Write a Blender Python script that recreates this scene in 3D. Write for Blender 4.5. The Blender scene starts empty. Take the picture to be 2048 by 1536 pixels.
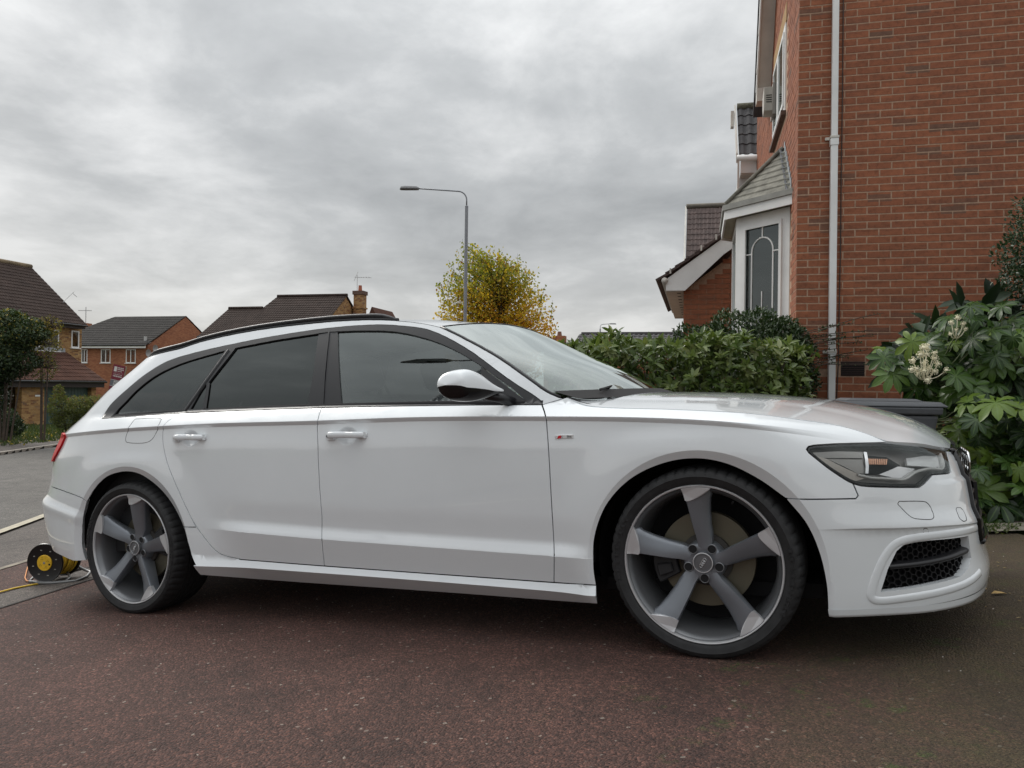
import bpy, bmesh, math, random
import numpy as np
from mathutils import Vector, Matrix, Euler
from mathutils.geometry import delaunay_2d_cdt
random.seed(7); rng = np.random.default_rng(7)
scene = bpy.context.scene
COL = scene.collection
# ---------------------------------------------------------------- camera
cam_d = bpy.data.cameras.new('camera'); cam = bpy.data.objects.new('camera', cam_d); COL.objects.link(cam)
cam_d.sensor_width = 36.0; cam_d.lens = 36.0*1538/2048; cam_d.clip_start = 0.05; cam_d.clip_end = 900
cam.matrix_world = Matrix(((0.99992,-0.013,0.0,0),(-0.00005,-0.0039,-0.99999,0),(0.013,0.99991,-0.0039,1.0),(0,0,0,1)))
scene.camera = cam
# ---------------------------------------------------------------- sky and sun
def build_world():
    w = bpy.data.worlds.new('World'); scene.world = w; w.use_nodes = True
    nt = w.node_tree; N = nt.nodes; Lk = nt.links; N.clear()
    out = N.new('ShaderNodeOutputWorld'); bg = N.new('ShaderNodeBackground'); Lk.new(bg.outputs[0], out.inputs[0])
    sky = N.new('ShaderNodeTexSky'); sky.sky_type = 'NISHITA'; sky.sun_disc = False
    sky.sun_elevation = math.radians(32); sky.sun_rotation = math.radians(-52)
    tc = N.new('ShaderNodeTexCoord')
    sep = N.new('ShaderNodeSeparateXYZ'); Lk.new(tc.outputs['Generated'], sep.inputs[0])
    def M(op, a, b=None, c=None, clamp=False):
        n = N.new('ShaderNodeMath'); n.operation = op; n.use_clamp = clamp
        for i, v in enumerate((a, b, c)):
            if v is None: continue
            if isinstance(v, (int, float)): n.inputs[i].default_value = v
            else: Lk.new(v, n.inputs[i])
        return n.outputs[0]
    z = M('MAXIMUM', sep.outputs[2], 0.0)
    zz = M('ADD', z, 0.20)
    cb = N.new('ShaderNodeCombineXYZ')
    Lk.new(M('DIVIDE', sep.outputs[0], zz), cb.inputs[0]); Lk.new(M('DIVIDE', sep.outputs[1], zz), cb.inputs[1])
    def noise(scale, det, rough, off, vec=cb.outputs[0], dist=0.0, sc=(1,1,1)):
        mp = N.new('ShaderNodeMapping'); Lk.new(vec, mp.inputs[0]); mp.inputs['Location'].default_value = off
        mp.inputs['Scale'].default_value = sc
        n = N.new('ShaderNodeTexNoise'); Lk.new(mp.outputs[0], n.inputs['Vector'])
        n.inputs['Scale'].default_value = scale; n.inputs['Detail'].default_value = det
        n.inputs['Roughness'].default_value = rough; n.inputs['Distortion'].default_value = dist
        return n.outputs[0]
    big = noise(0.75, 2, 0.5, SKY_OFF1, dist=0.4, sc=(1,.9,1))
    med = noise(1.7, 7, 0.54, SKY_OFF2, dist=0.35, sc=(1,.9,1))
    fin = noise(6.0, 7, 0.62, (1.3, 2.2, 5), dist=0.2, sc=(1,.9,1))
    s = M('ADD', M('ADD', M('MULTIPLY', big, 0.44), M('MULTIPLY', med, 0.46)), M('MULTIPLY', fin, 0.12))
    ramp = N.new('ShaderNodeValToRGB'); Lk.new(s, ramp.inputs[0])
    e = ramp.color_ramp.elements
    e[0].position = 0.385; e[0].color = (0.215, 0.223, 0.228, 1)
    e[1].position = 0.615; e[1].color = (0.50, 0.505, 0.505, 1)
    x = ramp.color_ramp.elements.new(0.51); x.color = (0.325, 0.334, 0.338, 1)
    # pale warm band low on the horizon, brighter overcast zenith
    hor = M('POWER', M('SUBTRACT', 1.0, z, clamp=True), 9.0)
    mixh = N.new('ShaderNodeMixRGB'); Lk.new(M('MULTIPLY', hor, 0.62), mixh.inputs[0]); Lk.new(ramp.outputs[0], mixh.inputs[1])
    mixh.inputs[2].default_value = (0.60, 0.58, 0.55, 1)
    zen = M('ADD', M('MULTIPLY', M('POWER', z, 2.4), 2.9), 1.0)
    cl = N.new('ShaderNodeVectorMath'); cl.operation = 'SCALE'; Lk.new(mixh.outputs[0], cl.inputs[0]); Lk.new(zen, cl.inputs['Scale'])
    sk = N.new('ShaderNodeVectorMath'); sk.operation = 'SCALE'; Lk.new(sky.outputs[0], sk.inputs[0]); sk.inputs['Scale'].default_value = 0.07
    mx = N.new('ShaderNodeMixRGB'); mx.inputs[0].default_value = 0.94
    Lk.new(sk.outputs[0], mx.inputs[1]); Lk.new(cl.outputs[0], mx.inputs[2])
    Lk.new(mx.outputs[0], bg.inputs[0]); bg.inputs[1].default_value = 1.0
SKY_OFF1 = (6.2, 3.9, 0.0); SKY_OFF2 = (5.7, 2.9, 1.0)
build_world()
sun_d = bpy.data.lights.new('sun', 'SUN'); sun = bpy.data.objects.new('sun', sun_d); COL.objects.link(sun)
sun_d.energy = 1.3; sun_d.angle = math.radians(28); sun_d.color = (1.0, 0.96, 0.90)
# light travels towards the viewer and to the right: bright patch of cloud beyond the car, left
sun.rotation_euler = Vector((-0.62, 0.60, 0.62)).to_track_quat('Z', 'Y').to_euler()
scene.view_settings.view_transform = 'Standard'; scene.view_settings.look = 'None'
scene.view_settings.exposure = 0.56; scene.view_settings.gamma = 1.0
try: scene.view_settings.use_curve_mapping = False
except Exception: pass

# ---------------------------------------------------------------- helpers
def link(o, parent=None):
    COL.objects.link(o)
    if parent is not None: o.parent = parent
    return o
def thing(name, label, cat, loc=(0,0,0), rot=(0,0,0), group=None):
    o = bpy.data.objects.new(name, None); link(o); o.location = loc; o.rotation_euler = rot
    o.empty_display_size = .2; return tag(o, label, cat, group)
def tag(o, label=None, cat=None, group=None, kind=None):
    if label: o['label'] = label
    if cat: o['category'] = cat
    if group: o['group'] = group
    if kind: o['kind'] = kind
    return o
class MB:
    """mesh builder: collects vertices and faces"""
    def __init__(s): s.v = []; s.f = []; s.m = []
    def add(s, vs, fs, mi=0):
        b = len(s.v); s.v += [tuple(map(float, p)) for p in vs]; s.f += [tuple(b+i for i in f) for f in fs]; s.m += [mi]*len(fs); return s
    def box(s, a, b, mi=0, M=None):
        x0,y0,z0 = a; x1,y1,z1 = b
        vs = [(x,y,z) for x in (x0,x1) for y in (y0,y1) for z in (z0,z1)]
        if M is not None: vs = [tuple(M @ Vector(p)) for p in vs]
        return s.add(vs, [(0,1,3,2),(4,6,7,5),(0,4,5,1),(2,3,7,6),(0,2,6,4),(1,5,7,3)], mi)
    def prism(s, poly, f0, f1, mi=0):
        """poly list of 2-D points; f0, f1 map (a,b) -> 3-D for the two ends"""
        n = len(poly); vs = [f0(*p) for p in poly] + [f1(*p) for p in poly]
        fs = [tuple(range(n-1,-1,-1)), tuple(range(n,2*n))] + [(i,(i+1)%n,n+(i+1)%n,n+i) for i in range(n)]
        return s.add(vs, fs, mi)
    def tube(s, pts, r, n=8, mi=0, cap=True, ry=None):
        pts = [Vector(p) for p in pts]; R = r if hasattr(r, '__len__') else [r]*len(pts)
        vs = []; up = None
        for i, p in enumerate(pts):
            t = (pts[min(i+1,len(pts)-1)] - pts[max(i-1,0)]).normalized()
            if up is None:
                up = Vector((0,0,1)) if abs(t.z) < .9 else Vector((1,0,0))
            a = t.cross(up).normalized(); b = a.cross(t).normalized(); up = b
            for k in range(n):
                th = 2*math.pi*k/n; q = p + a*math.cos(th)*R[i] + b*math.sin(th)*(R[i] if ry is None else ry)
                vs.append(q)
        fs = [(i*n+k, i*n+(k+1)%n, (i+1)*n+(k+1)%n, (i+1)*n+k) for i in range(len(pts)-1) for k in range(n)]
        if cap: fs += [tuple(range(n-1,-1,-1)), tuple((len(pts)-1)*n+k for k in range(n))]
        return s.add(vs, fs, mi)
    def lathe(s, prof, n=48, axis='y', c=(0,0,0), mi=0, closed=False):
        """prof: list of (radius, along-axis)"""
        vs = []
        for k in range(n):
            th = 2*math.pi*k/n; co, si = math.cos(th), math.sin(th)
            for r, h in prof:
                if axis == 'y': vs.append((c[0]+r*co, c[1]+h, c[2]+r*si))
                elif axis == 'z': vs.append((c[0]+r*co, c[1]+r*si, c[2]+h))
                else: vs.append((c[0]+h, c[1]+r*co, c[2]+r*si))
        m = len(prof); fs = []
        for k in range(n):
            k2 = (k+1) % n
            for j in range(m if closed else m-1):
                j2 = (j+1) % m; fs.append((k*m+j, k*m+j2, k2*m+j2, k2*m+j))
        return s.add(vs, fs, mi)
    def build(s, name, mats, parent=None, smooth=False, angle=None, bevel=0, seg=2):
        me = bpy.data.meshes.new(name); me.from_pydata(s.v, [], s.f)
        if not isinstance(mats, (list, tuple)): mats = [mats]
        for m in mats: me.materials.append(m)
        if len(mats) > 1: me.polygons.foreach_set('material_index', s.m)
        if smooth: me.polygons.foreach_set('use_smooth', [True]*len(me.polygons))
        me.update()
        if angle is not None:
            me.polygons.foreach_set('use_smooth', [True]*len(me.polygons)); me.set_sharp_from_angle(angle=math.radians(angle))
        o = bpy.data.objects.new(name, me); link(o, parent)
        if bevel > 0:
            b = o.modifiers.new('bevel', 'BEVEL'); b.width = bevel; b.segments = seg; b.limit_method = 'ANGLE'; b.angle_limit = math.radians(40)
            b.harden_normals = True if angle is not None or smooth else False
        return o
# ---------------------------------------------------------------- materials
def mat(name, col, rough=.5, metal=0., **kw):
    m = bpy.data.materials.new(name); m.use_nodes = True
    b = m.node_tree.nodes['Principled BSDF']
    b.inputs['Base Color'].default_value = (*col, 1); b.inputs['Roughness'].default_value = rough; b.inputs['Metallic'].default_value = metal
    for k, v in kw.items():
        k = k.replace('_', ' ')
        if k in b.inputs: b.inputs[k].default_value = v
    return m
class NT:
    def __init__(s, m):
        s.nt = m.node_tree; s.N = s.nt.nodes; s.L = s.nt.links; s.b = s.N['Principled BSDF']
    def new(s, t, **ins):
        n = s.N.new(t)
        for k, v in ins.items():
            if k.startswith('p_'): setattr(n, k[2:], v)
            else: s.set(n, k.replace('_', ' '), v)
        return n
    def set(s, n, k, v):
        i = n.inputs[int(k)] if k.isdigit() else n.inputs[k]
        if isinstance(v, bpy.types.NodeSocket): s.L.new(v, i)
        else:
            if hasattr(v, '__len__') and len(v) == 3 and i.type == 'RGBA': v = (*v, 1)
            i.default_value = v
    def math(s, op, a, b=0, c=None, clamp=False):
        n = s.N.new('ShaderNodeMath'); n.operation = op; n.use_clamp = clamp
        s.set(n, '0', a); s.set(n, '1', b)
        if c is not None: s.set(n, '2', c)
        return n.outputs[0]
    def coord(s, kind='Object'): return s.N.new('ShaderNodeTexCoord').outputs[kind]
    def noise(s, vec, scale, detail=4, rough=.5, dist=0):
        n = s.new('ShaderNodeTexNoise', Vector=vec, Scale=scale, Detail=detail, Roughness=rough, Distortion=dist); return n.outputs[0]
    def map(s, vec, scale=(1,1,1), loc=(0,0,0)):
        n = s.new('ShaderNodeMapping', Vector=vec); n.inputs['Scale'].default_value = scale; n.inputs['Location'].default_value = loc; return n.outputs[0]
    def ramp(s, fac, stops, interp='LINEAR'):
        n = s.N.new('ShaderNodeValToRGB'); s.L.new(fac, n.inputs[0]); cr = n.color_ramp; cr.interpolation = interp
        while len(cr.elements) < len(stops): cr.elements.new(.5)
        for e, (p, c) in zip(cr.elements, stops): e.position = p; e.color = (*c, 1) if len(c) == 3 else c
        return n.outputs[0]
    def mix(s, f, a, b, mode='MIX'):
        n = s.N.new('ShaderNodeMixRGB'); n.blend_type = mode; s.set(n, '0', f); s.set(n, '1', a); s.set(n, '2', b); return n.outputs[0]
    def bump(s, h, strength=.3, dist=.01):
        n = s.new('ShaderNodeBump', Height=h, Strength=strength, Distance=dist); s.L.new(n.outputs[0], s.b.inputs['Normal'])
    def rgb(s, v): s.set(s.b, 'Base Color', v)
def noisy(m, scale=8, amt=.25, bump=0, detail=5, kind='Object', bscale=None, bdist=.005, rough=None):
    """vary an existing flat material's colour with noise and give it fine relief"""
    t = NT(m); c = tuple(t.b.inputs['Base Color'].default_value)[:3]; v = t.coord(kind)
    n = t.noise(v, scale, detail, .6)
    lo = tuple(x*(1-amt) for x in c); hi = tuple(min(x*(1+amt), 1) for x in c)
    t.rgb(t.ramp(n, [(.3, lo), (.7, hi)]))
    if bump: t.bump(t.noise(v, bscale or scale*6, 4, .6), bump, bdist)
    return m

# ---------------------------------------------------------------- car body surfaces
def tab(xs, ys, sm=0.0):
    """smooth 1-D curve through table points (sampled PCHIP, optionally blurred)"""
    xs = np.array(xs, float); ys = np.array(ys, float)
    h = np.diff(xs); d = np.diff(ys) / h
    m = np.zeros_like(xs); m[0] = d[0]; m[-1] = d[-1]
    for i in range(1, len(xs) - 1):
        if d[i-1] * d[i] > 0:
            w1 = 2*h[i] + h[i-1]; w2 = h[i] + 2*h[i-1]
            m[i] = (w1 + w2) / (w1/d[i-1] + w2/d[i])
    N = 1400
    g = np.linspace(xs[0], xs[-1], N)
    k = np.clip(np.searchsorted(xs, g) - 1, 0, len(xs) - 2)
    t = (g - xs[k]) / h[k]
    v = (ys[k]*(1+2*t)*(1-t)**2 + m[k]*h[k]*t*(1-t)**2 + ys[k+1]*t*t*(3-2*t) + m[k+1]*h[k]*t*t*(t-1))
    if sm > 0:
        st = (xs[-1]-xs[0])/(N-1); r = int(3*sm/st)+1
        ker = np.exp(-0.5*((np.arange(-r, r+1)*st)/sm)**2); ker /= ker.sum()
        ext = np.concatenate([v[0]-m[0]*st*np.arange(r, 0, -1), v, v[-1]+m[-1]*st*np.arange(1, r+1)])
        v = np.convolve(ext, ker, 'valid')
    def f(x):
        x = np.asarray(x, float)
        o = np.interp(x, g, v)
        o = np.where(x < g[0], v[0] + (x-g[0])*m[0], o)
        return np.where(x > g[-1], v[-1] + (x-g[-1])*m[-1], o)
    return f
def sst(a, b, x):
    t = np.clip((x-a)/(b-a), 0, 1); return t*t*(3-2*t)
z_torn = tab([-4.0,-3.41,-2.91,-2.4,-1.67,-1.235,-.57,-.16,.2,.33,.43,.6,.9],
             [.935,.95,.958,.954,.933,.924,.893,.867,.828,.804,.783,.74,.66], .08)
z_belt = tab([-4.0,-3.35,-2.585,-1.688,-1.258,-.593,-.3,0,.3,.5,.7,.95],
             [1.03,1.03,1.016,.99,.973,.939,.924,.902,.868,.835,.79,.72], .08)
z_low = tab([-4,-2.286,-1.681,-1.177,-.567,.5], [.55,.44,.404,.381,.354,.31], .08)
# reference plan outline (half): arc parameter s == x along the flank
_rs = [-4.95,-4.75,-4.50,-4.30,-4.12,-3.92,-3.70,-3.45,-3.2,-2.9,-2.6]
_rx = [-4.01,-4.00,-3.965,-3.91,-3.825,-3.70,-3.545,-3.37,-3.18,-2.9,-2.6]
_ry = [0,.2,.45,.64,.765,.845,.89,.913,.922,.925,.925]
_fs = [.2,.3,.42,.55,.66,.77,.87,.97,1.085,1.24,1.39,1.54]
_fx = [.2,.3,.42,.548,.65,.738,.80,.845,.880,.903,.914,.916]
_fy = [.925,.923,.908,.875,.83,.765,.68,.58,.455,.30,.15,0]
cx_t = tab(_rs+_fs, _rx+_fx, .05); cy_t = tab(_rs+_fs, _ry+_fy, .05)
k_front = tab([.10,.16,.18,.24,.30,.36,.50,.585,.64,.67,.70,.75,.80,.95],
              [.96,1.0,1.03,1.045,1.03,1.02,1.0,.985,.965,.945,.91,.86,.80,.66], .012)
k_rear = tab([.10,.20,.31,.34,.45,.56,.67,.78,.93,1.02,1.13,1.2,1.29,1.45],
             [.86,.90,.935,.951,.971,.985,.945,.923,.849,.78,.684,.615,.50,.33], .015)
z_fcr = tab([-.5,.42,.77,1.085,1.54],[.462,.462,.45,.42,.40],.03)     # front bumper crease height along s
z_fcr2 = tab([.3,.66,.9,1.24,1.54],[.60,.59,.575,.57,.565],.03)      # upper bumper crease
z_rcr = tab([-4.95,-4.12,-3.7,-3.3,-2.6],[.585,.575,.535,.485,.40],.03) # rear bumper crease
HANDLES = [(-1.515,.857),(-2.465,.886)]
ARCH = [(.0,.32,.388),(-2.92,.335,.392)]
z_door = tab([-2.6,-2.31,-2.188,-1.69,-.578,-.3],[.33,.305,.295,.278,.246,.24],.02)
z_skirt = tab([-2.6,-2.47,-1.3,-.402,-.2],[.27,.267,.239,.209,.20],.05)
def w_side(x, z, s):
    zt = z_torn(x); zb = z_belt(x)
    w = .921 - .09*(z-.62)**2
    # tornado line
    dz = z - zt
    fade = 1 - sst(.25,.62,x) ; fr = 1 - .55*sst(-3.1,-3.45,x)*0
    A = fade
    below = A*np.where(dz > -.0185, .006+.62*dz, -.00547*(1-sst(-.0185,-.13,dz)))
    D = .052 + .03*sst(-.7,-.2,x) + .07*sst(-.3,.45,x)
    H = np.maximum(zb - zt, .03)
    u = dz/H
    e_ = .0015 + .06*sst(.12,.55,x); us = .5*(dz+np.sqrt(dz*dz+e_*e_))/H; us = us - .5*e_/H*0
    above = A*.006*np.exp(-np.maximum(dz,0)/.022)
    w = w + np.where(dz < 0, below, np.where(u < 1, above, 0)) - np.where(u < 1, D*(.75*us+.25*us*us), D)
    # blended (uncreased) roll-over of the shoulder where the crease has faded
    # greenhouse
    g = np.maximum(z - zb, 0)
    w = w - np.where(u > 1, .006*sst(0,.004,g) + .385*g + .32*g*g, 0)
    # keep the base parabola from double counting above the belt
    w = w + np.where(u > 1, .09*((z-.62)**2 - (zb-.62)**2), 0)
    # lower door crease
    AL = sst(-2.42,-2.1,x)*(1-sst(-.52,-.36,x))
    dl = z - z_low(x)
    L = np.where(dl > 0, .013 - .019*sst(-.012,.055,dl)*1.08 + .0065*sst(.045,.16,dl), .013 + .22*dl)
    w = w + AL*L
    # side skirt
    Ak = sst(-2.52,-2.44,x)*(1-sst(-.37,-.34,x)); zd = z_door(x); zr = z_skirt(x)
    w = w + Ak*np.where(z > zd, 0, np.where(z > zr, .024*((zd-z)/(zd-zr)), .024-.75*(zr-z)))
    # hand recesses behind the door handles
    for hx_, hz_ in HANDLES:
        rr = ((x-hx_)/.058)**2 + ((z-hz_)/.042)**2
        w = w - .017*np.maximum(1-rr, 0)**1.5
    # wheel arch flares
    for (ax, az, ar) in ARCH:
        r = np.hypot(x-ax, np.maximum(z-az, 0)*1.0)
        q = r - ar
        fl = np.where(q < .034, .012 - .55*(.034-q), .012*(1-sst(.034,.22,q)))
        fl = np.maximum(fl, -.03)
        w = w + fl*np.where(z > az-.25, 1, .6)*(1-sst(.78,.86,z))
    # front / rear bumper creases as seen on the flank side
    Af = sst(.36,.62,s)
    d = z - z_fcr(s)
    w = w + Af*np.where(d > 0, .008*(1-sst(0,.07,d)), -.004+.012*np.exp(d/.006))*1.0
    Ar = 1 - sst(-3.42,-3.30,s)
    d = z - z_rcr(s)
    w = w + Ar*np.where(d > 0, .016*(1-sst(0,.05,d)), .016*(1-.35*sst(0,.05,-d)))
    return w
def W(s, z):
    s = np.asarray(s, float); z = np.asarray(z, float)
    cx = cx_t(s); cy = np.maximum(cy_t(s), 0)
    kf = k_front(z)
    d = z - z_fcr(s)
    Af = sst(.36,.7,s)
    kf = kf + Af*np.where(d > 0, .016*(1-sst(0,.06,d)), .016-.11*np.minimum(-d,.10)-.002*(1-np.exp(d/.003)))
    d2 = z - z_fcr2(s)
    kf = kf + sst(.75,.95,s)*np.where(d2 > 0, .016*sst(.02,0,d2)-.0*d2, .016)
    x = np.where(cx > .2, .2 + (cx-.2)*kf, cx)
    x = np.where(cx < -2.6, -2.6 + (cx+2.6)*k_rear(z), x)
    Ar = 1 - sst(-3.42,-3.30,s)
    dr = z - z_rcr(s)
    x = x - Ar*np.where(dr > 0, .018*(1-sst(0,.06,dr)), .018)*sst(-3.3,-3.8,s)
    w = w_side(np.clip(x,-3.7,.75), z, s)
    y = -cy/.925*w
    return np.stack([x, y, z + 0*x], -1)
# roof / windscreen / hood: side edges and centre line
DLO_top = tab([-3.35,-3.133,-2.822,-2.353,-1.739,-1.465,-1.18,-.942,-.765,-.657],
              [1.032,1.179,1.303,1.351,1.371,1.359,1.306,1.166,1.03,.953], .03)

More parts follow.
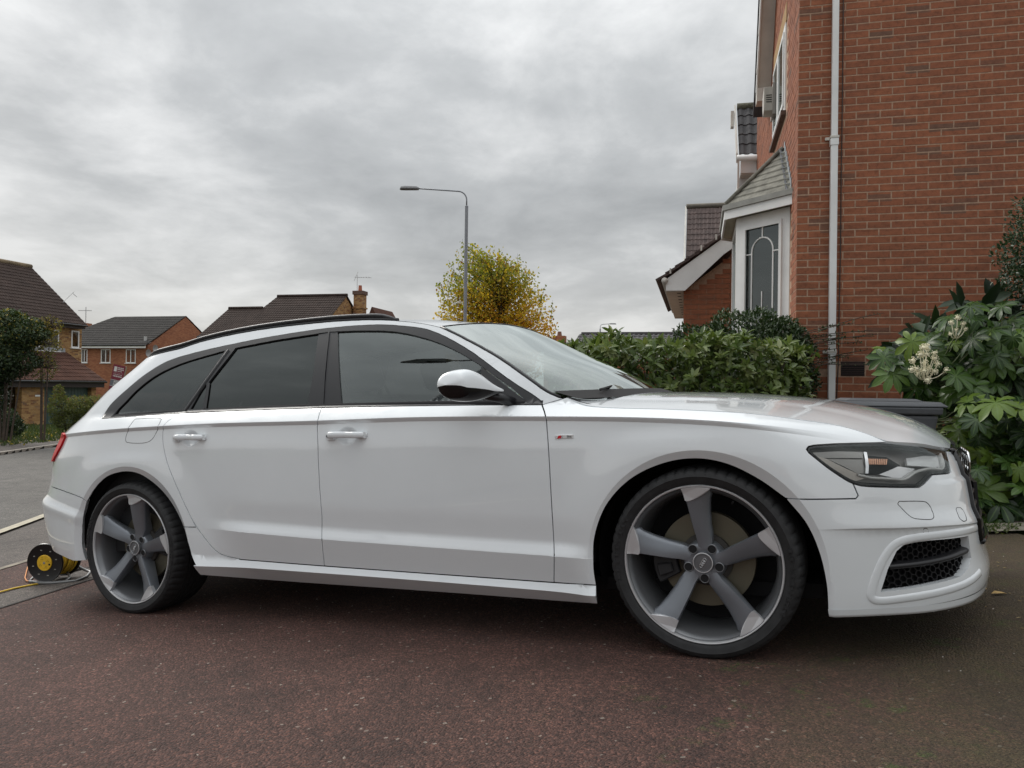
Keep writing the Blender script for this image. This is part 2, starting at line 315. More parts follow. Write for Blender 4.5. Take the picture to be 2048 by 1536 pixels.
# outlines of the car panels in surface coordinates (run along the flank, height), metres
O = {
 'S1':[(-0.5983,0.939),(-0.5853,0.9246),(-0.5732,0.9105),(-0.5612,0.8939),(-0.5615,0.8823),(-0.5624,0.8692),(-0.5614,0.855),(-0.5605,0.84),(-0.5596,0.8243),(-0.5589,0.8084),(-0.5582,0.7925),(-0.5577,0.7769),(-0.5574,0.7618),(-0.5572,0.7484),(-0.557,0.7349),(-0.557,0.7214),(-0.557,0.7079),(-0.5571,0.6943),(-0.5572,0.6808),(-0.5573,0.6672),(-0.5574,0.6537),(-0.5576,0.6402),(-0.5577,0.6266),(-0.5578,0.6131),(-0.5579,0.5993),(-0.558,0.5855),(-0.5582,0.5717),(-0.5583,0.5579),(-0.5585,0.5442),(-0.5586,0.5307),(-0.5588,0.5174),(-0.559,0.5043),(-0.5594,0.4915),(-0.5599,0.4762),(-0.5605,0.4615),(-0.5611,0.4472),(-0.5617,0.433),(-0.5623,0.4186),(-0.5628,0.404),(-0.5618,0.3894),(-0.5604,0.3773),(-0.559,0.365),(-0.5578,0.3523),(-0.5605,0.3376),(-0.5634,0.3226),(-0.5663,0.3074),(-0.5693,0.2921),(-0.5723,0.2767),(-0.5753,0.2615),(-0.5782,0.2463)],
 'S2':[(-1.694,0.9907),(-1.686,0.9739),(-1.68,0.9573),(-1.671,0.9379),(-1.675,0.9241),(-1.681,0.9087),(-1.681,0.8919),(-1.68,0.8742),(-1.679,0.856),(-1.677,0.8375),(-1.676,0.8191),(-1.676,0.8012),(-1.676,0.7859),(-1.677,0.7705),(-1.677,0.7549),(-1.677,0.7392),(-1.677,0.7235),(-1.676,0.7077),(-1.676,0.6918),(-1.676,0.676),(-1.676,0.6602),(-1.676,0.6445),(-1.676,0.6286),(-1.675,0.6124),(-1.675,0.5959),(-1.674,0.5793),(-1.674,0.5629),(-1.674,0.5467),(-1.674,0.5308),(-1.675,0.5155),(-1.676,0.5009),(-1.678,0.4872),(-1.68,0.4699),(-1.682,0.4545),(-1.681,0.4405),(-1.678,0.4266),(-1.674,0.4113),(-1.672,0.3974),(-1.675,0.3814),(-1.678,0.3648),(-1.681,0.3477),(-1.684,0.3302),(-1.687,0.3127),(-1.69,0.2952),(-1.693,0.278)],
 'S3':[(-2.594,1.015),(-2.604,1.005),(-2.619,0.9956),(-2.633,0.9858),(-2.644,0.9758),(-2.648,0.9654),(-2.655,0.9491),(-2.667,0.9309),(-2.668,0.9112),(-2.664,0.8891),(-2.658,0.8655),(-2.652,0.8467),(-2.645,0.8267),(-2.636,0.8061),(-2.626,0.7854),(-2.616,0.7648),(-2.606,0.7465),(-2.596,0.728),(-2.586,0.7095),(-2.575,0.6911),(-2.565,0.673),(-2.555,0.6553),(-2.544,0.6357),(-2.533,0.6163),(-2.523,0.5973),(-2.512,0.5787),(-2.502,0.5608),(-2.491,0.5416),(-2.481,0.5233),(-2.47,0.5053),(-2.459,0.4871),(-2.448,0.4709),(-2.436,0.4545),(-2.424,0.4382),(-2.411,0.4221),(-2.397,0.4063),(-2.385,0.392),(-2.372,0.3772),(-2.359,0.3626),(-2.345,0.3488),(-2.33,0.3363),(-2.314,0.3258),(-2.295,0.3178),(-2.275,0.3119),(-2.253,0.3074),(-2.231,0.3035),(-2.209,0.2997),(-2.188,0.2952)],
 'DB':[(-2.188,0.2952),(-2.166,0.2941),(-2.145,0.2931),(-2.124,0.2922),(-2.103,0.2915),(-2.082,0.2908),(-2.062,0.2901),(-2.041,0.2894),(-2.021,0.2887),(-2,0.288),(-1.98,0.2873),(-1.96,0.2866),(-1.94,0.2859),(-1.919,0.2852),(-1.898,0.2846),(-1.877,0.2839),(-1.856,0.2832),(-1.834,0.2824),(-1.812,0.2817),(-1.789,0.281),(-1.766,0.2803),(-1.742,0.2795),(-1.717,0.2788),(-1.692,0.278),(-1.677,0.2775),(-1.662,0.2771),(-1.646,0.2766),(-1.631,0.2761),(-1.615,0.2756),(-1.599,0.2751),(-1.582,0.2746),(-1.566,0.2741),(-1.549,0.2737),(-1.532,0.2732),(-1.515,0.2727),(-1.498,0.2722),(-1.481,0.2716),(-1.463,0.2711),(-1.446,0.2706),(-1.428,0.2701),(-1.411,0.2696),(-1.393,0.2691),(-1.375,0.2686),(-1.357,0.2681),(-1.339,0.2675),(-1.321,0.267),(-1.303,0.2665),(-1.284,0.266),(-1.266,0.2655),(-1.248,0.2649),(-1.23,0.2644),(-1.211,0.2639),(-1.193,0.2634),(-1.175,0.2629),(-1.157,0.2623),(-1.138,0.2618),(-1.12,0.2613),(-1.102,0.2608),(-1.084,0.2603),(-1.065,0.2598),(-1.047,0.2593),(-1.029,0.2588),(-1.011,0.2583),(-0.9932,0.2578),(-0.9753,0.2573),(-0.9575,0.2568),(-0.9397,0.2563),(-0.9221,0.2558),(-0.9045,0.2553),(-0.887,0.2548),(-0.8696,0.2543),(-0.8524,0.2538),(-0.8352,0.2533),(-0.8181,0.2529),(-0.8012,0.2524),(-0.7844,0.2519),(-0.7677,0.2514),(-0.7511,0.251),(-0.7347,0.2505),(-0.7184,0.25),(-0.7022,0.2496),(-0.6862,0.2491),(-0.6704,0.2487),(-0.6547,0.2482),(-0.6391,0.2478),(-0.6237,0.2474),(-0.6085,0.2469),(-0.5934,0.2465),(-0.5782,0.2463)],
 'FB':[(-0.5782,0.2463),(-0.5172,0.2463),(-0.4559,0.2473),(-0.4014,0.2446)],
 'belt_r':[(-3.4,1.019),(-3.343,1.019),(-3.29,1.019),(-3.24,1.019),(-3.194,1.019),(-3.15,1.019),(-3.109,1.019),(-3.069,1.019),(-3.03,1.019),(-2.993,1.018),(-2.955,1.018),(-2.921,1.018),(-2.886,1.018),(-2.852,1.018),(-2.819,1.017),(-2.786,1.017),(-2.753,1.017),(-2.72,1.016),(-2.688,1.016),(-2.656,1.016),(-2.624,1.016),(-2.594,1.015)],
 'belt_m':[(-2.594,1.015),(-2.569,1.015),(-2.544,1.014),(-2.52,1.014),(-2.495,1.013),(-2.471,1.012),(-2.447,1.012),(-2.423,1.011),(-2.4,1.011),(-2.376,1.01),(-2.352,1.01),(-2.329,1.009),(-2.306,1.009),(-2.283,1.008),(-2.26,1.008),(-2.237,1.007),(-2.215,1.006),(-2.192,1.006),(-2.169,1.005),(-2.147,1.005),(-2.125,1.004),(-2.102,1.003),(-2.08,1.003),(-2.058,1.002),(-2.035,1.001),(-2.013,1.001),(-1.991,1),(-1.969,0.9994),(-1.947,0.9987),(-1.926,0.9981),(-1.904,0.9974),(-1.883,0.9967),(-1.861,0.996),(-1.84,0.9953),(-1.819,0.9946),(-1.798,0.9939),(-1.777,0.9933),(-1.756,0.9926),(-1.735,0.992),(-1.714,0.9913),(-1.694,0.9907)],
 'belt_f':[(-1.694,0.9907),(-1.673,0.9898),(-1.653,0.989),(-1.633,0.9882),(-1.612,0.9875),(-1.592,0.9867),(-1.572,0.9859),(-1.553,0.9851),(-1.533,0.9844),(-1.513,0.9836),(-1.493,0.9828),(-1.474,0.9821),(-1.455,0.9813),(-1.435,0.9805),(-1.416,0.9798),(-1.397,0.979),(-1.378,0.9783),(-1.359,0.9775),(-1.341,0.9767),(-1.322,0.9759),(-1.304,0.9751),(-1.285,0.9744),(-1.267,0.9736),(-1.248,0.9727),(-1.23,0.9719),(-1.211,0.9711),(-1.193,0.9702),(-1.175,0.9694),(-1.157,0.9686),(-1.139,0.9677),(-1.121,0.9669),(-1.103,0.966),(-1.085,0.9652),(-1.068,0.9643),(-1.05,0.9635),(-1.033,0.9626),(-1.016,0.9618),(-0.9986,0.9609),(-0.9816,0.9601),(-0.9648,0.9592),(-0.9481,0.9584),(-0.9315,0.9575),(-0.915,0.9567),(-0.8987,0.9558),(-0.8818,0.9549),(-0.8651,0.954),(-0.8485,0.9531),(-0.8321,0.9523),(-0.8158,0.9514),(-0.7996,0.9505),(-0.7836,0.9496),(-0.7676,0.9487),(-0.7518,0.9478),(-0.736,0.9469),(-0.7204,0.946),(-0.7048,0.9451),(-0.6893,0.9442),(-0.674,0.9433),(-0.6584,0.9424),(-0.6432,0.9415),(-0.6282,0.9407),(-0.6132,0.9398),(-0.5983,0.939)],
 'dlo':[(-3.429,1.028),(-3.453,1.044),(-3.46,1.059),(-3.466,1.075),(-3.467,1.091),(-3.461,1.105),(-3.449,1.119),(-3.434,1.133),(-3.417,1.147),(-3.399,1.161),(-3.382,1.174),(-3.367,1.187),(-3.352,1.199),(-3.337,1.211),(-3.322,1.223),(-3.305,1.234),(-3.284,1.245),(-3.263,1.254),(-3.24,1.263),(-3.215,1.273),(-3.187,1.281),(-3.155,1.289),(-3.12,1.297),(-3.081,1.304),(-3.039,1.309),(-2.993,1.314),(-2.944,1.319),(-2.892,1.323),(-2.839,1.326),(-2.784,1.329),(-2.729,1.333),(-2.673,1.336),(-2.623,1.338),(-2.587,1.341),(-2.564,1.343),(-2.541,1.346),(-2.517,1.348),(-2.493,1.35),(-2.469,1.352),(-2.446,1.354),(-2.422,1.356),(-2.398,1.357),(-2.375,1.359),(-2.352,1.361),(-2.329,1.363),(-2.306,1.364),(-2.283,1.366),(-2.26,1.368),(-2.236,1.369),(-2.212,1.37),(-2.187,1.372),(-2.161,1.373),(-2.141,1.374),(-2.121,1.375),(-2.1,1.375),(-2.078,1.376),(-2.056,1.377),(-2.034,1.378),(-2.011,1.379),(-1.989,1.379),(-1.966,1.38),(-1.944,1.38),(-1.921,1.381),(-1.899,1.381),(-1.877,1.382),(-1.855,1.382),(-1.834,1.382),(-1.813,1.382),(-1.793,1.382),(-1.769,1.381),(-1.746,1.381),(-1.722,1.38),(-1.699,1.38),(-1.676,1.379),(-1.653,1.378),(-1.631,1.377),(-1.609,1.376),(-1.587,1.374),(-1.567,1.373),(-1.547,1.372),(-1.528,1.37),(-1.509,1.369),(-1.483,1.366),(-1.459,1.363),(-1.437,1.36),(-1.415,1.357),(-1.392,1.353),(-1.368,1.348),(-1.348,1.345),(-1.327,1.341),(-1.306,1.337),(-1.285,1.333),(-1.264,1.328),(-1.243,1.323),(-1.221,1.317),(-1.201,1.31),(-1.181,1.302),(-1.161,1.294),(-1.142,1.286),(-1.122,1.276),(-1.102,1.267),(-1.084,1.257),(-1.065,1.248),(-1.047,1.238),(-1.031,1.229),(-1.011,1.218),(-0.992,1.207),(-0.9741,1.196),(-0.9567,1.186),(-0.9394,1.175),(-0.9221,1.163),(-0.9041,1.151),(-0.8864,1.139),(-0.8689,1.127),(-0.8516,1.115),(-0.8344,1.103),(-0.8174,1.091),(-0.8006,1.08),(-0.784,1.068),(-0.7675,1.057),(-0.7511,1.047),(-0.7351,1.036),(-0.7193,1.026),(-0.7012,1.015),(-0.6829,1.004),(-0.6653,0.9938),(-0.6492,0.984),(-0.6355,0.9751),(-0.6189,0.963),(-0.6045,0.9519)],
 'gut':[(-3.266,1.361),(-3.191,1.363),(-3.122,1.365),(-3.057,1.367),(-2.994,1.37),(-2.936,1.374),(-2.879,1.379),(-2.82,1.384),(-2.756,1.389),(-2.684,1.394),(-2.632,1.396),(-2.591,1.399),(-2.568,1.401),(-2.544,1.403),(-2.52,1.406),(-2.495,1.408),(-2.47,1.41),(-2.445,1.411),(-2.421,1.413),(-2.396,1.415),(-2.372,1.416),(-2.347,1.417),(-2.323,1.418),(-2.298,1.419),(-2.274,1.42),(-2.249,1.421),(-2.225,1.421),(-2.2,1.421),(-2.175,1.422),(-2.15,1.422),(-2.123,1.422),(-2.102,1.422),(-2.079,1.422),(-2.057,1.422),(-2.034,1.421),(-2.01,1.421),(-1.987,1.421),(-1.964,1.42),(-1.94,1.42),(-1.917,1.419),(-1.894,1.419),(-1.872,1.418),(-1.85,1.417),(-1.829,1.417),(-1.808,1.416),(-1.783,1.415),(-1.758,1.414),(-1.734,1.412),(-1.71,1.411),(-1.686,1.409),(-1.663,1.408),(-1.641,1.406),(-1.619,1.404),(-1.598,1.403),(-1.577,1.401),(-1.555,1.399),(-1.534,1.396),(-1.514,1.394),(-1.494,1.392),(-1.474,1.389),(-1.454,1.386),(-1.433,1.383),(-1.412,1.38),(-1.39,1.376),(-1.368,1.372),(-1.346,1.368),(-1.324,1.364),(-1.302,1.36),(-1.282,1.355),(-1.262,1.351),(-1.237,1.345),(-1.214,1.339),(-1.191,1.332),(-1.169,1.326),(-1.147,1.319)],
 'ws':[(-1.147,1.319),(-1.126,1.309),(-1.105,1.299),(-1.085,1.289),(-1.064,1.279),(-1.044,1.269),(-1.024,1.259),(-1.005,1.248),(-0.9849,1.238),(-0.9669,1.229),(-0.949,1.219),(-0.9313,1.21),(-0.9136,1.2),(-0.8961,1.19),(-0.8787,1.181),(-0.8615,1.171),(-0.8445,1.161),(-0.8276,1.151),(-0.8119,1.141),(-0.7962,1.131),(-0.7804,1.121),(-0.7648,1.111),(-0.7493,1.1),(-0.7342,1.09),(-0.7194,1.08),(-0.7051,1.07),(-0.6913,1.061),(-0.6782,1.052),(-0.6612,1.04),(-0.645,1.029),(-0.6295,1.018),(-0.6148,1.007),(-0.6006,0.9979),(-0.5871,0.9895),(-0.5681,0.9794),(-0.5503,0.9713),(-0.5327,0.9632)],
 'hoodcut':[(-0.5059,0.9615),(-0.4904,0.9542),(-0.475,0.9467),(-0.4597,0.9394),(-0.4425,0.9327),(-0.4244,0.9272),(-0.4074,0.9232),(-0.3915,0.9203),(-0.3755,0.9181),(-0.3581,0.9161),(-0.338,0.9138),(-0.3273,0.9126),(-0.3159,0.9113),(-0.3039,0.9101),(-0.2912,0.9089),(-0.278,0.9078),(-0.2644,0.9066),(-0.2504,0.9054),(-0.236,0.9042),(-0.2214,0.903),(-0.2066,0.9019),(-0.1917,0.9007),(-0.1766,0.8995),(-0.1616,0.8983),(-0.1467,0.8971),(-0.1319,0.8959),(-0.1172,0.8947),(-0.1028,0.8934),(-0.08863,0.8921),(-0.07481,0.8908),(-0.06137,0.8895),(-0.04805,0.8882),(-0.0347,0.8868),(-0.02131,0.8855),(-0.007915,0.8842),(0.005473,0.8828),(0.01884,0.8814),(0.03216,0.8801),(0.04543,0.8787),(0.05862,0.8773),(0.07172,0.8759),(0.08471,0.8745),(0.09759,0.873),(0.1103,0.8715),(0.1229,0.87),(0.1353,0.8685),(0.1475,0.867),(0.1595,0.8654),(0.1713,0.8638),(0.1829,0.8622),(0.1942,0.8605),(0.2097,0.8585),(0.2269,0.8564),(0.2436,0.8543),(0.2599,0.8521),(0.2757,0.8498),(0.2912,0.8476),(0.3063,0.8453),(0.321,0.843),(0.3355,0.8406),(0.3497,0.8383),(0.3636,0.8359),(0.3773,0.8335),(0.3909,0.8312),(0.4043,0.8288),(0.4196,0.8262),(0.4348,0.8235),(0.4497,0.8209),(0.4645,0.8183),(0.479,0.8157),(0.4933,0.813),(0.5072,0.8103),(0.5208,0.8075),(0.5339,0.8046),(0.5465,0.8016),(0.5586,0.7984),(0.5717,0.7947),(0.5842,0.7908),(0.5962,0.7868),(0.6076,0.7827),(0.6185,0.7786),(0.6289,0.7743),(0.6389,0.77),(0.6486,0.7657),(0.6591,0.7605),(0.6689,0.7553),(0.6783,0.7499),(0.6875,0.7445),(0.6968,0.739),(0.7065,0.7336)],
 'lamp_top':[(0.7065,0.7336),(0.6913,0.7343),(0.6761,0.7351),(0.6609,0.7358),(0.6459,0.7365),(0.6311,0.7372),(0.6165,0.7378),(0.6021,0.7384),(0.588,0.739),(0.5744,0.7395),(0.5611,0.74),(0.5484,0.7404),(0.5362,0.7408),(0.5246,0.7412),(0.5138,0.7415),(0.5036,0.7417),(0.487,0.7418),(0.4723,0.7418),(0.4587,0.7417),(0.4454,0.7416),(0.4316,0.7415)],
 'lamp_tip':[(0.4316,0.7415),(0.411,0.7384),(0.4011,0.7289),(0.4065,0.7168)],
 'lamp_low':[(0.4065,0.7168),(0.4139,0.7088),(0.4211,0.7006),(0.428,0.6924),(0.4347,0.6843),(0.4415,0.6764),(0.4484,0.6686),(0.4557,0.6611),(0.4644,0.6527),(0.4739,0.6441),(0.4836,0.6356),(0.493,0.6279),(0.5014,0.6213),(0.5083,0.6162),(0.5213,0.6088)],
 'lamp_bot':[(0.5213,0.6088),(0.5322,0.6043),(0.5453,0.6001),(0.5538,0.5984),(0.564,0.5969),(0.5753,0.5955),(0.5876,0.5942),(0.6004,0.593),(0.6136,0.5918),(0.6266,0.5907),(0.6392,0.5895),(0.6516,0.5884),(0.6642,0.5873),(0.6771,0.5863),(0.6902,0.5853),(0.7037,0.5843),(0.7175,0.5832),(0.7317,0.5821),(0.7464,0.5808)],
 'lamp_k':[(0.7464,0.5808),(0.7708,0.5899),(0.8246,0.6159)],
 'lamp_r':[(0.8246,0.6159),(0.9245,0.6098),(0.9544,0.6126)],
 'lamp_in':[(0.9544,0.6126),(0.9642,0.6275),(0.9763,0.6427),(0.9875,0.6551),(1.004,0.6677),(1.028,0.6798)],
 'lamp_tr':[(1.028,0.6798),(0.9954,0.6848),(0.9671,0.6894),(0.9416,0.6938),(0.918,0.6979),(0.8961,0.7017),(0.8753,0.7055),(0.8555,0.7091),(0.8365,0.7124),(0.8182,0.7156),(0.8006,0.7185),(0.7836,0.7212),(0.7672,0.7238),(0.7513,0.7264),(0.7359,0.7288),(0.721,0.7312),(0.7065,0.7336)],
 'fb_seam':[(0.3006,0.5664),(0.5228,0.5586),(0.5314,0.5685),(0.5213,0.6088)],
 'f_arch':[(-0.4014,0.2446),(-0.4024,0.2603),(-0.4034,0.2761),(-0.404,0.2918),(-0.4039,0.3072),(-0.4033,0.3225),(-0.4021,0.3396),(-0.4013,0.3529),(-0.4005,0.3672),(-0.3993,0.3823),(-0.3973,0.3981),(-0.3942,0.4143),(-0.39,0.4304),(-0.3859,0.4433),(-0.3813,0.4567),(-0.3761,0.4703),(-0.3703,0.4842),(-0.364,0.498),(-0.3571,0.5116),(-0.3498,0.5249),(-0.342,0.5377),(-0.3337,0.5498),(-0.3248,0.5616),(-0.3152,0.5731),(-0.3051,0.5843),(-0.2945,0.5952),(-0.2834,0.6057),(-0.2719,0.6157),(-0.2601,0.6253),(-0.2481,0.6343),(-0.2358,0.6428),(-0.224,0.6501),(-0.2118,0.6571),(-0.1993,0.6636),(-0.1864,0.6697),(-0.1733,0.6755),(-0.16,0.6808),(-0.1468,0.6856),(-0.1336,0.6901),(-0.1205,0.6941),(-0.1078,0.6976),(-0.09466,0.7008),(-0.08157,0.7036),(-0.06851,0.7059),(-0.05549,0.7077),(-0.04255,0.7091),(-0.02971,0.7101),(-0.01698,0.7106),(-0.004392,0.7106),(0.00803,0.7103),(0.0215,0.7094),(0.03481,0.7079),(0.04797,0.7059),(0.06099,0.7034),(0.07388,0.7004),(0.08666,0.697),(0.09933,0.693),(0.1119,0.6887),(0.1226,0.6845),(0.1334,0.6798),(0.144,0.6748),(0.1547,0.6694),(0.1652,0.6637),(0.1756,0.6577),(0.1858,0.6516),(0.1959,0.6454),(0.2059,0.6391),(0.2159,0.6329),(0.2262,0.626),(0.2361,0.6189),(0.2457,0.6115),(0.255,0.604),(0.2642,0.5964),(0.2733,0.5887),(0.2824,0.5812),(0.2915,0.5737),(0.3006,0.5664)],
 'f_arch2':[(0.3006,0.5664),(0.3073,0.5566),(0.3142,0.547),(0.3212,0.5375),(0.3281,0.528),(0.335,0.5185),(0.3416,0.509),(0.3478,0.4993),(0.3536,0.4894),(0.3588,0.4792),(0.3639,0.4677),(0.3686,0.4561),(0.3729,0.4442),(0.3767,0.4322),(0.3803,0.42),(0.3835,0.4077),(0.3864,0.3953),(0.3891,0.3828),(0.3913,0.3712),(0.3933,0.3594),(0.395,0.3474),(0.3964,0.3353),(0.3976,0.3232),(0.3986,0.3112),(0.3992,0.2993),(0.3996,0.2876),(0.3997,0.2761),(0.3995,0.263),(0.399,0.2493),(0.3986,0.2356),(0.3983,0.2223),(0.3983,0.2099),(0.3985,0.1989),(0.3991,0.1897),(0.4026,0.1691)],
 'r_arch':[(-2.439,0.2712),(-2.455,0.286),(-2.473,0.304),(-2.481,0.3158),(-2.485,0.3307),(-2.489,0.3476),(-2.494,0.3659),(-2.5,0.3845),(-2.508,0.403),(-2.516,0.4211),(-2.524,0.4381),(-2.532,0.4534),(-2.544,0.4727),(-2.557,0.4908),(-2.57,0.508),(-2.583,0.5246),(-2.596,0.5409),(-2.612,0.5592),(-2.628,0.5768),(-2.645,0.5937),(-2.663,0.61),(-2.681,0.625),(-2.7,0.6395),(-2.72,0.6533),(-2.741,0.6666),(-2.766,0.6808),(-2.792,0.6949),(-2.818,0.7075),(-2.845,0.7176),(-2.873,0.725),(-2.901,0.7299),(-2.93,0.7327),(-2.96,0.7334),(-2.991,0.732),(-3.021,0.7289),(-3.052,0.7243),(-3.083,0.7179),(-3.115,0.7086),(-3.142,0.698),(-3.168,0.685),(-3.194,0.6706),(-3.217,0.6553),(-3.239,0.638),(-3.257,0.6193),(-3.274,0.6001),(-3.293,0.5811)],
 'r_arch2':[(-3.293,0.5811),(-3.308,0.5571),(-3.326,0.5332),(-3.341,0.5086),(-3.351,0.4872),(-3.363,0.4649),(-3.375,0.4421),(-3.383,0.4195),(-3.392,0.3963),(-3.4,0.3727),(-3.409,0.3495),(-3.417,0.3277),(-3.425,0.3048),(-3.428,0.2832),(-3.429,0.2616)],
 'rb_seam':[(-3.844,0.6558),(-3.765,0.6504),(-3.699,0.6447),(-3.638,0.6386),(-3.578,0.6321),(-3.503,0.6244),(-3.428,0.6161),(-3.366,0.6077),(-3.321,0.5994),(-3.293,0.5811)],
 'sillseam':[(-2.532,0.4534),(-2.442,0.4521)],
 'tail':[(-3.936,0.9486),(-3.937,0.9305),(-3.938,0.8785),(-3.928,0.8318),(-3.957,0.7988)],
 'grille':[(1.131,0.6658),(1.112,0.6555),(1.105,0.6446),(1.103,0.6333),(1.105,0.6215),(1.11,0.6093),(1.115,0.5968),(1.101,0.5858),(1.062,0.5778),(1.052,0.5663),(1.053,0.5533),(1.053,0.5401),(1.053,0.527),(1.053,0.5141),(1.053,0.5015),(1.055,0.4894),(1.056,0.476),(1.048,0.4642),(1.036,0.4533),(1.026,0.4429),(1.02,0.4328),(1.025,0.4213),(1.03,0.4036),(1.029,0.3888)],
 'fog':[(0.563,0.2506),(0.5941,0.3179),(0.6293,0.3762),(0.6572,0.397),(0.6979,0.4033),(0.9376,0.3883),(0.9392,0.3471),(0.939,0.3173),(0.9011,0.29),(0.8563,0.2726),(0.7397,0.2645),(0.6412,0.2556)],
 'fogframe':[(0.5163,0.2174),(0.5157,0.2392),(0.5297,0.2717),(0.5819,0.3667),(0.6084,0.3966),(0.6355,0.4114),(0.6995,0.4189),(1.017,0.3921)],
 'washer':[(0.6615,0.5417),(0.6759,0.5405),(0.6918,0.5395),(0.7086,0.5384),(0.7252,0.5371),(0.7408,0.5355),(0.7541,0.5333),(0.7637,0.5305),(0.7745,0.5211),(0.7808,0.5077),(0.7832,0.4912),(0.78,0.4794),(0.7704,0.4739),(0.7549,0.4737),(0.7347,0.4762),(0.7176,0.4791),(0.705,0.4814),(0.6942,0.486),(0.687,0.4924),(0.6799,0.5014),(0.6721,0.5118),(0.6634,0.5228),(0.6548,0.533)],
 'washer2':[(0.9012,0.4957),(0.9352,0.4909),(0.9487,0.4805),(0.9506,0.4688),(0.947,0.455),(0.9391,0.4462),(0.9155,0.4464),(0.898,0.4591)],
 'sensor':[(0.7333,0.4358)],
 'flap':[(-2.959,0.9552),(-2.979,0.9341),(-2.984,0.913),(-2.982,0.8967),(-2.969,0.8848),(-2.927,0.8796),(-2.9,0.8778),(-2.867,0.8763),(-2.834,0.8757),(-2.807,0.8769),(-2.778,0.8809),(-2.756,0.889),(-2.736,0.9062),(-2.721,0.9279),(-2.703,0.9469),(-2.697,0.9672),(-2.709,0.9825),(-2.712,0.9912),(-2.734,0.997),(-2.755,0.9991),(-2.783,1),(-2.817,1.001),(-2.855,1.002),(-2.895,1.002),(-2.936,1.002),(-2.974,1.003)],
 'gtri':[(-2.532,1.032),(-2.524,1.049),(-2.516,1.069),(-2.508,1.09),(-2.5,1.111),(-2.493,1.13),(-2.487,1.144),(-2.48,1.154),(-2.475,1.156),(-2.469,1.15),(-2.464,1.136),(-2.46,1.117),(-2.456,1.095),(-2.453,1.072),(-2.45,1.049),(-2.447,1.029)],
 'bpr':[(-1.842,1.357),(-1.784,1.362),(-1.732,1.169),(-1.698,1.005),(-1.784,1.009),(-1.799,1.175)],
 'bpf':[(-1.776,1.363),(-1.724,1.357),(-1.648,1.163),(-1.588,1),(-1.691,1.005),(-1.724,1.169)],
 'mtri':[(-0.8991,1.118),(-0.6716,0.9591),(-0.6706,0.95),(-0.8653,0.9619)],
 'badge':[(-0.524,0.8173),(-0.4539,0.8143),(-0.4543,0.802),(-0.5264,0.8049)],
 'skirt_bot':[(-0.4044,0.1712),(-0.4171,0.173),(-0.432,0.1729),(-0.4489,0.1714),(-0.4661,0.1697),(-0.4833,0.168),(-0.5003,0.1667),(-0.5167,0.1658),(-0.5328,0.1654),(-0.5492,0.1651),(-0.5658,0.1648),(-0.5827,0.1647),(-0.5998,0.1647),(-0.6172,0.165),(-0.631,0.1652),(-0.6452,0.1655),(-0.6597,0.1657),(-0.6744,0.166),(-0.6895,0.1663),(-0.7048,0.1666),(-0.7204,0.1669),(-0.7362,0.1672),(-0.7523,0.1676),(-0.7685,0.1679),(-0.7849,0.1682),(-0.8015,0.1686),(-0.8182,0.1689),(-0.8351,0.1693),(-0.852,0.1696),(-0.8691,0.1699),(-0.8862,0.1703),(-0.9033,0.1706),(-0.9205,0.1709),(-0.9377,0.1712),(-0.9549,0.1715),(-0.9712,0.1718),(-0.9876,0.172),(-1.004,0.1723),(-1.021,0.1726),(-1.037,0.1728),(-1.054,0.1731),(-1.071,0.1733),(-1.088,0.1736),(-1.105,0.1738),(-1.122,0.174),(-1.139,0.1743),(-1.156,0.1745),(-1.174,0.1747),(-1.191,0.175),(-1.209,0.1752),(-1.227,0.1755),(-1.245,0.1757),(-1.263,0.1759),(-1.282,0.1762),(-1.3,0.1764),(-1.319,0.1767),(-1.338,0.1769),(-1.357,0.1772),(-1.374,0.1774),(-1.392,0.1776),(-1.411,0.1779),(-1.429,0.1781),(-1.447,0.1783),(-1.466,0.1785),(-1.485,0.1787),(-1.504,0.1789),(-1.523,0.1791),(-1.542,0.1793),(-1.561,0.1795),(-1.581,0.1797),(-1.601,0.18),(-1.62,0.1802),(-1.64,0.1804),(-1.66,0.1806),(-1.681,0.1808),(-1.701,0.1811),(-1.721,0.1813),(-1.742,0.1815),(-1.763,0.1818),(-1.783,0.1821),(-1.804,0.1823),(-1.825,0.1826),(-1.846,0.1829),(-1.868,0.1832),(-1.889,0.1835),(-1.91,0.1838),(-1.931,0.1842),(-1.953,0.1845),(-1.974,0.1849),(-1.996,0.1853),(-2.018,0.1857),(-2.04,0.186),(-2.062,0.1864),(-2.084,0.1869),(-2.107,0.1873),(-2.128,0.188),(-2.149,0.189),(-2.168,0.1903),(-2.188,0.1917),(-2.206,0.1933),(-2.225,0.1949),(-2.243,0.1966),(-2.262,0.1982),(-2.28,0.1999),(-2.299,0.2016),(-2.318,0.2032),(-2.336,0.2049),(-2.355,0.2066),(-2.373,0.2083),(-2.392,0.2099),(-2.412,0.2113),(-2.433,0.2125),(-2.453,0.2139)],
 'skirt_l':[(-2.453,0.2139),(-2.455,0.2517),(-2.452,0.2708)],
 'orear':[(-2.359,1.335),(-2.335,1.337),(-2.312,1.339),(-2.289,1.34),(-2.266,1.342),(-2.243,1.343),(-2.22,1.345),(-2.197,1.347),(-2.175,1.348),(-2.152,1.349),(-2.13,1.351),(-2.108,1.352),(-2.085,1.353),(-2.062,1.354),(-2.039,1.354),(-2.016,1.355),(-1.994,1.356),(-1.972,1.356),(-1.95,1.357),(-1.93,1.358),(-1.91,1.358),(-1.892,1.359),(-1.868,1.359),(-1.846,1.36),(-1.825,1.361),(-1.805,1.361),(-1.784,1.362)],
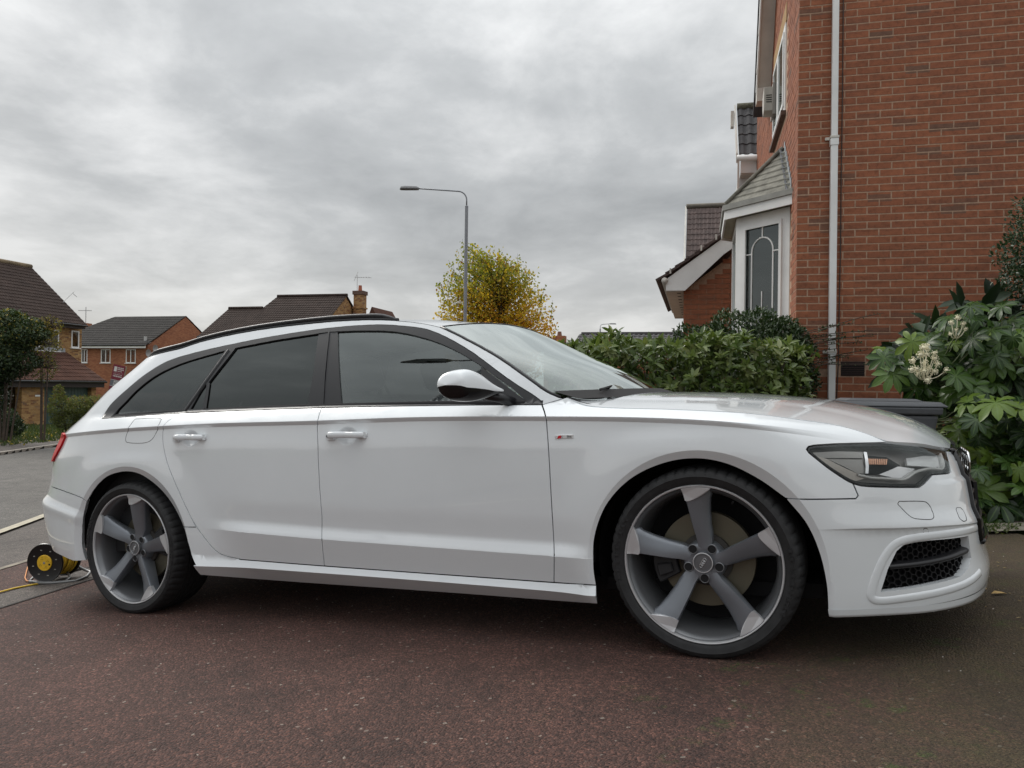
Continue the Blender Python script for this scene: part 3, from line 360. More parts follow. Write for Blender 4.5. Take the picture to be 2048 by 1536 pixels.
 'orear2':[(-1.784,1.362),(-1.779,1.343),(-1.773,1.324),(-1.768,1.306),(-1.764,1.287),(-1.759,1.269),(-1.754,1.249),(-1.749,1.229),(-1.745,1.209),(-1.74,1.189),(-1.735,1.17),(-1.731,1.15),(-1.726,1.13),(-1.722,1.111),(-1.717,1.092),(-1.713,1.074),(-1.709,1.056),(-1.705,1.038),(-1.701,1.022),(-1.698,1.005)],
 'orear3':[(-1.698,1.005),(-1.719,1.005),(-1.74,1.006),(-1.762,1.007),(-1.783,1.008),(-1.805,1.008),(-1.827,1.009),(-1.849,1.01),(-1.871,1.011),(-1.893,1.012),(-1.915,1.012),(-1.938,1.013),(-1.96,1.014),(-1.982,1.015),(-2.005,1.015),(-2.027,1.016),(-2.05,1.017),(-2.072,1.018),(-2.096,1.018),(-2.12,1.019),(-2.144,1.02),(-2.168,1.02),(-2.191,1.021),(-2.215,1.022),(-2.239,1.023),(-2.263,1.023),(-2.287,1.024),(-2.311,1.025),(-2.336,1.025),(-2.36,1.026),(-2.385,1.027),(-2.41,1.027),(-2.435,1.028)],
 'orear4':[(-2.435,1.028),(-2.446,1.094),(-2.461,1.16)],
 'orear5':[(-2.461,1.16),(-2.425,1.218),(-2.39,1.276),(-2.359,1.335)],
 'ofr':[(-1.775,1.362),(-1.752,1.36),(-1.73,1.359),(-1.707,1.357),(-1.684,1.356),(-1.661,1.354),(-1.639,1.353),(-1.617,1.351),(-1.595,1.349),(-1.574,1.347),(-1.553,1.345),(-1.533,1.343),(-1.509,1.34),(-1.486,1.338),(-1.464,1.335),(-1.442,1.332),(-1.421,1.328),(-1.399,1.325),(-1.379,1.321),(-1.358,1.316),(-1.337,1.311),(-1.316,1.306),(-1.295,1.3),(-1.275,1.294),(-1.255,1.288),(-1.235,1.281),(-1.215,1.275),(-1.195,1.268),(-1.176,1.261),(-1.156,1.253),(-1.136,1.246),(-1.117,1.238),(-1.097,1.229),(-1.077,1.22),(-1.059,1.211),(-1.04,1.202),(-1.021,1.192),(-1.002,1.182),(-0.983,1.171),(-0.9647,1.161),(-0.9473,1.151),(-0.931,1.141),(-0.916,1.132),(-0.8986,1.121),(-0.8831,1.111),(-0.8685,1.101),(-0.8541,1.091),(-0.8389,1.081),(-0.8243,1.071),(-0.8093,1.062),(-0.7942,1.052),(-0.7792,1.042),(-0.7644,1.032),(-0.7502,1.022),(-0.7365,1.012),(-0.7231,1.001),(-0.71,0.9908),(-0.6971,0.9802),(-0.6843,0.9696),(-0.6716,0.9591)],
 'ofr2':[(-0.6716,0.9591),(-0.6772,0.9504),(-0.682,0.949),(-0.6889,0.9479),(-0.6973,0.9473),(-0.7073,0.947),(-0.7192,0.9471),(-0.7329,0.9474),(-0.7481,0.9481),(-0.7648,0.949),(-0.7826,0.9501),(-0.8014,0.9513),(-0.8212,0.9528),(-0.8417,0.9543),(-0.8627,0.9559),(-0.8839,0.9576),(-0.905,0.9593),(-0.9257,0.9609),(-0.9462,0.9625),(-0.9662,0.9641),(-0.9856,0.9654),(-1.004,0.9667),(-1.022,0.9677),(-1.039,0.9686),(-1.056,0.9696),(-1.074,0.9706),(-1.091,0.9715),(-1.109,0.9725),(-1.127,0.9736),(-1.145,0.9746),(-1.163,0.9756),(-1.18,0.9767),(-1.198,0.9777),(-1.216,0.9788),(-1.234,0.9798),(-1.252,0.9809),(-1.27,0.9819),(-1.288,0.983),(-1.306,0.984),(-1.324,0.9851),(-1.342,0.9861),(-1.36,0.9871),(-1.377,0.9881),(-1.397,0.9892),(-1.417,0.9903),(-1.436,0.9914),(-1.456,0.9925),(-1.475,0.9936),(-1.494,0.9946),(-1.514,0.9957),(-1.533,0.9968),(-1.552,0.9978),(-1.572,0.9989),(-1.591,0.9999),(-1.611,1.001),(-1.631,1.002),(-1.65,1.003),(-1.67,1.004),(-1.691,1.005)],
 'ofr3':[(-1.691,1.005),(-1.694,1.022),(-1.697,1.038),(-1.701,1.055),(-1.704,1.073),(-1.708,1.091),(-1.713,1.11),(-1.717,1.129),(-1.722,1.149),(-1.726,1.169),(-1.731,1.189),(-1.735,1.208),(-1.74,1.228),(-1.745,1.248),(-1.75,1.268),(-1.755,1.287),(-1.759,1.305),(-1.764,1.324),(-1.77,1.343),(-1.775,1.362)],
 'gq1':[(-3.273,1.032),(-3.28,1.062),(-3.268,1.076),(-3.251,1.092),(-3.241,1.104),(-3.232,1.119),(-3.222,1.134),(-3.21,1.149),(-3.195,1.163),(-3.178,1.176),(-3.16,1.189),(-3.14,1.201),(-3.118,1.213),(-3.094,1.224),(-3.067,1.234),(-3.039,1.243),(-3.01,1.25),(-2.977,1.257),(-2.942,1.264),(-2.903,1.27),(-2.86,1.277),(-2.814,1.283),(-2.779,1.287),(-2.741,1.291),(-2.7,1.295),(-2.657,1.298),(-2.612,1.302),(-2.583,1.305),(-2.56,1.309),(-2.537,1.312),(-2.514,1.315),(-2.491,1.318),(-2.468,1.322),(-2.446,1.325),(-2.424,1.328)],
 'gq2':[(-2.424,1.328),(-2.431,1.313),(-2.438,1.298),(-2.445,1.283),(-2.452,1.268),(-2.459,1.253),(-2.467,1.238),(-2.475,1.223),(-2.482,1.208),(-2.49,1.194),(-2.498,1.179),(-2.507,1.164),(-2.515,1.148),(-2.524,1.133),(-2.532,1.118),(-2.541,1.103),(-2.55,1.088),(-2.559,1.073),(-2.569,1.058),(-2.578,1.043),(-2.588,1.028)],
 'gq3':[(-2.588,1.028),(-2.617,1.028),(-2.649,1.028),(-2.681,1.028),(-2.713,1.028),(-2.746,1.028),(-2.779,1.028),(-2.813,1.029),(-2.847,1.029),(-2.882,1.029),(-2.916,1.029),(-2.951,1.03),(-2.986,1.03),(-3.023,1.03),(-3.06,1.03),(-3.099,1.031),(-3.139,1.031),(-3.181,1.031),(-3.226,1.032),(-3.273,1.032)],
 'belt_all':[(-3.4,1.019),(-3.343,1.019),(-3.29,1.019),(-3.24,1.019),(-3.194,1.019),(-3.15,1.019),(-3.109,1.019),(-3.069,1.019),(-3.03,1.019),(-2.993,1.018),(-2.955,1.018),(-2.921,1.018),(-2.888,1.018),(-2.855,1.018),(-2.824,1.018),(-2.792,1.017),(-2.76,1.017),(-2.728,1.017),(-2.696,1.017),(-2.662,1.016),(-2.628,1.016),(-2.594,1.015),(-2.572,1.015),(-2.55,1.015),(-2.528,1.014),(-2.505,1.014),(-2.482,1.013),(-2.458,1.013),(-2.434,1.012),(-2.41,1.011),(-2.386,1.011),(-2.361,1.01),(-2.337,1.01),(-2.313,1.009),(-2.289,1.008),(-2.264,1.008),(-2.24,1.007),(-2.217,1.007),(-2.193,1.006),(-2.17,1.005),(-2.147,1.005),(-2.125,1.004),(-2.102,1.003),(-2.08,1.003),(-2.058,1.002),(-2.036,1.002),(-2.014,1.001),(-1.992,1),(-1.97,0.9996),(-1.949,0.999),(-1.927,0.9983),(-1.906,0.9977),(-1.884,0.997),(-1.863,0.9963),(-1.842,0.9956),(-1.82,0.995),(-1.799,0.9943),(-1.778,0.9936),(-1.757,0.9929),(-1.736,0.9921),(-1.715,0.9914),(-1.694,0.9907),(-1.674,0.99),(-1.654,0.9892),(-1.634,0.9885),(-1.614,0.9877),(-1.594,0.987),(-1.574,0.9862),(-1.554,0.9855),(-1.534,0.9847),(-1.515,0.9839),(-1.495,0.9831),(-1.475,0.9824),(-1.456,0.9816),(-1.436,0.9808),(-1.417,0.98),(-1.398,0.9792),(-1.379,0.9784),(-1.36,0.9776),(-1.341,0.9768),(-1.322,0.976),(-1.304,0.9752),(-1.285,0.9744),(-1.267,0.9736),(-1.248,0.9727),(-1.23,0.9719),(-1.211,0.9711),(-1.193,0.9702),(-1.175,0.9694),(-1.157,0.9686),(-1.139,0.9677),(-1.121,0.9669),(-1.103,0.966),(-1.085,0.9652),(-1.068,0.9643),(-1.05,0.9635),(-1.033,0.9626),(-1.016,0.9618),(-0.9986,0.9609),(-0.9816,0.9601),(-0.9648,0.9592),(-0.9481,0.9584),(-0.9315,0.9575),(-0.915,0.9567),(-0.8987,0.9558),(-0.8818,0.9549),(-0.8651,0.954),(-0.8485,0.9531),(-0.8321,0.9523),(-0.8158,0.9514),(-0.7996,0.9505),(-0.7836,0.9496),(-0.7676,0.9487),(-0.7518,0.9478),(-0.736,0.9469),(-0.7204,0.946),(-0.7048,0.9451),(-0.6893,0.9442),(-0.674,0.9433),(-0.6584,0.9424),(-0.6432,0.9415),(-0.6282,0.9407),(-0.6132,0.9398),(-0.5983,0.939)],
 'hl_plate':[(0.4145,0.7206),(0.5126,0.7217),(0.6034,0.7162),(0.5923,0.6951),(0.4305,0.7018)],
 'hl_plate2':[(0.4692,0.6983),(0.5904,0.692),(0.5719,0.6417),(0.5524,0.6412),(0.5208,0.6641),(0.4902,0.6853)],
 'hl_low':[(0.4193,0.7138),(0.4649,0.6959),(0.4876,0.679),(0.5187,0.6577),(0.5572,0.6354),(0.574,0.6254),(0.5203,0.6122),(0.4981,0.6264),(0.4578,0.6676)],
 'hl_strip':[(0.6032,0.714),(0.6137,0.712),(0.5827,0.6395),(0.573,0.64)],
 'hl_dark':[(0.6162,0.7132),(0.7034,0.7031),(0.7365,0.6695),(0.721,0.6593),(0.6227,0.6348),(0.583,0.6372)],
 'hl_cop':[(0.6086,0.6931),(0.6849,0.6881),(0.668,0.6681),(0.5966,0.6727)],
 'hl_silver':[(0.6244,0.6347),(0.7096,0.6602),(0.7778,0.6465),(0.717,0.6157),(0.6906,0.6162)],
 'hl_proj':[(0.7625,0.6855),(0.8599,0.6872),(0.9582,0.6789),(0.9187,0.6366),(0.816,0.6513),(0.7469,0.6605)],
 'hl_led':[(0.5448,0.6368),(0.5588,0.6317),(0.5744,0.627),(0.5854,0.625),(0.5979,0.6233),(0.6112,0.6218),(0.625,0.6203),(0.6384,0.6189),(0.6517,0.6171),(0.6659,0.6152),(0.68,0.6134),(0.6931,0.6122),(0.7042,0.6119),(0.7246,0.6151),(0.7415,0.6226),(0.7624,0.6326),(0.783,0.6395),(0.8184,0.6402),(0.8394,0.6376),(0.8662,0.633),(0.8942,0.6294),(0.9161,0.6301),(0.9297,0.6427),(0.9389,0.6584),(0.9666,0.6781)],
}

# ---------------------------------------------------------------- car: estate car on the drive
M_paint = mat('white_paint', (.74,.755,.76), .22, Coat_Weight=1.0, Coat_Roughness=.015, Coat_IOR=1.55)
_t = NT(M_paint); _v = _t.coord()
_t.rgb(_t.ramp(_t.noise(_v, 3.0, 5, .6), [(.35,(.765,.795,.815)),(.65,(.79,.82,.84))]))
_t.set(_t.b, 'Roughness', _t.ramp(_t.noise(_v, 9.0, 6, .65), [(.35,(.14,.14,.14)),(.75,(.26,.26,.26))]))
M_blackp = mat('black_plastic', (.012,.012,.014), .38)
M_trim = mat('satin_black_trim', (.010,.010,.012), .36, Coat_Weight=.15)
M_gap = mat('black_rubber_and_gap', (.006,.006,.007), .85)
M_belt = mat('belt_rubber', (.022,.022,.024), .75, Specular_IOR_Level=.2)
M_gloss = mat('gloss_black', (.008,.008,.009), .12)
M_dark = mat('cabin_dark', (.022,.023,.025), .8)
M_seat = mat('seat_leather', (.05,.05,.052), .55)
M_chrome = mat('chrome', (.82,.83,.84), .12, 1.0)
M_red = mat('red_lens', (.55,.008,.012), .35, Specular_IOR_Level=.25)
M_amber = mat('copper_reflector', (.75,.42,.28), .25, .9)
def glass_mat(name, tint, refl_boost=1.0, ior=1.5):
    m = bpy.data.materials.new(name); m.use_nodes = True; nt = m.node_tree; N = nt.nodes; L = nt.links; N.clear()
    o = N.new('ShaderNodeOutputMaterial'); tr = N.new('ShaderNodeBsdfTransparent'); gl = N.new('ShaderNodeBsdfGlossy')
    tr.inputs[0].default_value = (*tint, 1); gl.inputs['Roughness'].default_value = .015; gl.inputs[0].default_value = (.90,.965,.95,1)
    fr = N.new('ShaderNodeFresnel'); fr.inputs[0].default_value = ior
    mm = N.new('ShaderNodeMath'); mm.operation = 'MULTIPLY'; mm.use_clamp = True; L.new(fr.outputs[0], mm.inputs[0]); mm.inputs[1].default_value = refl_boost
    mx = N.new('ShaderNodeMixShader'); L.new(mm.outputs[0], mx.inputs[0]); L.new(tr.outputs[0], mx.inputs[1]); L.new(gl.outputs[0], mx.inputs[2]); L.new(mx.outputs[0], o.inputs[0])
    return m
M_glass = glass_mat('tinted_glass', (.50,.58,.56), 2.6, 1.6)
M_privacy = glass_mat('privacy_glass', (.05,.05,.052), 1.6, 1.5)
M_screen = glass_mat('windscreen_glass', (.60,.66,.65), 2.0, 1.6)
M_lens = glass_mat('clear_lens', (.95,.95,.95), .85, 1.5)

def loop(*names):
    out = []
    for n in names:
        if isinstance(n, str):
            seg = O[n[1:]][::-1] if n[0] == '-' else O[n]
        else: seg = n
        for p in seg:
            if not out or math.hypot(p[0]-out[-1][0], p[1]-out[-1][1]) > .0025: out.append(tuple(p))
    while math.hypot(out[0][0]-out[-1][0], out[0][1]-out[-1][1]) < .0025: out.pop()
    return out
def densify(lp, step=.03):
    o = []
    for i, a in enumerate(lp):
        b = lp[(i+1) % len(lp)]; n = max(int(math.hypot(b[0]-a[0], b[1]-a[1])/step), 1)
        for k in range(n): o.append((a[0]+(b[0]-a[0])*k/n, a[1]+(b[1]-a[1])*k/n))
    return o
def area(lp): 
    P = np.array(lp); return .5*np.sum(P[:,0]*np.roll(P[:,1],-1)-np.roll(P[:,0],-1)*P[:,1])
def offset(lp, d):
    """move a closed outline inwards by d"""
    P = np.array(lp); s = 1 if area(lp) > 0 else -1
    a = P-np.roll(P,1,0); b = np.roll(P,-1,0)-P
    na = np.stack([-a[:,1],a[:,0]],1); nb = np.stack([-b[:,1],b[:,0]],1)
    na /= np.linalg.norm(na,axis=1,keepdims=True)+1e-9; nb /= np.linalg.norm(nb,axis=1,keepdims=True)+1e-9
    n = na+nb; l = np.linalg.norm(n,axis=1,keepdims=True)+1e-9; n /= l
    k = 1/np.maximum((n*na).sum(1),.45)
    return [tuple(p) for p in (P+s*d*n*k[:,None])]
def inside(Q, lp):
    P = np.array(lp); x, y = Q[:,0], Q[:,1]; c = np.zeros(len(Q), bool)
    x1, y1 = P[:,0], P[:,1]; x2, y2 = np.roll(x1,-1), np.roll(y1,-1)
    for a, b, cc, d in zip(x1,y1,x2,y2):
        if b == d: continue
        c ^= ((y < b) != (y < d)) & (x < (cc-a)*(y-b)/(d-b)+a)
    return c
def fnormal(func, p, q, e=5e-4):
    a = func(p+e,q)-func(p-e,q); b = func(p,q+e)-func(p,q-e); n = np.cross(a,b)
    return n/(np.linalg.norm(n,axis=-1,keepdims=True)+1e-12)
SIDE = {}
def panel(name, outer, parent, m, holes=(), func=W, grid=.03, creases=(), shrink=.0023, flange=.014, off=0., mirror=True, hole_shrink=None, keep=None):
    outer = densify(offset(outer, shrink), grid)
    holes = [densify(offset(h, -(shrink if hole_shrink is None else hole_shrink)), grid) for h in holes]
    pts = []; ed = []
    for lp in [outer]+holes:
        b = len(pts); pts += lp; ed += [(b+i, b+(i+1)%len(lp)) for i in range(len(lp))]
    nb = len(pts)
    for c in creases:
        b = len(pts); pts += [tuple(p) for p in c]; ed += [(b+i, b+i+1) for i in range(len(c)-1)]
    P = np.array(outer); lo = P.min(0); hi = P.max(0)
    gx, gy = np.meshgrid(np.arange(lo[0],hi[0],grid), np.arange(lo[1],hi[1],grid)); G = np.stack([gx.ravel(),gy.ravel()],1)
    G[:,0] += (np.arange(len(G))%2)*0
    G = G[inside(G, offset(outer,.4*grid))]
    for h in holes: G = G[~inside(G, offset(h,-.4*grid))]
    if len(creases):
        CP = np.vstack([np.array(c) for c in creases])
        d = np.array([np.min(np.hypot(CP[:,0]-g[0], CP[:,1]-g[1])) for g in G]) if len(G) else np.array([])
        G = G[d > .35*grid] if len(G) else G
    pts += [tuple(g) for g in G]
    r = delaunay_2d_cdt([Vector(p) for p in pts], ed, [], 0, 1e-5)
    V = np.array([tuple(v) for v in r[0]]); T = np.array([f for f in r[2] if len(f) == 3])
    C = V[T].mean(1); k = inside(C, outer)
    for h in holes: k &= ~inside(C, h)
    T = T[k]
    a = V[T]; ar = (a[:,1,0]-a[:,0,0])*(a[:,2,1]-a[:,0,1])-(a[:,1,1]-a[:,0,1])*(a[:,2,0]-a[:,0,0])
    T = T[np.abs(ar) > 1e-9]; ar = ar[np.abs(ar) > 1e-9]; T[ar < 0] = T[ar < 0][:,::-1]
    used, invx = np.unique(T, return_inverse=True); V = V[used]; T = invx.reshape(-1,3)
    C = V[T].mean(1)
    X = func(V[:,0], V[:,1]); NV = fnormal(func, V[:,0], V[:,1])
    X = X + NV*off
    Lp = V[T]*.8 + C[:,None]*.2
    LN = fnormal(func, Lp[...,0].ravel(), Lp[...,1].ravel(), 2e-4).reshape(-1,3,3)
    # boundary edges -> flange
    from collections import Counter
    E = {}
    for t in T:
        for i in range(3):
            e = (t[i], t[(i+1)%3]); E[e] = 1
    bd = [e for e in E if (e[1], e[0]) not in E]
    bv = sorted({v for e in bd for v in e}); ix = {v: len(X)+i for i, v in enumerate(bv)}
    XF = X[bv]-NV[bv]*flange
    verts = np.vstack([X, XF]); faces = [tuple(t) for t in T] + [(e[1], e[0], ix[e[0]], ix[e[1]]) for e in bd]
    objs = []
    for sgn in ((1,-1) if mirror else (1,)):
        vv = verts.copy(); vv[:,1] *= sgn
        ff = faces if sgn == 1 else [f[::-1] for f in faces]
        me = bpy.data.meshes.new(name); me.from_pydata(vv.tolist(), [], ff); me.materials.append(m)
        me.polygons.foreach_set('use_smooth', [True]*len(ff)); me.update()
        nrm = []
        for i, f in enumerate(ff):
            if i < len(T):
                l = LN[i] if sgn == 1 else (LN[i]*np.array([1,-1,1]))[::-1]
                nrm += [tuple(x) for x in l]
            else:
                nn = tuple(me.polygons[i].normal); nrm += [nn]*4
        me.normals_split_custom_set(nrm)
        o = bpy.data.objects.new(name, me); link(o, parent); objs.append(o)
    return objs
def sheet(name, func, us, vs, parent, m, mirror=False, flip=False):
    U, Vv = np.meshgrid(us, vs, indexing='ij'); X = func(U, Vv); nu, nv = U.shape
    fs = [(i*nv+j, (i+1)*nv+j, (i+1)*nv+j+1, i*nv+j+1) for i in range(nu-1) for j in range(nv-1)]
    if flip: fs = [f[::-1] for f in fs]
    r = []
    for sgn in ((1,-1) if mirror else (1,)):
        P = X.reshape(-1,3).copy(); P[:,1] *= sgn
        mb = MB(); mb.add(P, fs if sgn == 1 else [f[::-1] for f in fs]); r.append(mb.build(name, m, parent, smooth=True))
    return r
# crease helper lines in (s, z)
_sx = np.arange(-4.9, 1.54, .03)
def cline(f, dz, s0, s1, usex=True):
    s = _sx[(_sx >= s0) & (_sx <= s1)]
    x = s
    if usex:
        for _ in range(6): x = W(s, f(x)+dz)[:,0]
    return [(a, float(b)+dz) for a, b in zip(s, f(x))]
CR = [cline(z_torn, d, -4.6, .80) for d in (0,-.009,-.0185,-.035,-.06,.012,.028,.045)]
CR += [cline(z_low, d, -2.45, -.38) for d in (0,-.02,.016,.035,.06)]
CRF = [cline(z_fcr, d, .36, 1.54, False) for d in (0,-.006,.02,.05)] + [cline(z_fcr2, d, .62, 1.54, False) for d in (0,.018)]
CRR = [cline(z_rcr, d, -4.9, -3.3, False) for d in (0,-.02,.02,.05)]
def arch_ring(i, q, a0=-12, a1=192):
    ax, az, ar = ARCH[i]; o = []
    for a in np.radians(np.arange(a0, a1, 4)):
        xx = ax+(ar+q)*math.cos(a); zz = az+(ar+q)*math.sin(a)
        s = xx
        for _ in range(4):
            s += xx - float(W(s, zz)[0])
        o.append((s, zz))
    return o
RF = [arch_ring(0, q) for q in (.034,.05,.02)]; RR = [arch_ring(1, q) for q in (.034,.05,.02)]

CARM = Matrix(((0.90273,0.42351,-0.07557,1.0944),(-0.4224,0.90588,0.03095,3.5543),(0.08156,0.00398,0.99666,0.0475),(0,0,0,1)))
car = thing('estate_car', 'white estate car with tinted rear windows and grey five-spoke alloy wheels parked on the drive', 'car')
car.matrix_world = CARM
# --- painted side panels
tail = [tuple(p) for p in O['tail']]
rear_up = [(-4.30,.968),(-4.34,1.05),(-4.36,1.15),(-4.34,1.25),(-4.2,1.32),(-3.95,1.345),(-3.6,1.352)]
HR = [[(hx_+.058*k*math.cos(a), hz_+.042*k*math.sin(a)) for a in np.linspace(0,2*math.pi,25)] for hx_, hz_ in HANDLES for k in (.35,.65,.85,1.0)]
s3 = [p for p in O['S3'] if p[1] > .487]
quarter = loop(s3, [O['sillseam'][-1]], [O['sillseam'][0]], [p for p in O['r_arch'] if p[1] > .45],
               '-rb_seam', [(-4.30,.665),(-4.30,.805)], '-tail', [(-4.30,.962)], rear_up, 'gut', 'ws', [(-.515,.958)], [O['S1'][0]], '-dlo', 'belt_r')
qp = panel('quarter_panel', quarter, car, M_paint, creases=CR+RR+CRR)
s3b = [p for p in O['S3'] if p[1] <= .487]
skirt = loop([O['sillseam'][0]], [O['sillseam'][1]], s3b, 'DB', 'FB', [(-.398,.212)], 'skirt_bot', 'skirt_l', [p for p in O['r_arch'] if p[1] < .45])
panel('side_skirt', skirt, car, M_paint, creases=CR[8:]+RR+[[(s, float(z_skirt(s))) for s in np.arange(-2.6,-.3,.03)]], flange=.05)
rd = panel('rear_door', loop('belt_m', 'S2', [O['DB'][len([p for p in O['DB'] if p[0] < -1.7])-1]], [p for p in O['DB'][::-1] if p[0] < -1.72], '-S3'), car, M_paint, creases=CR+RR+HR)
fdr = panel('front_door', loop('belt_f', 'S1', [p for p in O['DB'][::-1] if p[0] > -1.66], '-S2'), car, M_paint, creases=CR+RF+HR)
fl = loop('S1', 'FB', 'f_arch', 'fb_seam', '-lamp_low', '-lamp_tip', '-lamp_top', '-hoodcut', [(-.52,.957)])
fender = panel('front_fender', fl, car, M_paint, creases=CR+RF+CRF[:0])
# --- front bumper (one piece across the nose)
sgr = [(1.085,.672),(1.06,.60),(1.052,.49),(1.05,.40),(1.06,.352),(1.54,.338)]
fbump = loop('fb_seam', 'lamp_bot', 'lamp_k', 'lamp_r', 'lamp_in', [(1.085,.672),(1.065,.60),(1.052,.49),(1.05,.40),(1.065,.352),(1.54,.338),(1.54,.19)],
             [(1.3,.192),(1.1,.193),(.9,.193),(.7,.19),(.55,.187),(.45,.185),(.399,.182)], [p for p in O['f_arch2'][::-1] if p[1] > .19])
fog = loop('fog')
fb = panel('front_bumper', fbump, car, M_paint, holes=[fog], creases=CRF+RF, hole_shrink=.004, flange=.03)
# lower lip
def LIP(s, t):
    s = np.asarray(s, float); t = np.asarray(t, float)
    p = W(s, .190+0*s); n = fnormal(W, s, .190+0*s)
    d = +.0012 - .010*t - .05*np.maximum(t-.6,0)/.4
    q = p + n*d[...,None]; q[...,2] = .1925 - .026*np.minimum(t/.6,1) ; return q
sheet('bumper_lip', LIP, np.linspace(.40,1.54,60), np.linspace(0,1,6), car, M_paint, mirror=True, flip=True)
# fog lamp surround: raised frame round the opening
def ribbon(name, path, w0, w1, h, parent, m, func=W, mirror=True, n=7, base=-.004):
    """raised moulding along a path of surface coordinates"""
    P = np.array(path); t = np.gradient(P, axis=0); t /= np.linalg.norm(t,axis=1,keepdims=True)+1e-9; nn = np.stack([-t[:,1],t[:,0]],1)
    rows = []
    for k in range(n):
        a = k/(n-1); q = P + nn*(w0+(w1-w0)*a); X = func(q[:,0], q[:,1]); N_ = fnormal(func, q[:,0], q[:,1])
        rows.append(X + N_*(base+(h-base)*math.sin(math.pi*a)**.35))
    R = np.array(rows).transpose(1,0,2); m_ = R.shape[0]
    fs = [(i*n+j, (i+1)*n+j, (i+1)*n+j+1, i*n+j+1) for i in range(m_-1) for j in range(n-1)]
    out = []
    for sgn in ((1,-1) if mirror else (1,)):
        V = R.reshape(-1,3).copy(); V[:,1] *= sgn
        out.append(MB().add(V, fs if sgn == 1 else [f[::-1] for f in fs]).build(name, m, parent, smooth=True))
    return out
def cat(pts, n=8):
    P = [Vector((*p,0)) for p in pts]; P = [P[0]*2-P[1]]+P+[P[-1]*2-P[-2]]; o = []
    for i in range(1, len(P)-2):
        for k in range(n):
            t = k/n; a,b,c,d = P[i-1:i+3]
            q = .5*((2*b)+(c-a)*t+(2*a-5*b+4*c-d)*t*t+(3*b-a-3*c+d)*t**3); o.append((q.x,q.y))
    o.append((P[-2].x,P[-2].y)); return o
ff_ = [p for p in O['fogframe']]
frame = cat([(1.04,.398),(.90,.408),(.76,.414),(.68,.412),(.628,.398),(.592,.36),(.56,.305),(.537,.255),(.535,.230),(.565,.222),(.65,.228),(.76,.236),(.88,.246),(.985,.262)])
ribbon('fog_lamp_surround', frame, -.022, .012, .0035, fb[0], M_paint, mirror=False)
ribbon('fog_lamp_surround', frame, -.022, .012, .0035, fb[1], M_paint, mirror=False).__len__()
for o in [c for c in fb[1].children]:
    for v in o.data.vertices: v.co.y *= -1
    o.data.flip_normals()
# recess and honeycomb
cen = np.mean(np.array(fog), 0)
panel('fog_lamp_recess', offset(fog, -.012), car, M_gap, off=-.045, flange=0., shrink=0, grid=.05)
hexm = MB(); R_ = .0135
for iy in range(-1, 15):
    for ix_ in range(0, 38):
        cs = .545 + ix_*R_*1.5; cz = .245 + iy*R_*1.732 + (ix_ % 2)*R_*.866
        if not inside(np.array([[cs,cz]]), offset(fog, -.006))[0]: continue
        for k in range(6):
            a0 = math.radians(60*k); a1 = math.radians(60*k+60)
            if k in (3,4,5) or True:
                q = []
                for aa, rr in ((a0,R_),(a1,R_),(a1,R_*.90),(a0,R_*.90)):
                    q.append((cs+rr*math.cos(aa), cz+rr*math.sin(aa)))
                Q = np.array(q); X = W(Q[:,0],Q[:,1]); Nn = fnormal(W,Q[:,0],Q[:,1])
                hexm.add(list(X-Nn*.026)+list(X-Nn*.042), [(0,1,2,3),(3,2,6,7),(4,5,1,0)])
for sg_ in (1,-1):
    h2 = MB().add([(v[0],v[1]*sg_,v[2]) for v in hexm.v], hexm.f); o = h2.build('honeycomb_grille', M_blackp, car); o['kind'] = 'stuff'
bar = cat([(.60,.325),(.70,.328),(.82,.333),(.90,.338),(.955,.342)])
ribbon('fog_grille_bar', bar, -.013, .013, -.004, car, M_blackp, base=-.03)
# washer cover, sensors, tow cover outlines: thin dark joint lines
def joint(name, lp, parent, closed=True, r=.0014, func=W, mirror=False, n=5, sg=1):
    P = densify(lp, .01) if closed else [tuple(p) for p in lp]
    P = np.array(P); X = func(P[:,0],P[:,1]) - fnormal(func,P[:,0],P[:,1])*(r*.35); X[:,1] *= sg
    pts = [Vector(x) for x in X]
    if closed: pts.append(pts[0])
    return MB().tube(pts, r, n, cap=False).build(name, M_gap, parent, smooth=True)
def rnd(lp, n=6):
    """round a coarse outline"""
    P = [Vector((*p,0)) for p in lp]; k = len(P); o = []
    for i in range(k):
        a, b, c = P[i-1], P[i], P[(i+1)%k]; r = min((a-b).length, (c-b).length)*.35
        p0 = b+(a-b).normalized()*r; p1 = b+(c-b).normalized()*r
        for t in np.linspace(0,1,n): q = p0*(1-t)**2+b*2*t*(1-t)+p1*t*t; o.append((q.x,q.y))
    return o
for sg_ in (1,-1):
    pr = fb[0] if sg_ == 1 else fb[1]
    joint('washer_cover_joint', rnd(O['washer']), pr, sg=sg_); joint('tow_cover_joint', rnd(O['washer2']), pr, sg=sg_)
    sc = O['sensor'][0]; joint('parking_sensor', [(sc[0]+.0105*math.cos(a), sc[1]+.0105*math.sin(a)) for a in np.linspace(0,2*math.pi,18)[:-1]], pr, r=.0017, sg=sg_)
    joint('fuel_flap_joint' if sg_ == 1 else 'body_joint', rnd(O['flap']), qp[0] if sg_ == 1 else qp[1], r=.0016, sg=sg_)
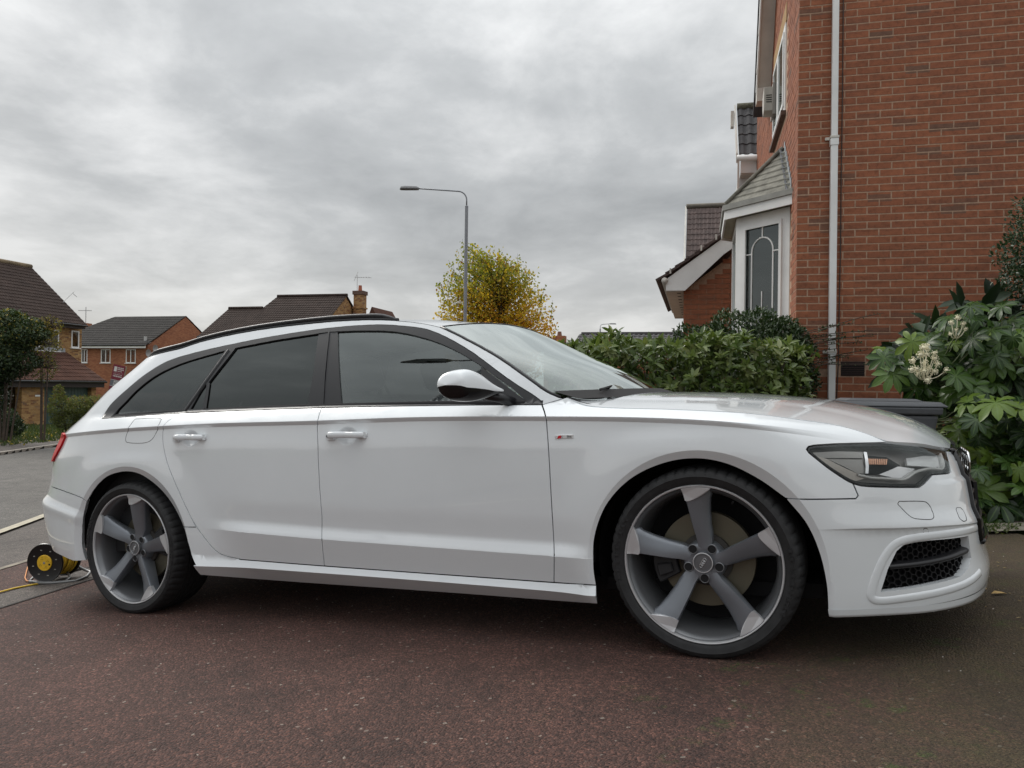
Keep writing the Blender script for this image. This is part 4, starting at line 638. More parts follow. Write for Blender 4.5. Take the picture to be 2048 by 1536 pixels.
# black strips behind the shut lines, standing in for the shade in the gaps
def gap_strip(pts, func=W, w=.012, depth=.013):
    P = np.array(pts); t = np.gradient(P,axis=0); t /= np.linalg.norm(t,axis=1,keepdims=True)+1e-9; n2 = np.stack([-t[:,1],t[:,0]],1)
    A = P+n2*w; B = P-n2*w
    XA = func(A[:,0],A[:,1])-fnormal(func,A[:,0],A[:,1])*depth; XB = func(B[:,0],B[:,1])-fnormal(func,B[:,0],B[:,1])*depth
    n = len(P); V = list(XA)+list(XB); F = [(i,i+1,n+i+1,n+i) for i in range(n-1)]
    return V, F
for sg_ in (1,-1):
    mb = MB()
    for k in ('S1','S2','S3','DB','FB','fb_seam','rb_seam','sillseam','hoodcut','belt_r','belt_m','belt_f','dlo','ws','skirt_l'):
        V, F = gap_strip(O[k]); mb.add([(v[0],v[1]*sg_,v[2]) for v in V], F)
    mb.build('gap_shade_strips', M_gap, car)
# --- rear bumper, tailgate
arch2 = [p for p in O['r_arch2']]
rbump = loop('rb_seam', 'r_arch2', [(-3.55,.262),(-3.8,.285),(-4.1,.305),(-4.6,.31),(-4.95,.31),(-4.95,.68),(-4.5,.68),(-4.2,.675),(-4.0,.668)])
panel('rear_bumper', rbump, car, M_paint, creases=CRR+RR, flange=.03)
panel('tail_light', [(-3.93,.795),(-3.87,.835),(-3.83,.88),(-3.83,.93),(-3.85,.950),(-4.10,.953),(-4.30,.955),(-4.30,.84),(-4.30,.80),(-4.1,.795)], car, M_red, off=.011, flange=.03, grid=.02)
panel('tailgate', [(-4.95,.685),(-4.31,.675),(-4.31,.96),(-4.345,1.05),(-4.37,1.15),(-4.35,1.25),(-4.2,1.315),(-4.95,1.32)], car, M_paint, holes=[[(-4.90,.99),(-4.45,.99),(-4.47,1.15),(-4.45,1.26),(-4.90,1.27)]])
panel('rear_window', [(-4.95,.98),(-4.43,.98),(-4.45,1.15),(-4.43,1.27),(-4.95,1.28)], car, M_privacy, off=-.004)
# --- window surrounds and glass
orear = loop('orear','orear2','orear3','orear4','orear5'); ofr = loop('ofr','ofr2','ofr3'); gq = loop('gq1','gq2','gq3')
gtri = rnd([tuple(p) for p in O['gtri']], 4)
dl = loop('belt_all', '-dlo')
panel('window_trim', dl, car, M_trim, holes=[orear, ofr, gq, gtri], off=.0006, shrink=.0005, hole_shrink=0, flange=.012, creases=[[tuple(p) for p in O['S2'][:1]]+[(-1.712,1.02)]])
def off_out(lp, d): return offset(lp, -d)
panel('rear_quarter_glass', off_out(gq,.008), car, M_privacy, off=-.007, flange=0)
panel('fixed_corner_glass', off_out(gtri,.006), car, M_privacy, off=-.0065, flange=0)
panel('rear_door_glass', off_out(orear,.008), car, M_privacy, off=-.0085, flange=0)
panel('front_door_glass', off_out(ofr,.008), car, M_glass, off=-.0085, flange=0)
panel('rear_door_pillar_trim', [tuple(p) for p in O['bpr']], car, M_trim, off=-.0025, shrink=.001)
panel('front_door_pillar_trim', [tuple(p) for p in O['bpf']], car, M_trim, off=-.0025, shrink=.001)
panel('mirror_triangle', [tuple(p) for p in O['mtri']], car, M_blackp, off=-.001, shrink=0)
V_ = []
ribbon('belt_moulding', [tuple(p) for p in O['belt_all']], .000, .020, .0018, car, M_belt)
cp_ = np.array(O['gq2']); ribbon('pillar_moulding', [tuple(p+(.022,0)) for p in cp_], -.012, .012, .006, car, M_trim)
for k, nm in (('orear4','glass_divider'),):
    ribbon(nm, [tuple(p) for p in O[k]], -.008, .008, .003, car, M_trim)
# --- roof, windscreen, hood
G_ = np.array(O['gut'] if O['gut'][0][0] < O['gut'][-1][0] else O['gut'][::-1])
GX = W(G_[:,0], G_[:,1]); GX = np.vstack([W(np.array([-4.2,-3.95,-3.6]), np.array([1.318,1.345,1.352])), GX])
GX = GX[np.argsort(GX[:,0])]
r_y = tab(GX[:,0], -GX[:,1], .03); r_z = tab(GX[:,0], GX[:,2], .03)
r_zc = tab([-3.4,-3.2,-2.9,-2.5,-2.0,-1.6,-1.39,-1.1],[1.335,1.36,1.40,1.432,1.442,1.432,1.415,1.368],.06)
x0r = GX[:,0].min()
def ROOF(a, u):
    a = np.asarray(a, float); u = np.asarray(u, float)
    xf = -1.147+.05*(1-u*u); xr = x0r-.10*(1-u*u); x = xr+(xf-xr)*a
    ye = r_y(x); return np.stack([x, u*ye, r_z(x)+(r_zc(x)-r_z(x))*(1-np.abs(u)**2.3)], -1)
sheet('roof_panel', ROOF, np.linspace(0,.9995,60), np.linspace(-1,1,41), car, M_paint)
# spoiler
def SPO(a, u):
    a = np.asarray(a,float); u = np.asarray(u,float)
    xr = x0r-.10*(1-u*u); x = xr-.16*a*(1-.35*u**6); ye = float(r_y(x0r))*(1-.04*a)
    z = float(r_z(x0r))+(float(r_zc(x0r))-float(r_z(x0r)))*(1-np.abs(u)**2.3) - .045*a*(.6+.4*a)+.012*np.sin(math.pi*a)
    return np.stack([x, u*ye, z], -1)
def SPOb(a, u):
    p = SPO(a, u); p[...,2] -= .03*(1-a)+.012; return p
mb = MB(); A_ = np.linspace(0,1,10); U_ = np.linspace(-1,1,31)
for fn, fl_ in ((SPO,True),(SPOb,False)):
    a, u = np.meshgrid(A_,U_,indexing='ij'); X = fn(a,u).reshape(-1,3); nv = 31
    f = [(i*nv+j,(i+1)*nv+j,(i+1)*nv+j+1,i*nv+j+1) for i in range(9) for j in range(30)]
    mb.add(X, [q[::-1] for q in f] if fl_ else f)
nb_ = 310
mb.f += [(9*31+j, 9*31+j+1, nb_+9*31+j+1, nb_+9*31+j) for j in range(30)]; mb.m += [0]*30
for j in (0,30): mb.f += [(i*31+j,(i+1)*31+j,nb_+(i+1)*31+j,nb_+i*31+j) for i in range(9)]; mb.m += [0]*9
mb.build('roof_spoiler', M_paint, car, smooth=True, angle=35)
# windscreen
WSE = W(np.array([p[0] for p in O['ws']]), np.array([p[1] for p in O['ws']]))
ez = WSE[:,2]; o_ = np.argsort(ez); we_x = tab(ez[o_], WSE[o_,0]); we_y = tab(ez[o_], -WSE[o_,1])
wc_x = tab([.95,.98,1.031,1.112,1.197,1.248,1.313,1.372],[-.31,-.365,-.455,-.60,-.775,-.872,-.985,-1.097],.02)
def WS(v, u):
    v = np.asarray(v,float); u = np.asarray(u,float)
    z0, z1 = .963, 1.319
    ze = z1+(z0-z1)*v; zc = 1.368+(.957-1.368)*v
    xe = we_x(ze); ye = we_y(ze); xc = wc_x(zc); k = 1-u*u
    return np.stack([xe+(xc-xe)*k, u*ye, ze+(zc-ze)*k], -1)
sheet('windscreen', WS, np.linspace(0,1,24), np.linspace(-.988,.988,33), car, M_screen)
mbk = MB()
for sg_ in (1,-1):
    pts = [Vector(p) for p in WS(np.linspace(0,1,20), np.full(20, .993*sg_))]
    mbk.tube([p+Vector((0,0,.001)) for p in pts], .0065, 6)
mbk.tube([Vector(p) for p in WS(np.full(20,-.004), np.linspace(-.99,.99,20))], .0035, 5)
mbk.build('windscreen_seal', M_trim, car, smooth=True)
# cowl
def COWL(v, u):
    v = np.asarray(v,float); u = np.asarray(u,float); p = WS(np.full_like(u,.93)+.07*v, u)
    p[...,2] += .004+.0*v; p[...,0] += .06*v; p[...,2] -= .012*v; return p
sheet('cowl_panel', COWL, np.linspace(0,1,5), np.linspace(-.97,.97,30), car, M_gap)
# hood
HC = W(np.array([p[0] for p in O['hoodcut']]), np.array([p[1] for p in O['hoodcut']]))
h_ye = tab(HC[:,0], -HC[:,1], .02); h_ze = tab(HC[:,0], HC[:,2], .02)
h_zc = tab([-.6,-.47,-.161,.083,.213,.417,.546,.671,.79,.845,.88],[.982,.974,.953,.930,.912,.878,.846,.806,.752,.713,.672],.02)
_lx = np.linspace(-.5,.62,40); _B = (h_zc(_lx)-h_ze(_lx))/h_ye(_lx)**2.4
_B2 = [float((h_zc(.718)-.715)/.698**2.4), float((h_zc(.818)-.684)/.519**2.4)]
h_B = tab(list(_lx)+[.718,.818], list(_B)+_B2, .03)
def HOOD(x, y):
    x = np.asarray(x,float); y = np.asarray(y,float); ay = np.abs(y)
    z = h_zc(x)-h_B(x)*ay**2.4
    # raised centre section with soft power crease
    c = .60-.10*sst(-.4,.8,x)
    z = z + .004*(sst(c+.05,c-.05,ay))*sst(.86,.70,x)*sst(-.5,-.3,x)
    return np.stack([x+0*y, y, z], -1)
lt = W(np.array([p[0] for p in O['lamp_tr']]), np.array([p[1] for p in O['lamp_tr']]))   # inner corner .. outer
hp = [(x, y) for x, y, z in HC] + [(x, y) for x, y, z in lt[::-1]] + [(.838,-.44),(.852,-.30),(.860,-.15)]
hp += [(.862,0)] + [(x, -y) for x, y in hp[::-1]]
rear_edge = [(-.50,.70),(-.455,.5),(-.415,.3),(-.40,0),(-.415,-.3),(-.455,-.5),(-.50,-.70)]
hl = loop(hp + rear_edge)
panel('hood', hl, car, M_paint, func=HOOD, grid=.04, mirror=False, flange=.014, creases=[[(x, s*( .60-.10*float(sst(-.4,.8,x)))) for x in np.arange(-.4,.8,.04)] for s in (1,-1)])
# wipers
for a, b in (((-.43,-.62,.988),(-.535,.02,1.02)),((-.42,.10,.992),(-.60,.62,1.03))):
    mb = MB(); mb.tube([a, tuple((np.array(a)+np.array(b))/2+np.array([.015,0,.006])), b], [.006,.005,.003], 6)
    mb.build('wiper', M_blackp, car, smooth=True)
# --- grille
grm = MB(); ss = np.linspace(1.07,1.54,16)
def across(z, d):
    p = W(ss, np.full_like(ss, z)); n = fnormal(W, ss, np.full_like(ss, z)); p = p+n*d
    q = p[::-1].copy(); q[:,1] *= -1; return [tuple(v) for v in np.vstack([p, q[1:]])]
back = [across(z,-.03) for z in np.linspace(.345,.675,8)]
gm = MB(); n_ = len(back[0])
for r_ in back: gm.v += r_
gm.f += [(i*n_+j,i*n_+j+1,(i+1)*n_+j+1,(i+1)*n_+j) for i in range(7) for j in range(n_-1)]; gm.m += [0]*(7*(n_-1))
gr = gm.build('radiator_grille', M_gap, car)
for k, z in enumerate(np.linspace(.385,.645,7)):
    for dz in ((0,) if k % 1 else (0,)):
        MB().tube(across(z, -.004), .0075, 6, ry=.006).build('grille_slat', M_blackp, gr, smooth=True)
fr_ = [(1.085,.668),(1.066,.60),(1.054,.49),(1.052,.40),(1.066,.354)]
for sg_ in (1,-1):
    o = ribbon('grille_frame', cat(fr_), -.002, .018, .012, gr, M_gloss, mirror=False)[0]
    if sg_ == -1:
        for v in o.data.vertices: v.co.y *= -1
        o.data.flip_normals()
for z_ in (.672,.348): MB().tube(across(z_, .006), .010, 6).build('grille_frame', M_gloss, gr, smooth=True)
em = MB()
for i in range(4):
    c = (.920, -.105+.07*i, .605)
    em.add(*[x for x in (lambda m_: (m_.v, m_.f))(MB().lathe([(.042+.005*math.cos(t), .005*math.sin(t)) for t in np.linspace(0,2*math.pi,7)[:-1]], 24, 'x', c, closed=True))])
em.build('ring_emblem', M_chrome, gr, smooth=True)
pl = MB().box((.918,-.26,.43),(.930,.26,.54)); pl.build('number_plate_holder', M_blackp, gr)
# --- underbody and wheel wells
ub = MB(); ub.box((-3.45,-.74,.19),(.50,.74,.24)); ub.build('underbody', M_gap, car)
for ax, az, ar in ARCH:
    for sg_ in (1,-1):
        mb = MB(); n = 24; prof = [(ar+.012, .86), (ar+.035,.80), (ar+.04,.52), (.05,.50)]
        vs = []; 
        for k in range(n+1):
            a = math.radians(-14+208*k/n)
            for r, y in prof: vs.append((ax+r*math.cos(a), sg_*y, az+r*math.sin(a)))
        m_ = len(prof); mb.add(vs, [(k*m_+j,(k+1)*m_+j,(k+1)*m_+j+1,k*m_+j+1) for k in range(n) for j in range(m_-1)])
        mb.build('wheel_arch_liner', M_gap, car, smooth=True)
# --- cabin
cb = MB(); cb.box((-3.5,-.76,.30),(-.45,.76,.36))
for s_ in (1,-1): cb.box((-3.4,s_*.80-.01,.30),(-.5,s_*.80+.01,.93))
cb.box((-.72,-.78,.35),(-.50,.78,.93)); cb.box((-3.5,-.76,.3),(-3.42,.76,.95)); cb.build('cabin_lining', M_dark, car)
ROOFi = lambda a,u: ROOF(a,u*.97)-np.array([0,0,.035])
sheet('headlining', ROOFi, np.linspace(.02,.98,20), np.linspace(-1,1,11), car, M_dark, flip=True)
sheet('dashboard', lambda a,u: np.stack([-.45-.42*a, u*.74, .955-.01*a-.05*a**3+.02*np.cos(u*3)], -1), np.linspace(0,1,8), np.linspace(-1,1,12), car, M_dark)
def seat(x, y, w):
    mb = MB(); r = Matrix.Translation((x,y,.62)) @ Matrix.Rotation(math.radians(-18),4,'Y')
    mb.box((-.06,-w/2,-.15),(.06,w/2,.42),M=r); 
    o = mb.build('seat', M_seat, car, angle=60, bevel=.04, seg=3)
    h = MB().box((-.05,-.13,.48),(.05,.13,.66),M=r); h.build('headrest', M_seat, o, angle=60, bevel=.04, seg=3)
for y in (-.38,.38): seat(-1.62,y,.5)
for y in (-.38,.38): seat(-2.45,y,.6)
sw = MB(); c0 = Vector((-1.02,-.38,.88)); a1 = Vector((0,1,0)); a2 = Vector((-.42,0,.9)).normalized()
sw.tube([c0+(a1*math.cos(t)+a2*math.sin(t))*.185 for t in np.linspace(0,2*math.pi,29)], .015, 6, cap=False); sw.tube([c0-a1*.18, c0+a1*.18], .018, 6); sw.tube([c0, c0+Vector((.3,0,-.12))], .03, 6)
sw.build('steering_wheel', M_dark, car, smooth=True)
# --- roof rails
rx = np.linspace(-3.07,-1.40,40)
for sg_ in (1,-1):
    P = []; R_l = []
    for i, x in enumerate(rx):
        t = i/(len(rx)-1); e = min(1, min(t, 1-t)/.07); lift = .002+.020*math.sin(math.pi/2*e)
        y_ = float(r_y(x))-.016; P.append((x, sg_*y_, float(r_z(x))+lift)); R_l.append(.008+.003*e)
    mb = MB().tube(P, R_l, 8, ry=None)
    lo_ = [(p[0], p[1], float(r_z(p[0]))+.004) for p in P]
    mb.tube(lo_, .011, 6)
    nP = len(P); mb.add([(p[0],p[1]-sg_*.004,p[2]-.004) for p in P]+[(p[0],p[1]-sg_*.004,float(r_z(p[0]))-.004) for p in P], [(i,i+1,nP+i+1,nP+i) for i in range(nP-1)])
    mb.build('roof_rail', M_trim, car, smooth=True)

# ---------------------------------------------------------------- wheels
M_tyre = mat('tyre_rubber', (.016,.016,.017), .72)
noisy(M_tyre, 30, .35, .25, bscale=120, bdist=.002)
M_alloy = mat('grey_alloy', (.21,.225,.25), .36, .5); M_alloy_i = mat('alloy_barrel', (.20,.205,.215), .33, .6)
M_mach = mat('machined_alloy', (.62,.625,.64), .28, .45)
M_disc = mat('brake_disc', (.16,.145,.105), .5, .6); M_cal = mat('brake_caliper', (.02,.02,.022), .6)
def polar(r, a): return (r*math.cos(math.radians(a)), r*math.sin(math.radians(a)))
def make_wheel(name, phase, tip_left):
    """outer face towards -y, centre at the origin"""
    w = bpy.data.objects.new(name, None); link(w, car)
    # tyre: lathe with sidewall bulge, grooves and shoulder blocks
    prof = [(.276,.010),(.284,-.002),(.296,-.010),(.309,-.0115),(.312,-.0135),(.3145,-.0115),(.324,-.009),(.331,-.002),(.3355,.010),(.339,.026),(.3415,.045)]
    yb = .045
    for g in (.075,.108,.142,.175):
        prof += [(.3425,g-.005),(.334,g-.004),(.334,g+.004),(.3425,g+.005)]
    prof += [(.3415,.205),(.336,.235),(.325,.252),(.300,.255),(.276,.240)]
    n = 280; mb = MB(); vs = []; m_ = len(prof)
    for k in range(n):
        th = 2*math.pi*k/n; cut = (k % 5) in (0,)
        for j, (r, y) in enumerate(prof):
            yy = y; rr = r
            if cut and 7 <= j <= 10: rr = r-.0055
            if cut and j in (m_-5, m_-4): rr = r-.006
            vs.append((rr*math.cos(th), yy, rr*math.sin(th)))
    mb.add(vs, [(k*m_+j, ((k+1)%n)*m_+j, ((k+1)%n)*m_+j+1, k*m_+j+1) for k in range(n) for j in range(m_-1)])
    ty = mb.build('tyre', M_tyre, w, smooth=True, angle=40)
    # raised maker blocks on the sidewall
    tm = MB()
    for a0, cnt in ((-8,9),(172,9)):
        for k in range(cnt):
            a = math.radians(a0 + (k-cnt/2)*5.2)
            for (r0, r1, da) in ((.300,.318,.8),(.300,.303,1.9),(.315,.318,1.9)) if k % 3 else ((.300,.318,.8),(.3075,.3105,1.9)):
                q = [(r0*math.cos(a-math.radians(da)), r0*math.sin(a-math.radians(da))),(r1*math.cos(a-math.radians(da)), r1*math.sin(a-math.radians(da))),(r1*math.cos(a+math.radians(da)), r1*math.sin(a+math.radians(da))),(r0*math.cos(a+math.radians(da)), r0*math.sin(a+math.radians(da)))]
                tm.prism(q, lambda x, z: (x,-.0138,z), lambda x, z: (x,-.008,z))
    tm.build('sidewall_relief', M_tyre, w)['kind'] = 'stuff'
    # rim
    rim = bpy.data.objects.new('rim', None)
    mb = MB().lathe([(.2715,.012),(.2735,.001),(.2755,-.0035),(.2795,-.0045),(.282,-.002),(.2825,.008)], 120); rim = mb.build('rim', M_mach, w, smooth=True, angle=50)
    MB().lathe([(.2715,.004),(.268,.010),(.262,.016),(.257,.030),(.250,.055),(.246,.10),(.243,.14),(.243,.20)], 120).build('rim_barrel', M_alloy_i, w, smooth=True)
    MB().lathe([(.243,.20),(.10,.21)], 60).build('rim_back', M_gap, w, smooth=True)
    # spokes: twisted blades with a machined foot at the lip
    for k in range(5):
        mb = MB(); N_ = 14; rows = []
        base = phase + 72*k
        for i in range(N_):
            t = i/(N_-1); r = .050+(.2702-.050)*t
            aL = np.interp(r, [.05,.08,.113,.17,.229,.267,.275], [19,12.7,12.2,10.9,10.2,10.3,10.6])
            aR = np.interp(r, [.05,.075,.096,.138,.188,.235,.252,.267,.275], [-36,-30,-24,-16.3,-12.5,-11.5,-12.6,-10.6,-10.3])
            yo = np.interp(r, [.05,.08,.14,.22,.27], [.040,.034,.020,.006,.0015])
            tw = .022*math.sin(math.pi*min(max((r-.05)/.25,0),1))**.7
            row = []
            for q in (0,.06,.25,.5,.75,.94,1):
                a = aL+(aR-aL)*q
                y = yo + tw*(q**1.3) + .010*(0 if .05 < q < .95 else 1) - .004*math.sin(math.pi*q)
                p = polar(r, base+a); row.append((p[0], y, p[1]))
            # back of the blade
            for q in (1, 0):
                a = aL+(aR-aL)*(.12+.76*q); p = polar(r, base+a); row.append((p[0], yo+.055+.02*(1-t), p[1]))
            rows.append(row)
        m_ = len(rows[0]); vs = [v for r_ in rows for v in r_]
        fs = [(i*m_+j, (i+1)*m_+j, (i+1)*m_+(j+1)%m_, i*m_+(j+1)%m_) for i in range(N_-1) for j in range(m_)]
        fs.append(tuple((N_-1)*m_+j for j in range(m_)))
        mb.add(vs, fs); sp = mb.build('spoke', M_alloy, w, smooth=True, angle=48)
        # machined foot
        crv = [(.2705,10.6),(.255,10.3),(.2295,10.2),(.226,8.6),(.2265,5.5),(.231,2),(.238,-2),(.247,-5.6),(.258,-8.8),(.2705,-10.9)]
        out_ = [(.2735,a) for a in np.linspace(-11,10.8,9)]
        poly = crv + out_
        f0 = lambda r, a: (polar(r,base+a)[0], -.0046 if r > .262 else .0005, polar(r,base+a)[1])
        f1 = lambda r, a: (polar(r,base+a)[0], .020 if r < .262 else .012, polar(r,base+a)[1])
        MB().prism(poly, f0, f1).build('spoke_foot', M_mach, w)
    # hub
    hub = MB().lathe([(.0,.040),(.040,.040),(.052,.037),(.066,.041),(.074,.055),(.078,.09)], 60).build('hub', M_alloy, w, smooth=True)
    for k in range(5):
        c = polar(.0575, phase+36+72*k)
        MB().lathe([(.0145,.0345),(.0155,.033),(.0178,.036)], 24, 'y', (c[0],0,c[1])).build('bolt_hole_rim', M_alloy_i, w, smooth=True)
        MB().lathe([(.0,.0352),(.0146,.0352),(.0146,.0345)], 20, 'y', (c[0],0,c[1])).build('bolt_hole', M_gap, w)
    cap = MB().lathe([(.0,.026),(.029,.027),(.0305,.0245),(.034,.025),(.0355,.029),(.036,.042)], 48).build('centre_cap', mat('cap_grey',(.16,.165,.175),.35,.5), w, smooth=True, angle=40)
    rg = MB()
    for i in range(4):
        d = (-.0125+i*.0083); a = math.radians(55); cx_, cz_ = d*math.cos(a), d*math.sin(a)
        rg.lathe([(.0062+.0008*math.cos(t), .0008*math.sin(t)) for t in np.linspace(0,2*math.pi,6)[:-1]], 20, 'y', (cx_,.0245,cz_), closed=True)
    rg.build('ring_emblem', M_chrome, w, smooth=True)
    MB().lathe([(.033,.024),(.0345,.0235),(.036,.0245)], 48).build('cap_edge', M_mach, w, smooth=True)
    va = polar(.252, phase-30-36*0+0); MB().tube([(va[0],.012,va[1]),(va[0]*.965,.016,va[1]*.965)], .0035, 8).build('valve', M_gap, w)
    # brake
    MB().lathe([(.095,.105),(.172,.105),(.173,.108),(.173,.135),(.095,.135)], 72).build('brake_disc', M_disc, w, smooth=True, angle=35)
    MB().lathe([(.0,.085),(.085,.085),(.095,.09),(.095,.135)], 48).build('brake_hat', mat('brake_hat',(.05,.045,.04),.8), w, smooth=True, angle=35)
    mb = MB(); A0 = 180 if tip_left else 10
    for a in range(-26, 27, 4): pass
    for (r0,r1,y0,y1,a0,a1) in ((.105,.195,.075,.10,-27,27),(.125,.18,.060,.080,-20,-5),(.125,.18,.060,.080,5,20)):
        q = [polar(r0,A0+a) for a in np.linspace(a0,a1,8)] + [polar(r1,A0+a) for a in np.linspace(a1,a0,8)]
        mb.prism(q, lambda x,z: (x,y0,z), lambda x,z: (x,y1,z))
    mb.build('brake_caliper', M_cal, w, bevel=.004, seg=1)
    return w
wf = make_wheel('front_wheel', 90.6, True); wf.location = (0,-.915,.336)
wr = make_wheel('rear_wheel', 79, False); wr.location = (-2.925,-.915,.336)
def copy_tree(o, parent=None):
    c = o.copy(); COL.objects.link(c); c.parent = parent
    for ch in list(o.children): copy_tree(ch, c)
    return c
for w0 in (wf, wr):
    c = copy_tree(w0, car); c.location = (w0.location.x, .915, .336); c.rotation_euler = (0,0,math.pi)
# ---------------------------------------------------------------- headlights
lamp = loop('lamp_bot','lamp_k','lamp_r','lamp_in','lamp_tr','lamp_top','lamp_tip','lamp_low')
M_hl_back = mat('lamp_housing', (.22,.21,.20), .30, .2)
M_hl_grey = mat('lamp_grey_plate', (.44,.43,.41), .36, .1); M_hl_beige = mat('lamp_side_plate', (.62,.58,.52), .34, .1)
M_hl_silver = mat('lamp_reflector', (.88,.88,.88), .25, .5); M_led = mat('lamp_led_guide', (.75,.75,.73), .15, .2, Coat_Weight=1.0)
hls = panel('headlight', offset(lamp, -.004), car, M_hl_back, off=-.040, flange=-.034, shrink=0, grid=.03)
def hpart(name, pts, m, off, flange=.01, curve=False, mir=True):
    for j, hp_ in enumerate(hls):
        o = panel(name, pts, hp_, m, off=off, flange=flange, shrink=0, mirror=False, grid=.025)[0]
        if j == 1:
            for v in o.data.vertices: v.co.y *= -1
            o.data.flip_normals()
for k, m_, of in (('hl_plate',M_hl_grey,-.016),('hl_plate2',M_hl_grey,-.022),('hl_low',M_hl_beige,-.012),('hl_silver',M_hl_silver,-.022),('hl_proj',M_hl_silver,-.018),('hl_dark',M_gap,-.036)):
    hpart({'hl_plate':'upper_plate','hl_plate2':'inner_plate','hl_low':'side_plate','hl_silver':'reflector','hl_proj':'beam_reflector','hl_dark':'lamp_pocket'}[k], [tuple(p) for p in O[k]], m_, of)
hpart('chrome_bar', [tuple(p) for p in O['hl_strip']], M_chrome, -.010)
c_ = np.array(O['hl_cop'])
for i in range(11):
    t0, t1 = i/11, (i+.55)/11
    q = [tuple(c_[0]*(1-t)+c_[1]*t) for t in (t0,t1)] + [tuple(c_[3]*(1-t)+c_[2]*t) for t in (t1,t0)]
    hpart('copper_rib', q, M_amber, -.018, .012)
for j, hp_ in enumerate(hls):
    for pth, w_, h_, mm, nm in ((O['hl_led'],.007,-.002,M_led,'led_strip'),):
        o = ribbon(nm, cat([tuple(p) for p in pth][::3],4), -w_, w_, h_, hp_, mm, mirror=False, base=-.02)[0]
        if j == 1:
            for v in o.data.vertices: v.co.y *= -1
            o.data.flip_normals()
    lp = offset(lamp, .006); lp = lp+[lp[0]]
    o = ribbon('lamp_frame', lp, -.0065, .0065, -.0015, hp_, M_gloss, mirror=False, base=-.010)[0]
    if j == 1:
        for v in o.data.vertices: v.co.y *= -1
        o.data.flip_normals()
    o = panel('lens', lamp, hp_, M_lens, off=-.0005, flange=.006, shrink=.003, mirror=False)[0]
    if j == 1:
        for v in o.data.vertices: v.co.y *= -1
        o.data.flip_normals()
# ---------------------------------------------------------------- door mirrors
m_top = tab([0,.2,.42,.62,.85,1],[1.018,1.048,1.085,1.098,1.088,1.050],.03); m_bot = tab([0,.2,.5,.8,1],[.992,.978,.969,.980,1.025],.03)
def MIR(t, th):
    t = np.asarray(t,float); th = np.asarray(th,float)
    zt, zb_ = m_top(t), m_bot(t); e = np.sqrt(np.clip(1-np.clip((t-.86)/.14,0,1)**2,0,1))
    cz = (zt+zb_)/2*1.; hz = (zt-zb_)/2*e+.0; hx = (.075-.018*t)*e
    cx_ = -.815-.085*t; y = -.905-.185*t
    sg = lambda a, p: np.sign(a)*np.abs(a)**p
    return np.stack([cx_+hx*sg(np.cos(th),.75), y, cz+hz*sg(np.sin(th),.80)], -1)
for side, dr in ((1, fdr[0]), (-1, fdr[1])):
    T_ = np.linspace(0,1,22)**.9; TH = np.linspace(0,2*math.pi,41)
    for nm, a0, a1, mm in (('mirror_cap', -.16, math.pi+.16, M_paint), ('mirror_base', math.pi+.17, 2*math.pi-.17, M_gloss)):
        th = np.linspace(a0,a1,24); U, V_ = np.meshgrid(T_, th, indexing='ij'); X = MIR(U, V_).reshape(-1,3)
        if nm == 'mirror_base': X = X + np.array([0,.001,.0])
        X[:,1] *= side; n2 = 24
        f = [(i*n2+j,(i+1)*n2+j,(i+1)*n2+j+1,i*n2+j+1) for i in range(21) for j in range(n2-1)]
        o = MB().add(X, f if side == 1 else [q[::-1] for q in f]).build(nm, mm, dr, smooth=True)
        if nm == 'mirror_cap': cap_ = o
    MB().tube([(-.73,-.845*side,.955),(-.765,-.88*side,.975),(-.81,-.93*side,.995)], [.022,.020,.022], 10).build('mirror_arm', M_blackp, dr, smooth=True)
# ---------------------------------------------------------------- door handles, badge
for (hx_, hz_), doors in zip(HANDLES, (fdr, rd)):
    for side, dr in ((1, doors[0]), (-1, doors[1])):
        L_ = .108; rows = []; n = 22
        for i in range(n):
            t = i/(n-1); x = hx_-L_+2*L_*t; u = abs(2*t-1)
            out_ = .034*(1-u**3.2)**.6+.004; hh = .0145*(1-.35*u**6); z = hz_+.006-.010*(t-.5)*1.0-.008*(2*t-1)**2*0
            yb_ = float(w_side(np.array(x), np.array(z), np.array(x)))+ .004
            row = []
            for a in np.linspace(0,2*math.pi,13)[:-1]:
                s_, c_2 = math.sin(a), math.cos(a)
                row.append((x, -side*(yb_-.0045*(u>.86)+out_ - .010 + .010*math.copysign(abs(c_2)**.7,c_2)), z+hh*math.copysign(abs(s_)**.7,s_)))
            rows.append(row)
        f = [(i*12+j,(i+1)*12+j,(i+1)*12+(j+1)%12,i*12+(j+1)%12) for i in range(n-1) for j in range(12)] + [tuple(range(12)), tuple((n-1)*12+j for j in range(12))]
        mb = MB().add([v for r_ in rows for v in r_], f)
        for xx in (hx_-L_+.022, hx_+L_-.024):
            mb.box((xx-.020, -side*.880 if side==1 else .880, hz_-.013), (xx+.020, -side*.928, hz_+.014))
        o = mb.build('door_handle', M_paint, dr, smooth=True, angle=50)
        if dr is fdr[0]: MB().lathe([(.0,-.001),(.006,-.001),(.006,.003)], 16, 'y', (hx_-L_+.014,-.9315,hz_+.004)).build('key_hole', M_gap, dr)
